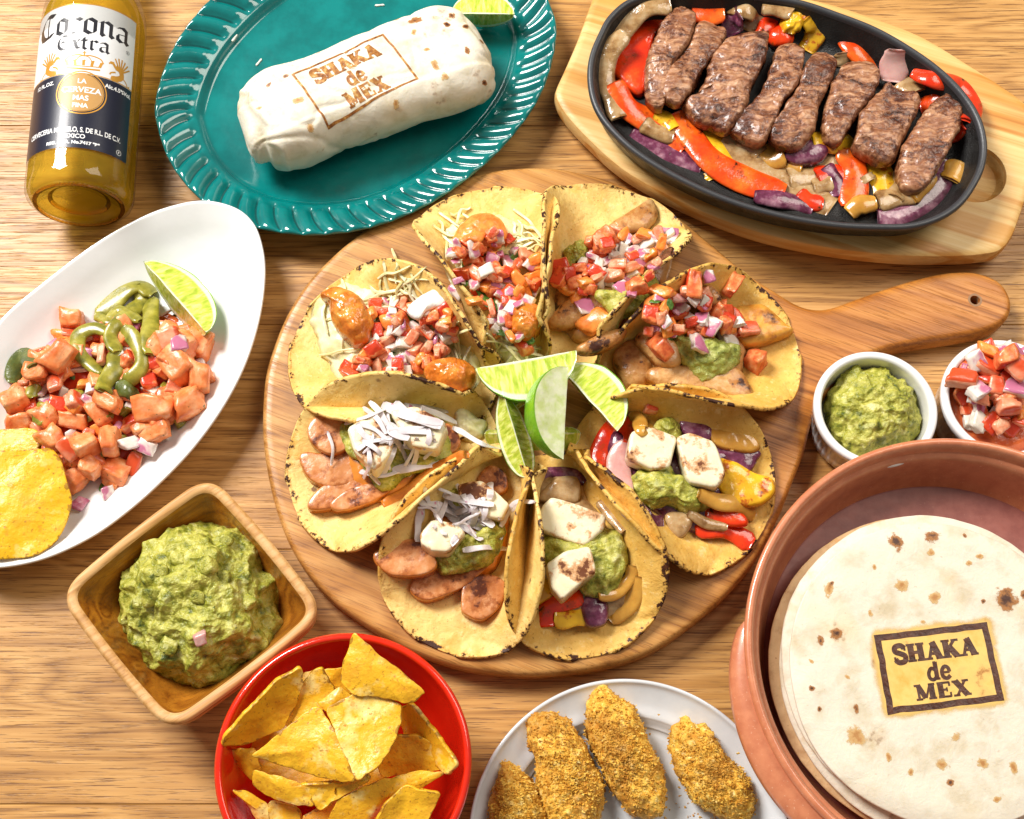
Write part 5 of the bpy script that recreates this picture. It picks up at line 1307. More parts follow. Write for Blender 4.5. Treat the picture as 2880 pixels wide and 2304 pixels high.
rad(7, (1230, 600), (1280, 680), (1330, 740)); rad(7, (1400, 680), (1300, 740), (1200, 780)); rad(7, (1150, 660), (1300, 700), (1450, 720), wd=0.5); rad(7, (1300, 660), (1340, 760), (1320, 850), wd=0.5); rad(7, (1230, 900), (1200, 960), (1240, 920)); rad(7, (1450, 850), (1380, 800), (1250, 760), wd=0.5); rad(7, (1110, 700), (1120, 800), (1160, 900), wd=0.45)
rad(7, (1380, 720), (1400, 790), (1360, 860), wd=0.5); rad(7, (1180, 700), (1290, 780), (1420, 830), wd=0.4)
# 8
k = 8
lay(k, 'cabbage_leaf', 'G', [(1220, 130), (1300, 150), (1360, 220), (1400, 230), (1380, 300), (1290, 330), (1230, 260)], 0.8, 'cabbage', amp=0.2, freq=2)
bed(k, 'G', [(480, 260), (700, 200), (1000, 180), (1180, 260), (1220, 420), (1100, 580), (800, 700), (640, 640), (520, 480)], 1.3, 'sausage_skin', 'sausage_bed', amp=0.2, n=110, rings=20)
sausage(k, 'G', [(365, 290), (400, 225), (470, 208), (560, 250), (595, 350), (500, 408), (400, 365)])
sausage(k, 'G', [(380, 700), (460, 615), (600, 580), (720, 545), (700, 610), (520, 722), (400, 738)])
sausage(k, 'G', [(508, 715), (600, 640), (740, 608), (820, 640), (700, 712), (560, 748)])
sausage(k, 'G', [(328, 455), (360, 425), (450, 432), (600, 408), (675, 480), (620, 575), (500, 602), (380, 560)])
sausage(k, 'G', [(1155, 260), (1215, 285), (1245, 360), (1185, 415), (1145, 350)])
pxstrip('sausage_slice', 'G', [(790, 720), (950, 640), (1120, 540), (1290, 420)], PL[k], 0.7, 0.4, M['sausage_skin'], T[k][0])
pts = [(550, 240), (700, 160), (900, 130), (1150, 200), (1180, 440), (1080, 500), (950, 530), (830, 600), (740, 590), (660, 460), (580, 380)]
z = centre_h(k, 'G', pts, 5, 55); PL[k].add(guac_blob('guacamole', 'G', pts, z - 0.2, 1.3, T[k][0], 'guac', n=150, rings=34))
cheese(k, 'G', [(600, 290), (740, 215), (855, 310), (835, 430), (750, 525), (640, 420)])
cheese(k, 'G', [(850, 190), (1000, 165), (1165, 260), (1110, 402), (960, 375)])
rad(8, (715, 110), (780, 190), (850, 300), (910, 400), wd=0.4); rad(8, (790, 130), (920, 180), (1140, 260), wd=0.75); rad(8, (860, 120), (980, 200), (1150, 240), wd=0.6); rad(8, (1020, 150), (1120, 190), (1230, 235), wd=0.5)
rad(8, (660, 522), (780, 548), (900, 520), wd=0.45); rad(8, (850, 520), (1000, 490), (1160, 470), wd=0.62); rad(8, (870, 330), (840, 430), (790, 550), wd=0.5); rad(8, (880, 330), (920, 420), (960, 510), wd=0.3); rad(8, (1205, 265), (1260, 330), (1380, 360), (1515, 395), wd=0.4)
rad(8, (640, 240), (700, 320), (860, 350), wd=0.4); rad(8, (830, 290), (1000, 280), (1150, 300), wd=0.55); rad(8, (800, 180), (840, 280), (950, 330), wd=0.6); rad(8, (570, 240), (700, 200), (820, 150), wd=0.35); rad(8, (640, 400), (720, 350), (850, 330), wd=0.3); rad(8, (720, 500), (730, 560), (780, 600), wd=0.4); rad(8, (920, 130), (1050, 140), (1180, 170), wd=0.5)

for k, (cx0, cy0, sx0, sy0, n_) in {7: (1270, 770, 190, 100, 16), 8: (880, 330, 230, 140, 18)}.items():
    for _ in range(n_):
        x, y = RS.gauss(cx0, sx0 * .6), RS.gauss(cy0, sy0 * .6); a = RS.uniform(0, 3.14); l = RS.uniform(50, 120)
        rad(k, (x - math.cos(a) * l, y - math.sin(a) * l), (x + math.sin(a) * 20, y - math.cos(a) * 20), (x + math.cos(a) * l, y + math.sin(a) * l), wd=RS.uniform(.18, .38))

# ================================================================ lime wedges
def wedge(fr, A_, B_, z, roll, half=32, label='', grp=None, rk=0.46, face_mats=('flesh', 'flesh')):
    a, b = P(fr, *A_, z), P(fr, *B_, z); L = np.linalg.norm(b - a); e = (b - a) / L; c = (a + b) / 2
    up = np.array([0, 0, 1.0]); s = np.cross(up, e); cr, sr = math.cos(R(roll)), math.sin(R(roll))
    Y = s * cr + up * sr; Z = np.cross(e, Y)   # Z points from the peel to the sharp edge
    Rm = L * rk; n = 41; m = 13; ts = np.linspace(-1, 1, n)
    prof = Rm * np.maximum(1 - np.abs(ts) ** 2.1, 0) ** 0.62 * (1 + 0.0 * ts)
    V = []; at = []; tv = []; F = []; fm = []
    ph = np.linspace(-R(half), R(half), m)
    def pt(t, r, p): return c + e * (t * L / 2) - Z * (r * math.cos(p)) + Y * (r * math.sin(p))
    for i in range(n):
        for p in ph: V.append(pt(ts[i], prof[i], p)); at.append(1); tv.append(ts[i])
    for f in gridF(n, m): F.append(list(f)); fm.append(0)
    for sgn, mi in ((-1, 1), (1, 2)):
        b0_ = len(V); kk = 9
        for i in range(n):
            for u in np.linspace(0, 1, kk): V.append(pt(ts[i], prof[i] * u, sgn * R(half)) - Y * sgn * 0.05 * math.sin(u * 3.14) * 0.6); tv.append(ts[i]); at.append(max(u, 1 - (1 - abs(ts[i])) / 0.10 * 0.5 if abs(ts[i]) > 0.9 else 0))
        for f in gridF(n, kk): F.append([b0_ + q for q in f][::(1 if sgn > 0 else -1)]); fm.append(mi)
    V = np.array(V)
    V = V + np.array([fbm(V, 1.2, 3) * 0.03]).T
    o = mk('lime_wedge', V, F, [M['peel'], M[face_mats[0]], M[face_mats[1]]], fm=fm, attrs={'rr': at, 'tt': tv}, sharp=40, keep=True)
    tag(o, label, 'lime wedge', grp)
    return o
G1 = 'lime wedges in the middle of the board'
wedge('d', (1018, 914), (1224, 912), 2.6, 0, 38, 'lime wedge lowest in the pile, mostly hidden, lying across the board', G1, 0.42)
wedge('d', (1078, 862), (1196, 764), 3.3, 40, 36, 'small lime piece poking out behind the wedge with the green peel', G1, 0.4)
wedge('d', (1000, 776), (1214, 738), 4.4, -50, 38, 'lime wedge lying across the top of the pile, long cut edge upwards', G1, 0.42)
wedge('d', (1180, 775), (1300, 908), 3.9, 50, 38, 'lime wedge on the right of the pile with its cut face towards the tacos', G1, 0.44)
wedge('d', (1058, 820), (1112, 1004), 4.2, 0, 30, 'long slim lime wedge pointing down between the two bottom tacos', G1, 0.34)
wedge('d', (1196, 772), (1186, 968), 4.9, -92, 36, 'lime wedge with bright green peel and pale face, on top of the pile', G1, 0.42, ('membrane', 'membrane'))
# ================================================================ burrito
A, B = P('B', 490, 660, 3.6), P('B', 1745, 215, 3.6)
e = (B - A); e[2] = 0; Lb = np.linalg.norm(e); e /= Lb; s_ = np.array([e[1], -e[0], 0.0])
nu, nv = 150, 150
V = []
for i, u in enumerate(np.linspace(0, 1, nu)):
    end = (1 - abs(2 * u - 1) ** 7) ** (1 / 2.6)
    w_ = (2.75 + 0.75 * u + 0.12 * math.sin(u * 9)) * end; h_ = (2.15 + 0.12 * math.sin(u * 5)) * (1 - abs(2 * u - 1) ** 6) ** (1 / 2.2)
    for v in np.linspace(0, 2 * np.pi, nv, endpoint=False):
        c_, sn = math.cos(v), math.sin(v); ex = 0.78
        x = math.copysign(abs(c_) ** ex, c_) * w_; y = math.copysign(abs(sn) ** ex, sn) * h_
        y = max(y, -2.05)
        V.append(A + e * (u * Lb) + s_ * x + np.array([0, 0, y - 0.25]))
V = np.array(V); F = gridF(nu, nv, False, True); N = normals(V, F)
if np.dot(N[75 * nv + 37], [0, 0, 1]) < 0: N = -N; F = F[:, ::-1]
rel = V - A; U = rel @ e / Lb; X = rel @ s_
d = 0.26 * fbm(V, 0.40, 4, 2) + 0.05 * fbm(V, 1.3, 6, 3) - 0.10 * np.exp(-(fbm(V * np.array([0.5, 1, 0.5]), 0.5, 15, 2) / 0.05) ** 2)
# overlapping wrap: the seam along the lower side and folded ends
seam = 1.75 + 0.25 * vn(np.c_[U * 6, U * 0, U * 0], 1, 3)
d += 0.13 * (1 / (1 + np.exp(-(X - seam) / 0.035))) * (V[:, 2] > 1.2)
endl = 0.075 + 0.02 * vn(np.c_[X, X * 0, X * 0], 1.5, 8) + 0.03 * (X / 2.8)
d += -0.15 * (1 / (1 + np.exp((U - endl) * Lb / 0.05))) + 0.12 * np.exp(-((U - endl) * Lb / 0.2) ** 2)
d += -0.28 * np.exp(-((U * Lb - 0.9) / 0.22) ** 2 - ((X - 2.0) / 0.8) ** 2) + 0.20 * np.exp(-((U * Lb - 0.35) / 0.4) ** 2 - ((X - 1.3) / 0.6) ** 2)
endr = 0.965 + 0.02 * vn(np.c_[X, X * 0, X * 0], 1.2, 18)
d += -0.12 * (1 / (1 + np.exp(-(U - endr) * Lb / 0.05)))
V = V + N * d[:, None]
bur = mk('burrito', V, F.tolist() + [list(range(nv)), [(nu - 1) * nv + i for i in range(nv)][::-1]], M['burrito'], keep=True)
tag(bur, 'fat flour tortilla burrito with a small brand burnt into its top, on the teal platter', 'burrito')

# slab-serif capitals for the branding iron, cell 1 high
def SL(ch):
    w_ = 0.27; h = 0.10
    def ser(x, y, k=0.24): return ([(x - k, y), (x + k, y)], h)
    G = {
        'S': ([([(0.66, 0.80), (0.50, 0.97), (0.18, 0.92), (0.14, 0.66), (0.40, 0.53), (0.66, 0.36), (0.60, 0.08), (0.28, 0.03), (0.10, 0.22)], ('s', 0.23)), ([(0.68, 0.98), (0.68, 0.66)], h), ([(0.09, 0.02), (0.09, 0.36)], h)], 0.80),
        'H': ([([(0.22, 0), (0.22, 1)], w_), ([(0.74, 0), (0.74, 1)], w_), ([(0.2, 0.5), (0.76, 0.5)], 0.14), ser(0.22, 0.05), ser(0.22, 0.95), ser(0.74, 0.05), ser(0.74, 0.95)], 0.98),
        'A': ([([(0.50, 0.98), (0.18, 0.02)], 0.13), ([(0.46, 0.98), (0.78, 0.02)], 0.29), ([(0.28, 0.32), (0.68, 0.32)], 0.12), ser(0.18, 0.05, 0.2), ser(0.78, 0.05, 0.22)], 0.98),
        'K': ([([(0.22, 0), (0.22, 1)], w_), ([(0.74, 0.96), (0.34, 0.48)], 0.13), ([(0.42, 0.58), (0.78, 0.04)], 0.28), ser(0.22, 0.05), ser(0.22, 0.95), ser(0.76, 0.95, 0.2), ser(0.80, 0.05, 0.2)], 0.98),
        'M': ([([(0.18, 0), (0.18, 1)], 0.12), ([(0.20, 0.98), (0.52, 0.10)], 0.24), ([(0.56, 0.10), (0.86, 0.98)], 0.10), ([(0.92, 0), (0.92, 1)], 0.27), ser(0.18, 0.05, 0.18), ser(0.14, 0.95, 0.16), ser(0.92, 0.05, 0.22), ser(0.94, 0.95, 0.18)], 1.18),
        'E': ([([(0.24, 0), (0.24, 1)], w_), ([(0.06, 0.05), (0.78, 0.05)], h), ([(0.06, 0.95), (0.76, 0.95)], h), ([(0.3, 0.5), (0.58, 0.5)], 0.10), ([(0.58, 0.36), (0.58, 0.64)], 0.08), ([(0.74, 0.98), (0.74, 0.70)], 0.09), ([(0.76, 0.02), (0.76, 0.32)], 0.09)], 0.90),
        'X': ([([(0.20, 0.98), (0.76, 0.02)], 0.28), ([(0.74, 0.98), (0.20, 0.02)], 0.12), ser(0.20, 0.95, 0.2), ser(0.74, 0.95, 0.18), ser(0.18, 0.05, 0.18), ser(0.78, 0.05, 0.2)], 0.96),
        'd': ([([(0.56, 0.02), (0.56, 1.0)], 0.20), ([(0.52, 0.55), (0.30, 0.66), (0.12, 0.42), (0.14, 0.12), (0.34, 0.02), (0.52, 0.14)], ('s', 0.16)), ([(0.44, 0.97), (0.6, 0.97)], h), ([(0.5, 0.05), (0.74, 0.05)], h)], 0.78),
        'e': ([([(0.14, 0.36), (0.56, 0.36)], 0.10), ([(0.56, 0.36), (0.50, 0.60), (0.30, 0.68), (0.12, 0.46), (0.14, 0.14), (0.36, 0.02), (0.58, 0.16)], ('s', 0.17))], 0.70),
    }
    return G[ch]
def slab(txt, x0, y0, sx, sy):
    """Centred on x0."""
    tot = sum(SL(c)[1] for c in txt) * sx; x = x0 - tot / 2; out = []
    for c in txt:
        ss_, adv = SL(c)
        for pts, wd in ss_:
            w2 = wd[1] if isinstance(wd, tuple) else wd
            w2 *= (sx + sy) / 2 * 1.3
            out.append(([(x + a * sx, y0 + b * sy) for a, b in pts], ('s', w2) if isinstance(wd, tuple) else w2))
        x += adv * sx
    return out
def project(o, corner00, dx, dy, lift):
    """(x, y) in cm on a slanted frame -> points on the object's upper surface."""
    Vg, Fg = GEO[o.name]; b = BVHTree.FromPolygons([tuple(q) for q in Vg], Fg)
    def f(x, y):
        out = []
        for xx, yy in zip(np.ravel(x), np.ravel(y)):
            q = corner00 + dx * xx + dy * yy
            h = b.ray_cast(Vector((q[0], q[1], 40)), Vector((0, 0, -1)))
            out.append(np.array(h[0]) + np.array(h[1]) * lift if h[0] is not None else q)
        return np.array(out)
    return f
def burnt(o, fr, q00, q10, q01, zz, mat, texts, border, lift=0.018, toast=None):
    """q00: lower left corner px of the border, q10: lower right, q01: upper left."""
    a, b_, c_ = P(fr, *q00, zz), P(fr, *q10, zz), P(fr, *q01, zz)
    W_, H_ = np.linalg.norm((b_ - a)[:2]), np.linalg.norm((c_ - a)[:2]); dx, dy = (b_ - a) / W_, (c_ - a) / H_
    dx[2] = dy[2] = 0
    if toast:
        f = project(o, a, dx, dy, lift * 0.5); X, Y = np.meshgrid(np.linspace(-1.2, W_ + 1.4, 80), np.linspace(-1.1, H_ + 1.3, 60), indexing='ij')
        dx_ = np.maximum(0, np.maximum(-X, X - W_)); dy_ = np.maximum(0, np.maximum(-Y, Y - H_)); fd = 1 - np.sqrt(dx_ ** 2 + dy_ ** 2) / 0.75 - 0.12
        mk('toasted_patch', f(X, Y), gridF(80, 60), toast, o, attrs={'fade': np.clip(fd, 0, 1).ravel()})
    f = project(o, a, dx, dy, lift)
    st = []
    for t, yk, sx, sy in texts: st += slab(t, W_ * 0.5, H_ * yk, sx * W_, sy * H_)
    V, F = strokes_mesh(st, f, 0.1); mk('burnt_lettering', V, F, mat, o, smooth=False)
    for p0, p1 in (((0, 0), (W_, 0)), ((W_, 0), (W_, H_)), ((W_, H_), (0, H_)), ((0, H_), (0, 0))):
        p0 = np.array(p0); p1 = np.array(p1); kx = (p1 - p0) / np.linalg.norm(p1 - p0) * border / 2
        q = np.array([p0 - kx + (p1 - p0 + 2 * kx) * t for t in np.linspace(0, 1, 40)])
        q += 0.03 * np.c_[vn(np.c_[q * 2, q[:, 0] * 0], 1, 3), vn(np.c_[q * 2, q[:, 0] * 0], 1, 5)]
        V, F = strokes_mesh([(q.tolist(), border)], f); mk('burnt_border', V, F, mat, o, smooth=False)
burnt(bur, 'B', (935, 612), (1388, 390), (765, 385), 5.4, M['brand_light'], (('SHAKA', 0.66, 0.155, 0.26), ('de', 0.36, 0.14, 0.26), ('MEX', 0.05, 0.15, 0.26)), 0.13)

def scorch(o, fr, spots, zz):
    Vg, Fg = GEO[o.name]; b = BVHTree.FromPolygons([tuple(q) for q in Vg], Fg)
    for x, y, r, kind in spots:
        r *= 0.68
        d = ray(fr, x, y); h = b.ray_cast(Vector(CP), Vector(d).normalized())
        if h[0] is None: continue
        n = Vector(h[1]);
        if n.z < 0: n = -n
        t = n.orthogonal().normalized(); u = n.cross(t); V = []; fd = []
        K = 15; a0 = (x * 7 + y) % 6.28; st_ = 0.6 + ((x * 13 + y * 5) % 10) / 14
        t2, u2 = t * math.cos(a0) + u * math.sin(a0), u * math.cos(a0) - t * math.sin(a0)
        for i in np.linspace(-1, 1, K):
            for j in np.linspace(-1, 1, K):
                q = h[0] + t2 * (i * r * 1.3) + u2 * (j * r * 1.3 * st_)
                g = b.ray_cast(q + n * 1.0, -n, 2.5)
                V.append(np.array(g[0] + n * 0.014) if g[0] is not None else np.array(q)); fd.append(max(0, 1 - math.hypot(i, j)))
        F = gridF(K, K); V = np.array(V)
        if normals(V, F)[:, 2].mean() < 0: F = F[:, ::-1]
        mk('scorch_mark', V, F, M['scorch' if kind else 'scorch_tan'], o, attrs={'fade': fd})
scorch(bur, 'B', [(1400, 18, .45, 1), (1378, 105, .6, 1), (1372, 165, .4, 0), (1540, 125, .35, 1), (1565, 80, .4, 1), (1635, 135, .45, 1), (1640, 252, .45, 1), (1530, 385, .45, 0), (1282, 525, .5, 0), (848, 645, .45, 0), (785, 505, .7, 0), (895, 862, 1.0, 0), (940, 868, .4, 1), (1085, 775, .5, 1), (1135, 765, .35, 1), (1300, 655, .6, 0), (1335, 650, .3, 1), (1215, 735, .45, 1), (725, 385, .4, 1), (640, 428, .4, 1), (868, 268, .5, 0), (1285, 100, .35, 0), (1480, 330, .6, 0), (1715, 210, .35, 1), (590, 548, .35, 0), (1730, 420, .45, 1), (1525, 555, .35, 1), (1000, 820, .3, 1), (870, 790, .35, 0), (530, 740, .4, 0), (1440, 250, .35, 0), (1200, 40, .3, 0)], 5)

pb = Pile(*bounds('B', [(420, -100), (1950, 900)]), [tplate], floor=0.9)
for i, (x, y, a) in enumerate(((468, 195, 1.1), (590, 318, 1.0), (1200, 30, 0.1))):
    q = pb.at('B', x, y) + np.array([0, 0, 0.06])
    o = strip('rice_grain', [q - np.array([math.cos(a) * .3, math.sin(a) * .3, 0]), q, q + np.array([math.cos(a) * .3, math.sin(a) * .3, 0])], 0.13, 0.11, M['onion_w'], None, taper=0.2)
    tag(o, ['loose rice grain near the left rim of the teal platter', 'loose grain of rice just above the left end of the burrito', 'rice grain at the top edge of the photo, above the brand'][i], 'rice grain', 'loose rice grains on the platter')
wedge('B', (1560, 68), (1882, 72), 3.2, 48, 36, 'lime wedge tucked behind the right end of the burrito', None, 0.5)

# ================================================================ sizzling pan
pp = Pile(pan_o.min(0) - 0.3, pan_o.max(0) + 0.3, [panb], floor=2.4)
pg = {'red': 'red pepper strips in the pan', 'yellow': 'yellow pepper strips in the pan', 'onion': 'onion strips in the pan', 'purple': 'purple onion pieces in the pan'}
def ps(fam, pts, wpx, label, mat, thick=0.42, arch=0.12, lift=0.0, zs=None):
    thick *= 0.55; arch *= 1.5; nm = {'red': 'pepper_strip', 'yellow': 'pepper_strip', 'onion': 'onion_strip', 'purple': 'onion_strip'}[fam]
    cat = 'pepper strip' if 'pepper' in nm else 'onion strip'
    o = pxstrip(nm, 'C', pts, pp, wpx * 1.55 / 1.6211 / 51.0, thick, M[mat], None, lift=lift, arch=arch, zs=zs, amp=0.03, freq=0.8, taper=0.75)
    # remember for what lies on top
    V = np.array([v.co[:] for v in o.data.vertices]) / CM + WORLD[o.name]; GEO[o.name] = (V, [list(p_.vertices) for p_ in o.data.polygons]); pp.add(o)
    return tag(o, label, cat, pg[fam])
def pf(name, cat, pts, h, mat, label, grp, q=40, **kw):
    z = pp.mean(ccw(PP('C', pts, 4)[:, :2]), q)
    o = puff(name, 'C', pts, z - 0.05, h, M[mat], None, keep=True, **kw); pp.add(o)
    return tag(o, label, cat, grp)
ps('onion', [(285, 175), (350, 80), (440, 20), (540, 5)], 95, 'grey fried onion strip along the upper left rim of the pan', 'soft_onion')
ps('onion', [(335, 175), (250, 270), (240, 380), (280, 480), (312, 560)], 72, 'pale onion strip curving down the left wall of the pan', 'soft_onion', lift=0.5)
ps('onion', [(760, 5), (880, 30), (935, 70), (910, 150)], 85, 'translucent onion strip at the top of the pan beside the red tomato piece', 'soft_onion')
ps('purple', [(850, 60), (820, 120), (840, 160)], 80, 'purple edged onion piece behind the second steak slice', 'purple_onion')
pf('pepper_piece', 'pepper piece', [(450, 60), (530, 15), (640, 10), (500, 110), (450, 270), (420, 430), (345, 400), (268, 305), (300, 200), (390, 140)], 0.6, 'red_pepper', 'broad folded sheet of red pepper left of the first steak slice', pg['red'], p=4, amp=0.16, freq=0.5)
ps('red', [(640, 50), (720, 60), (790, 50)], 90, 'short red pepper piece between the first two steak slices at the top', 'orange_pepper')
pf('pepper_piece', 'pepper piece', [(950, 60), (1010, 40), (1040, 110), (1000, 170), (930, 180)], 0.9, 'red_pepper', 'red pepper piece standing by the top onion strip', pg['red'])
pf('pepper_piece', 'pepper piece', [(1000, 140), (1060, 110), (1105, 160), (1090, 210), (1020, 215), (985, 180)], 1.0, 'red_pepper', 'rounded red pepper piece just above the third steak slice', pg['red'])
pf('pepper_piece', 'pepper piece', [(1060, 80), (1140, 40), (1160, 100), (1110, 150), (1060, 130)], 0.9, 'yellow_pepper', 'crumpled yellow pepper piece beside the empty top of the pan', pg['yellow'], amp=0.25, freq=2)
ps('yellow', [(1170, 80), (1205, 150), (1160, 235)], 68, 'curved yellow pepper strip hooked above the fourth steak slice', 'yellow_pepper')
ps('red', [(1335, 110), (1380, 210), (1480, 330)], 78, 'straight red pepper strip leaning on the bare upper wall of the pan', 'orange_pepper')
ps('onion', [(1340, 240), (1345, 300)], 70, 'small clear onion piece at the foot of the leaning red strip', 'soft_onion')
ps('purple', [(1575, 255), (1560, 320), (1545, 400)], 95, 'pink onion piece standing above the seventh steak slice', 'pink_onion', lift=0.5)
ps('red', [(1640, 345), (1740, 375), (1840, 430), (1905, 520), (1890, 570)], 66, 'long red pepper strip bent round the right end of the pan', 'red_pepper', lift=0.4)
ps('onion', [(1620, 360), (1670, 420)], 95, 'soft onion square between the seventh steak slice and the bent red strip', 'soft_onion')
ps('red', [(1680, 490), (1760, 450), (1830, 420)], 70, 'red pepper strip under the top of the last steak slice', 'orange_pepper')
ps('red', [(285, 380), (350, 490), (460, 570), (610, 680)], 82, 'orange red pepper strip from the left wall towards the long front strip', 'orange_pepper')
ps('purple', [(370, 600), (470, 660), (580, 720), (690, 755)], 88, 'dark purple onion strip against the lower left wall', 'purple_onion', arch=0.2)
ps('yellow', [(690, 600), (740, 680), (790, 760)], 100, 'yellow pepper strip crossing under the long orange one', 'yellow_pepper')
ps('yellow', [(735, 780), (750, 820)], 70, 'tip of yellow pepper below the long orange strip', 'yellow_pepper')
ps('onion', [(790, 630), (900, 710), (1010, 790), (1130, 860), (1280, 950)], 105, 'longest onion strip, greyish, across the front of the pan', 'soft_onion')
ps('red', [(575, 525), (640, 640), (740, 750), (880, 830), (1060, 890)], 92, 'longest pepper strip, glossy orange red, along the front of the pan', 'orange_pepper', lift=0.25)
ps('purple', [(925, 890), (1040, 905), (1120, 930), (1195, 950)], 60, 'wrinkled dark purple onion strip at the front rim', 'purple_onion')
ps('onion', [(1080, 810), (1200, 800), (1290, 720)], 80, 'thin onion ring piece below the purple dome', 'soft_onion')
pf('onion_piece', 'onion piece', [(1060, 700), (1120, 650), (1200, 630), (1265, 680), (1230, 740), (1140, 755), (1080, 735)], 0.9, 'purple_onion', 'shiny purple onion dome below the fifth steak slice', pg['purple'])
ps('onion', [(1060, 745), (1145, 765)], 45, 'charred small onion piece in front of the purple dome', 'brown_pepper')
ps('yellow', [(960, 680), (1010, 720), (1060, 700)], 80, 'soft yellow pepper piece under the fourth steak slice', 'brown_pepper')
ps('yellow', [(1190, 640), (1320, 660), (1370, 640)], 75, 'yellow pepper strip under the sixth steak slice', 'yellow_pepper')
ps('red', [(1210, 810), (1300, 790), (1340, 840)], 80, 'red pepper piece in the juices left of the upright red strip', 'red_pepper')
ps('onion', [(1190, 850), (1280, 830)], 60, 'onion scrap resting on the red piece near the front rim', 'soft_onion')
ps('red', [(1345, 690), (1385, 800), (1365, 955)], 84, 'upright red pepper strip between the sixth and seventh steak slices', 'orange_pepper', lift=0.2)
ps('yellow', [(1480, 740), (1510, 820), (1530, 905)], 92, 'bright yellow pepper strip under the seventh steak slice', 'yellow_pepper')
ps('onion', [(1430, 800), (1450, 830)], 60, 'onion scrap between the red and yellow strips at the front', 'soft_onion')
ps('purple', [(1480, 985), (1600, 975), (1700, 910), (1770, 820), (1785, 740)], 100, 'thick purple onion ring curving round the lower right wall', 'purple_onion', arch=0.25, lift=0.3)
ps('onion', [(1480, 930), (1560, 915), (1650, 890)], 70, 'clear onion strip inside the thick purple ring', 'soft_onion', lift=0.3)
ps('onion', [(1350, 985), (1400, 945), (1475, 935)], 62, 'browned onion tip at the front rim under the upright red strip', 'brown_pepper', lift=0.3)
ps('yellow', [(1860, 750), (1820, 830)], 80, 'dull yellow pepper strip on the right wall below the last steak slice', 'brown_pepper', lift=0.2)
ps('onion', [(420, 560), (480, 600), (560, 620)], 60, 'soft onion strip between the two orange red strips on the left', 'soft_onion')
ps('yellow', [(470, 520), (520, 545), (560, 590)], 55, 'small yellow pepper strip under the second steak slice', 'yellow_pepper')
ps('onion', [(840, 640), (900, 650), (960, 700)], 60, 'narrow onion strip under the fourth steak slice', 'soft_onion')
ps('red', [(1130, 880), (1180, 915), (1240, 930)], 55, 'dark red pepper sliver near the front rim', 'red_pepper')
ps('purple', [(1250, 760), (1300, 820), (1310, 900)], 60, 'purple onion strip left of the upright red strip', 'purple_onion')
ps('onion', [(1570, 900), (1600, 840), (1590, 780)], 60, 'onion strip beneath the lower end of the last steak slice', 'soft_onion')
ps('yellow', [(1640, 900), (1700, 850), (1740, 800)], 55, 'thin yellow pepper strip inside the thick purple ring', 'brown_pepper')
ps('red', [(1760, 640), (1820, 620), (1870, 570)], 60, 'red pepper strip right of the last steak slice', 'red_pepper')
ps('onion', [(1100, 60), (1040, 40), (960, 30)], 60, 'onion strip along the top of the pan behind the peppers', 'soft_onion')
STK = [[(585, 45), (640, 60), (664, 100), (640, 180), (590, 270), (545, 345), (515, 430), (505, 510), (455, 500), (418, 450), (425, 360), (440, 270), (480, 150), (530, 70)],
       [(700, 92), (760, 100), (806, 125), (795, 190), (730, 290), (690, 350), (650, 430), (580, 498), (510, 490), (495, 440), (520, 350), (570, 270), (620, 215), (660, 130)],
       [(880, 165), (950, 158), (997, 180), (985, 280), (940, 380), (900, 460), (870, 540), (800, 612), (740, 595), (650, 560), (605, 475), (660, 440), (700, 350), (735, 240), (800, 185)],
       [(1095, 200), (1150, 225), (1165, 270), (1140, 380), (1060, 480), (1010, 580), (960, 665), (920, 672), (860, 640), (803, 600), (820, 560), (900, 490), (960, 400), (1000, 300), (1030, 220)],
       [(1200, 240), (1290, 245), (1312, 290), (1280, 380), (1230, 490), (1200, 600), (1140, 680), (1070, 700), (1000, 672), (985, 610), (1020, 540), (1085, 460), (1130, 380), (1160, 290)],
       [(1380, 282), (1450, 290), (1500, 340), (1480, 430), (1410, 520), (1350, 600), (1310, 672), (1260, 660), (1225, 600), (1240, 500), (1270, 430), (1290, 370), (1320, 300)],
       [(1530, 372), (1580, 410), (1665, 440), (1675, 510), (1640, 580), (1600, 660), (1560, 745), (1500, 758), (1430, 730), (1362, 680), (1390, 600), (1400, 530), (1450, 460), (1495, 410)],
       [(1800, 428), (1850, 445), (1882, 480), (1860, 580), (1820, 680), (1760, 790), (1690, 880), (1620, 892), (1582, 840), (1585, 740), (1610, 640), (1660, 560), (1720, 480)]]
SLAB = ['first steak slice from the left, pinkish edge, beside the red pepper sheet', 'second steak slice from the left, narrow, leaning on the first', 'third and broadest steak slice, under the top pepper pieces',
        'fourth steak slice, long, with a light upper end', 'fifth steak slice, light brown, above the purple onion dome', 'sixth steak slice, slim, below the leaning red strip', 'seventh steak slice, darkest sear, below the pink onion', 'last steak slice at the right end of the pan']
for i, pts in enumerate(STK):
    z = pp.mean(ccw(PP('C', pts, 4)[:, :2]), 55)
    o = puff('steak_slice', 'C', pts, max(3.0, min(z, 3.5)) - 0.1 + 0.1 * (i % 2), (1.35, 1.15, 1.3, 1.1, 1.3, 1.15, 1.25, 1.2)[i], M['steak'], None, tilt=((0.06, -0.10, 0.05, 0.1, -0.08, 0.04, -0.07, 0.08)[i], (0.03, -0.02)[i % 2]), amp=0.24, freq=0.7, p=5.0, n=210, rings=44, wor=0.10, wfreq=1.0, fine=0.08, seed=30 + i, under=0.3, grow=0.965, keep=False)
    tag(o, SLAB[i], 'steak slice', 'sliced steak in the pan')

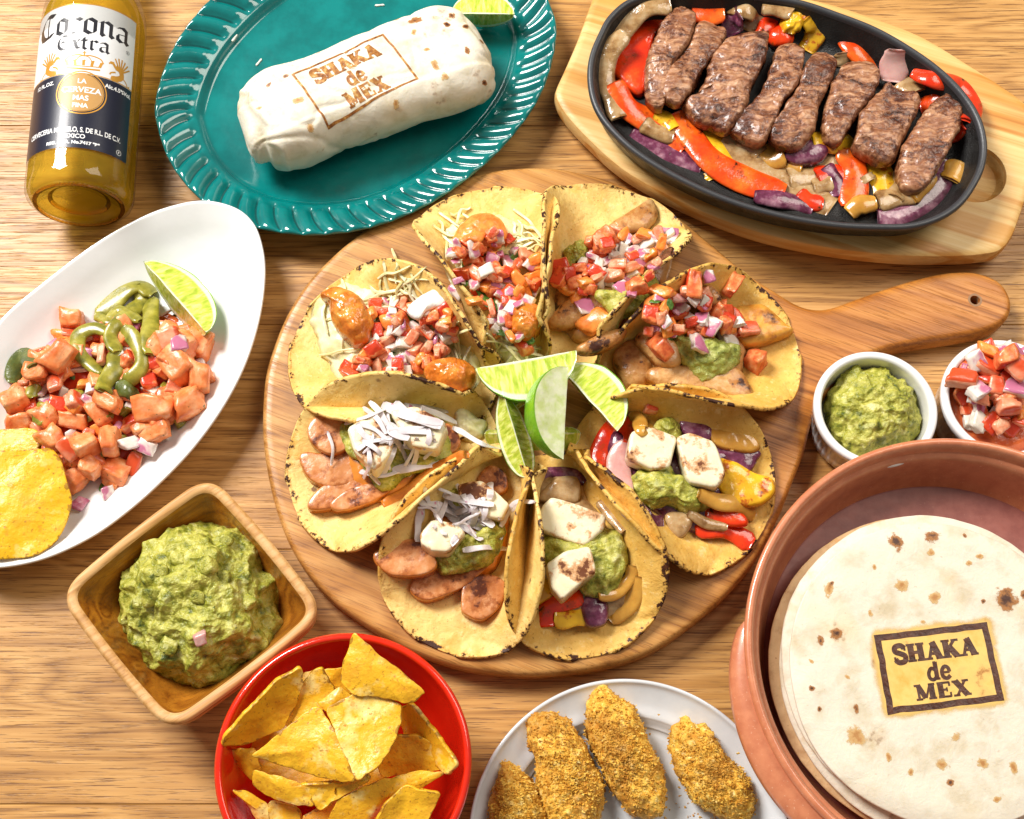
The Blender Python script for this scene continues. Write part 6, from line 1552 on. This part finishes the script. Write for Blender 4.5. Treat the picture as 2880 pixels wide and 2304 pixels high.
# ================================================================ tomato salad on the long dish
pd = Pile(wo.min(0) + np.array([0, 0]), wo.max(0), [wplate], floor=0.5)
salad = empty('tomato_salad', (*P('D', 430, 930, 0.6)[:2], 0.6), 'diced tomato, salmon and onion salad heaped on the long white dish', 'salad')
def dpuff(name, pts, h, mat, parent=salad, q=50, fr='D', drop=0.1, **kw):
    z = pd.mean(ccw(PP(fr, pts, 1.5)[:, :2]), q) - drop
    o = puff(name, fr, pts, z, h, M[mat], parent, keep=True, **kw); pd.add(o); return o
dpuff('juice', [(60, 900), (200, 650), (450, 560), (760, 560), (950, 740), (930, 950), (780, 1150), (560, 1330), (400, 1400), (280, 1250), (100, 1100)], 0.16, 'jus', amp=0.03)
dpuff('salad_bed', [(90, 900), (200, 720), (420, 620), (700, 600), (900, 720), (880, 920), (720, 1080), (520, 1230), (360, 1250), (200, 1120)], 1.3, 'tomato', amp=0.3, n=110, rings=22, wor=0.2, wfreq=1.3)
poly = [(40, 900), (140, 760), (260, 640), (400, 620), (560, 600), (720, 560), (840, 640), (930, 750), (950, 900), (860, 1000), (760, 1080), (650, 1180), (560, 1290), (420, 1370), (320, 1330), (250, 1180), (90, 1070)]
scatter('D', poly, 135, pd, salad, (('salmon_dice', .34, .98), ('tomato_dice', .32, .88), ('onion_dice', .16, .8), ('chilli_dice', .06, .7), ('herb_leaf', .10, .6), ('purple_dice', .02, .7)))
for x, y, s, kd in ((690, 985, 2.1, 'salmon_dice'), (850, 965, 2.1, 'salmon_dice'), (720, 1090, 2.0, 'salmon_dice'), (905, 705, 2.0, 'salmon_dice'), (780, 690, 1.8, 'tomato_dice'), (810, 790, 2.0, 'salmon_dice'), (900, 850, 2.0, 'salmon_dice'),
                    (275, 760, 2.0, 'salmon_dice'), (400, 1150, 1.7, 'salmon_dice'), (510, 1140, 1.5, 'salmon_dice'), (345, 1300, 1.8, 'salmon_dice'), (420, 1250, 1.6, 'salmon_dice'), (540, 1265, 1.6, 'salmon_dice'), (320, 1160, 1.5, 'tomato_dice'),
                    (75, 940, 1.8, 'salmon_dice'), (80, 1045, 1.8, 'salmon_dice'), (235, 1120, 1.9, 'salmon_dice'), (330, 585, 1.5, 'salmon_dice'), (470, 745, 1.4, 'tomato_dice'), (430, 880, 1.3, 'onion_dice'), (345, 945, 1.5, 'tomato_dice'), (610, 1130, 1.9, 'onion_dice'),
                    (490, 950, 1.6, 'salmon_dice'), (690, 780, 1.3, 'tomato_dice'), (800, 690, 1.4, 'onion_dice'), (640, 690, 1.2, 'onion_dice'), (400, 945, 0.9, 'onion_dice'), (490, 1355, 1.0, 'onion_dice'), (362, 1405, 1.2, 'purple_dice'), (665, 1150, 1.2, 'onion_dice'), (180, 820, 1.6, 'salmon_dice'), (350, 800, 1.1, 'onion_dice')):
    dice(kd, 'D', x, y, s * 0.76, pd, salad)
for pts, wd, mt in (([(450, 575), (520, 500), (580, 445), (640, 430), (700, 470)], 1.15, 'chilli'), ([(620, 430), (645, 500), (610, 560), (540, 600), (510, 660), (540, 730)], 0.9, 'chilli'), ([(680, 495), (683, 600), (684, 740)], 1.05, 'chilli'),
                    ([(520, 725), (525, 800), (490, 880), (475, 905)], 1.0, 'chilli'), ([(500, 640), (430, 620), (370, 660), (360, 720), (410, 780), (470, 820)], 0.85, 'chilli'), ([(560, 620), (620, 690), (645, 780), (600, 850), (560, 845)], 0.85, 'chilli'),
                    ([(440, 560), (500, 590), (540, 560)], 0.7, 'chilli'), ([(530, 885), (580, 900), (630, 925)], 0.9, 'dark_chilli'), ([(70, 870), (85, 800), (130, 760), (165, 790)], 1.1, 'dark_chilli'), ([(150, 880), (170, 930)], 0.9, 'chilli'), ([(160, 1010), (220, 1030)], 0.9, 'chilli'), ([(500, 590), (560, 560), (640, 590)], 0.7, 'chilli')):
    pxstrip('chilli_strip', 'D', pts, pd, wd, 0.24, M[mt], salad, lift=0.28, arch=0.12, tw=0.9, amp=0.03)
wedge('D', (645, 312), (925, 632), 2.9, 24, 36, 'lime wedge resting on the long white dish above the salad', None, 0.36)
def sheet(name, fr, pts, zs, mat, label=None, cat=None, grp=None, thick=0.16, sag=0.0, amp=0.12, seed=0, parent=None, sharp=True, n=110, freq=0.35):
    q = np.array([P(fr, x, y, z) for (x, y), z in zip(pts, zs)])
    o = round_poly(q, n, 2, 0.10) if sharp else smooth_closed(q, n)
    if np.sum(o[:, 0] * np.roll(o[:, 1], -1) - o[:, 1] * np.roll(o[:, 0], -1)) < 0: o = o[::-1].copy()
    # least squares plane plus each rim point's own rise
    c = o.mean(0); A_ = np.c_[o[:, :2] - c[:2], np.ones(len(o))]; pl_ = np.linalg.lstsq(A_, o[:, 2], rcond=None)[0]
    edge = np.stack([vn(o * 3 + seed, 1, seed), vn(o * 3 + seed, 1, seed + 3), 0 * o[:, 0]], 1) * 0.05; o = o + edge
    V = []; rm = []
    for s in (1.0, 0.97, 0.92, 0.84, 0.74, 0.62, 0.5, 0.38, 0.26, 0.14, 0.03):
        p = c + (o - c) * s
        pz_ = (p[:, :2] - c[:2]) @ pl_[:2] + pl_[2]; own = o[:, 2] - (A_ @ pl_)
        p[:, 2] = pz_ + own * s ** 2 - sag * (1 - s * s)
        V.append(p); rm.append(np.full(n, 1 - s))
    k = len(V); V = np.vstack(V); rm = np.concatenate(rm)
    V[:, 2] += amp * fbm(V * np.array([1, 1, 0.2]) + seed * 7, freq * 2, seed, 3)
    F = gridF(k, n, False, True); Nn = normals(V, F)
    if Nn[:, 2].mean() < 0: Nn = -Nn; F = F[:, ::-1]
    Vb = V - Nn * thick; off = len(V); last = (k - 1) * n
    bl = [last + i for i in range(n)]
    Fl = F.tolist() + (F[:, ::-1] + off).tolist() + [bl, [off + i for i in bl][::-1]] + [(i, (i + 1) % n, off + (i + 1) % n, off + i) for i in range(n)]
    ob = mk(name, np.vstack([V, Vb]), Fl, mat, parent, attrs={'rim': np.r_[rm, rm]}, keep=True)
    bm_fix(ob.data)
    return tag(ob, label, cat, grp)
def bm_fix(me):
    import bmesh
    b = bmesh.new(); b.from_mesh(me); bmesh.ops.recalc_face_normals(b, faces=b.faces); b.to_mesh(me); b.free()
G2 = 'yellow corn chips on the long white dish'
sheet('corn_chip', 'D', [(-200, 1080), (150, 1058), (205, 1105), (60, 1300), (-200, 1350)], [2.3, 2.0, 2.0, 1.8, 2.0], M['chip2'], 'yellow chip at the back of three, its straight edge under the salmon dice', 'corn chip', G2, seed=1)
sheet('corn_chip', 'D', [(-200, 1180), (60, 1160), (190, 1150), (120, 1300), (-200, 1400)], [2.8, 2.6, 2.4, 2.4, 2.8], M['chip2'], 'middle yellow chip of the three on the long dish', 'corn chip', G2, seed=2)
sheet('corn_chip', 'D', [(20, 1290), (100, 1200), (200, 1150), (262, 1185), (300, 1290), (322, 1390), (300, 1480), (262, 1560), (170, 1632), (60, 1650), (-60, 1640), (-160, 1500), (-120, 1380)], [3.2, 3.2, 3.0, 2.8, 2.7, 2.5, 2.4, 2.4, 2.5, 2.6, 2.8, 3.0, 3.2], M['chip2'], 'largest yellow chip, rounded, hanging over the lower left of the long dish', 'corn chip', G2, seed=3, sharp=False, amp=0.22, sag=-0.3)

# ================================================================ guacamole in the square bowl
gpts = [(860, 375), (980, 365), (1080, 400), (1165, 430), (1240, 540), (1275, 650), (1310, 760), (1335, 880), (1330, 1010), (1300, 1110), (1220, 1200), (1120, 1250), (1010, 1320), (880, 1345), (780, 1300), (640, 1270), (560, 1180), (500, 1080), (410, 960), (440, 820), (435, 700), (500, 580), (560, 480), (680, 430), (780, 400)]
gm = puff('guacamole', 'I', gpts, 1.15, 4.7, M['guac'], None, amp=0.55, freq=0.62, wor=0.42, wfreq=0.85, p=2.2, n=420, rings=150, keep=True, fine=0.14, swirl=0.34, under=0.12, seed=77)
tag(gm, 'chunky mound of guacamole in the square wooden bowl', 'guacamole')
pq = Pile(qo.min(0), qo.max(0), [gm], floor=1.2)
d1 = dice('onion_dice', 'I', 895, 1075, 0.7, pq, None); tag(d1, 'single pink onion cube on the mound of guacamole', 'onion dice'); d1.data = cube_mesh('onion_dice', M['pink_onion'], 5, (1, 1, .7), round_=0.2)
for x, y, s_2 in ((960, 555, 1.0), (930, 640, 1.3), (1040, 700, 0.9), (600, 820, 1.3), (700, 1110, 1.2), (760, 590, 1.1), (1180, 850, 1.0), (650, 660, 0.9), (880, 820, 0.9), (1050, 480, 0.9)):
    r_ = pq.drop('I', x, y, s_2 * 0.5, 0.2)
    inst('avocado_chunk', cube_mesh('avocado_chunk', M['guac'], int(x), (1, .9, .6), round_=0.5, rough=0.3), r_ + np.array([0, 0, 0.0]), (RS.uniform(-.5, .5), RS.uniform(-.5, .5), RS.uniform(0, 6)), (s_2 * 0.7,) * 3, gm)

# ================================================================ chips in the red bowl
G3 = 'corn chips in the red bowl'
CH = [
    ([(800, 1500), (1000, 1380), (1400, 1400), (1800, 1500), (1800, 1750), (900, 1750)], [3, 3, 3, 3, 3, 3], 'chip deep at the bottom of the red bowl under the long toasted one'),
    ([(330, 900), (700, 760), (1200, 900), (1500, 1200), (900, 1400), (400, 1200)], [3.6, 4, 4, 4, 4, 3.6], 'chip lying flat deep in the red bowl, almost covered'),
    ([(1640, 640), (1980, 1100), (1900, 1185), (1720, 1010), (1590, 900), (1500, 700)], [6.6, 7.0, 6.6, 5.2, 5.0, 5.6], 'tall narrow chip along the right wall of the red bowl'),
    ([(800, 400), (1010, 385), (1160, 370), (1250, 500), (1100, 640), (800, 640)], [5.6, 5.8, 5.8, 5.2, 5.0, 5.0], 'chip edge seen between the pointed chips at the back of the bowl'),
    ([(805, 360), (818, 480), (770, 640), (660, 840), (360, 960), (200, 975), (230, 890), (400, 700), (600, 480)], [7.4, 6.8, 6.3, 6.0, 5.9, 6.6, 7.1, 7.4, 7.5], 'long chip leaning on the upper left wall of the red bowl'),
    ([(250, 985), (450, 980), (500, 1140), (430, 1230), (330, 1130)], [5.6, 5.8, 5.4, 5.0, 5.0], 'small chip under the left corner of the long leaning chip'),
    ([(880, 400), (960, 375), (1060, 540), (980, 700), (680, 840), (640, 640), (770, 570)], [6.8, 7.0, 6.5, 6.2, 5.9, 6.2, 6.4], 'curled chip standing between the long leaning chip and the top one'),
    ([(1100, 515), (1200, 600), (1000, 720), (920, 640), (990, 590)], [7.0, 6.9, 6.8, 6.8, 6.8], 'small chip corner tucked below the curled chip'),
    ([(1530, 890), (1690, 885), (1800, 960), (1890, 1150), (1600, 1180), (1400, 1210), (1350, 1000)], [6.3, 6.4, 6.3, 6.0, 5.4, 5.4, 5.8], 'rounded chip at the middle right of the red bowl'),
    ([(270, 1298), (420, 1310), (560, 1420), (720, 1640), (520, 1640), (400, 1420)], [5.9, 5.6, 5.4, 5.2, 5.0, 5.4], 'thin toasted chip at the lower left of the red bowl'),
    ([(545, 1385), (780, 1440), (800, 1640), (560, 1640)], [5.7, 5.8, 5.6, 5.4], 'chip cut by the bottom edge, right of the thin toasted one'),
    ([(430, 1140), (640, 1200), (870, 1270), (900, 1430), (700, 1405), (520, 1340), (425, 1260)], [6.9, 7.0, 7.0, 6.6, 6.5, 6.4, 6.5], 'blistered chip below the central triangle'),
    ([(740, 1275), (1000, 1260), (1220, 1240), (1345, 1205), (1130, 1340), (935, 1458), (860, 1360)], [6.9, 7.0, 7.0, 7.0, 6.7, 6.6, 6.7], 'chip whose point hangs down at the centre of the bowl'),
    ([(1700, 1148), (1900, 1165), (1720, 1290), (1450, 1400), (1250, 1640), (960, 1640), (1060, 1390), (1300, 1255)], [6.8, 6.9, 6.6, 6.2, 5.8, 5.8, 6.6, 7.0], 'long toasted chip across the lower right of the red bowl'),
    ([(1590, 1262), (1700, 1300), (1865, 1330), (1830, 1400), (1700, 1640), (1320, 1640), (1440, 1400)], [7.3, 7.3, 7.1, 6.9, 6.7, 6.7, 7.2], 'pale thick chip at the lower right, nearest the bottom edge'),
    ([(930, 640), (1080, 900), (1222, 1245), (1100, 1240), (850, 1180), (600, 1100), (408, 1045), (650, 860)], [7.8, 7.9, 7.9, 7.5, 7.2, 7.0, 7.2, 7.6], 'large triangular chip on top, left of centre'),
    ([(985, 680), (1200, 560), (1320, 560), (1560, 640), (1560, 760), (1525, 900), (1400, 1110), (1225, 1245), (1090, 940)], [7.9, 8.1, 8.1, 8.0, 8.0, 8.0, 8.1, 8.2, 8.1], 'bright square chip on top at the centre of the bowl'),
    ([(1195, 98), (1300, 190), (1460, 330), (1745, 548), (1660, 640), (1560, 640), (1380, 590), (1200, 590), (1090, 480), (1130, 300)], [8.9, 8.9, 8.9, 8.7, 8.4, 8.3, 8.2, 8.3, 8.2, 8.5], 'topmost chip, its sharp corner above the back rim of the red bowl'),
]
for i, (pts, zs, lb) in enumerate(CH):
    sheet('corn_chip', 'J', pts, zs, M['chip'], lb, 'corn chip', G3, seed=20 + i, amp=0.22, thick=0.20, sag=-0.15 if i % 2 else 0.12)

# ================================================================ breaded pieces
def breaded(pts, label, seed, h=2.3):
    z = 0.98
    o = puff('breaded_piece', 'K', pts, z, h, M['crumb'], None, amp=0.20, freq=0.9, wor=0.20, wfreq=2.0, p=2.1, n=230, rings=60, keep=True, fine=0.09, under=0.3, seed=seed)
    tag(o, label, 'breaded piece', 'breaded fried pieces on the round white plate')
    me = o.data; r = np.random.default_rng(seed); Vv = GEO[o.name][0]; N = normals(Vv, [f for f in GEO[o.name][1] if len(f) == 4])
    if N[:, 2][Vv[:, 2] > z + h * 0.8].mean() < 0: N = -N
    ok = np.where(Vv[:, 2] > z + h * 0.15)[0]; pick = r.choice(ok, 2600)
    V = []; F = []
    for i in pick:
        s = r.uniform(0.035, 0.095); q = Vv[i] + N[i] * s * 0.5
        a = r.normal(size=(5, 3)); a /= np.linalg.norm(a, axis=1, keepdims=True); b = len(V)
        V += list(q + a * s * np.array([1.3, 1, 0.8])); F += [(b, b + 1, b + 2), (b, b + 2, b + 3), (b, b + 3, b + 1), (b + 1, b + 2, b + 4), (b + 2, b + 3, b + 4), (b + 3, b + 1, b + 4)]
    c = mk('crumbs', np.array(V), F, M['crumb'], o, smooth=False, org=WORLD[o.name]); c['kind'] = 'stuff'
breaded([(440, 370), (520, 345), (620, 370), (700, 420), (770, 520), (830, 640), (890, 740), (905, 850), (880, 960), (850, 1080), (700, 1150), (600, 1080), (540, 940), (510, 800), (490, 640), (450, 560), (425, 460)], 'second breaded piece from the left, broad and yellow, cut by the bottom edge', 1)
breaded([(860, 195), (920, 205), (985, 270), (1060, 310), (1110, 400), (1160, 520), (1220, 640), (1260, 740), (1275, 860), (1250, 960), (1170, 985), (1080, 960), (1010, 870), (940, 800), (900, 700), (850, 600), (810, 500), (798, 400), (805, 290)], 'third breaded piece from the left, standing highest on the plate', 2)
breaded([(1398, 388), (1450, 420), (1520, 440), (1570, 520), (1650, 640), (1740, 730), (1800, 830), (1810, 930), (1760, 990), (1650, 990), (1540, 940), (1440, 880), (1400, 780), (1350, 680), (1320, 580), (1308, 490), (1350, 430)], 'fourth breaded piece, browned, alone on the right of the plate', 3)
breaded([(290, 662), (350, 670), (410, 720), (460, 780), (510, 900), (550, 1010), (560, 1100), (400, 1160), (260, 1150), (215, 1040), (225, 880), (255, 760)], 'leftmost breaded piece, dark brown, at the edge of the white plate', 4)

rc_ = random.Random(4); V = []; F = []
pkp = Pile(kc - kr, kc + kr, [kplate], floor=1.0)
for _ in range(150):
    x, y = (rc_.gauss(1560, 130), rc_.gauss(930, 60)) if rc_.random() < 0.55 else (rc_.uniform(250, 1850), rc_.uniform(300, 1000))
    q = pkp.at('K', x, y)
    if np.linalg.norm(q[:2] - kc) > kr * 0.9: continue
    s_c = rc_.uniform(0.03, 0.10); a = np.array([[rc_.gauss(0, 1) for _ in range(3)] for _ in range(5)]); a /= np.linalg.norm(a, axis=1, keepdims=True); b = len(V)
    V += list(q + np.array([0, 0, s_c * 0.4]) + a * s_c * np.array([1.4, 1, 0.6])); F += [(b, b + 1, b + 2), (b, b + 2, b + 3), (b, b + 3, b + 1), (b + 1, b + 2, b + 4), (b + 2, b + 3, b + 4), (b + 3, b + 1, b + 4)]
c_r = mk('crumbs', np.array(V), F, M['crumb'], None, smooth=False)
tag(c_r, 'loose golden crumbs scattered on the round white plate', 'crumbs', None, 'stuff')

# ================================================================ tortillas in the terracotta dish
TG = 'stacked flour tortillas in the terracotta dish'
def tortilla(name, fr, cx, cy, rx, z, mat, label, seed, fold=0.0, thick=0.22, droop=0.5):
    c = P(fr, cx, cy, z); r = rx / FR[fr][2] * float(np.dot(c - CP, [0, st, -ct])) / FPX
    n, k = 240, 60; a = np.linspace(0, 2 * np.pi, n, endpoint=False); V = []
    wob = 1 + 0.012 * vn(np.c_[np.cos(a) * 2, np.sin(a) * 2, a * 0 + seed], 1.2, seed) + 0.003 * vn(np.c_[np.cos(a) * 12, np.sin(a) * 12, a * 0 + seed], 1.2, seed)
    for s in np.sqrt(np.linspace(0.0005, 1, k)):
        V.append(np.c_[c[0] + r * s * wob * np.cos(a), c[1] + r * s * wob * np.sin(a), np.full(n, z) - droop * max(0, s - 0.86) ** 2 * 25 * (0.6 + 0.4 * np.sin(a * 2 + seed))])
    V = np.vstack(V)
    V[:, 2] += 0.09 * fbm(V * np.array([1, 1, 0]) + seed * 3, 0.35, seed, 2) + 0.02 * fbm(V * np.array([1, 1, 0]) + seed, 1.3, seed, 2)
    F = gridF(k, n, False, True); N = normals(V, F)
    if N[:, 2].mean() < 0: N = -N; F = F[:, ::-1]
    off = len(V); Vb = V.copy(); Vb[:, 2] -= thick; Vb[-n:, 2] += thick * 0.35
    Fl = F.tolist() + (F[:, ::-1] + off).tolist() + [list(range(n))] + [((k - 1) * n + i, (k - 1) * n + (i + 1) % n, off + (k - 1) * n + (i + 1) % n, off + (k - 1) * n + i) for i in range(n)]
    o = mk(name, np.vstack([V, Vb]), Fl, mat, None, org=(c[0], c[1], z - thick), keep=True); bm_fix(o.data)
    return tag(o, label, 'tortilla', TG)
# a spare one lifts the stack
tortilla('flour_tortilla', 'L', 925, 1070, 660, 1.8, M['flour'], 'flour tortilla at the very bottom of the stack, lying in the dish', 3)
tortilla('flour_tortilla', 'L', 880, 1075, 705, 2.5, M['flour_edge'], 'lowest toasted flour tortilla of the stack, showing beyond the left edge', 5)
tortilla('flour_tortilla', 'L', 930, 1085, 700, 3.0, M['flour'], 'second flour tortilla from the bottom of the stack', 7)
tortilla('flour_tortilla', 'L', 915, 1040, 675, 3.45, M['flour'], 'flour tortilla just under the branded one', 9, droop=0.9)
tt = tortilla('flour_tortilla', 'L', 940, 1070, 668, 3.95, M['flour'], 'topmost flour tortilla with a dark rectangular brand burnt into it', 12)
burnt(tt, 'L', (712, 1248), (1192, 1192), (655, 928), 4.0, M['brand'], (('SHAKA', 0.62, 0.165, 0.245), ('de', 0.34, 0.155, 0.245), ('MEX', 0.09, 0.165, 0.21)), 0.32, toast=M['halo'])

scorch(tt, 'L', [(735, 505, .95, 1), (893, 482, .6, 1), (1037, 482, .28, 1), (757, 697, .6, 0), (905, 750, .55, 0), (1218, 755, .95, 1), (1295, 742, .4, 1), (473, 912, .55, 1), (403, 940, .40, 1), (440, 720, .75, 0), (450, 690, .3, 1), (560, 1240, .45, 1), (562, 1362, .85, 0), (1000, 1365, .45, 0), (1115, 1482, .5, 0), (940, 1485, .55, 0), (365, 1150, .28, 1), (398, 1240, .26, 1), (800, 1522, .4, 0), (972, 1562, .3, 1), (1100, 570, .4, 0), (1055, 602, .3, 0), (890, 555, .4, 0), (640, 620, .3, 0), (360, 1030, .3, 0), (1118, 768, .22, 1), (700, 1450, .4, 0), (1250, 1500, .5, 0), (620, 820, .35, 0), (850, 860, .3, 0), (1180, 1640, .4, 0), (520, 1100, .3, 0)], 4)

# ================================================================ ramekin contents
c, r, ins = ram1
pr1 = Pile(c - r, c + r, [ins], floor=0.7)
gp = [(640, 745), (700, 790), (800, 775), (900, 780), (980, 860), (1060, 890), (1110, 960), (1130, 1080), (1130, 1200), (1080, 1290), (960, 1330), (850, 1380), (700, 1410), (600, 1370), (540, 1280), (490, 1160), (480, 1020), (530, 900), (590, 800)]
g2 = puff('guacamole', 'N', gp, 1.2, 2.7, M['guac'], None, amp=0.25, freq=0.9, wor=0.20, wfreq=1.4, p=2.4, n=260, rings=80, keep=True, fine=0.10, swirl=0.22, under=0.1, seed=91)
tag(g2, 'guacamole filling the left ramekin', 'guacamole')
c, r, ins = ram2
pr2 = Pile(c - r, c + r, [ins], floor=0.7)
salsa = empty('tomato_salsa', (*c, 0.9), 'chopped tomato and onion salsa filling the right ramekin', 'salsa')
ro_ = circle(*c, r * 0.8, 60)
V, F = loft(ro_, [(1, 0, 1.0), (1.02, 0, 2.4), (0.8, 0, 2.55), (0.4, 0, 2.65), (0.05, 0, 2.7)], True, True)
jb = mk('salsa_juice', V, F, M['jus'], salsa, keep=True); pr2.add(jb)
ang = np.linspace(0, 2 * np.pi, 24, endpoint=False)
poly = [(1716 + 325 * math.cos(a), 945 + 300 * math.sin(a)) for a in ang]
scatter('N', poly, 85, pr2, salsa, (('tomato_dice', .62, .85), ('onion_dice', .28, .78), ('herb_leaf', .07, .5), ('purple_dice', .03, .6)))
for x, y, s, kd in ((1730, 740, 1.5, 'tomato_dice'), (1530, 750, 1.3, 'onion_dice'), (1830, 930, 1.6, 'onion_dice'), (1560, 950, 1.3, 'onion_dice'), (1690, 920, 1.3, 'tomato_dice'), (1440, 860, 1.3, 'tomato_dice'), (1790, 1070, 1.6, 'tomato_dice'), (1560, 1170, 1.4, 'onion_dice'), (1850, 790, 1.5, 'tomato_dice')):
    dice(kd, 'N', x, y, s * 0.8, pr2, salsa)
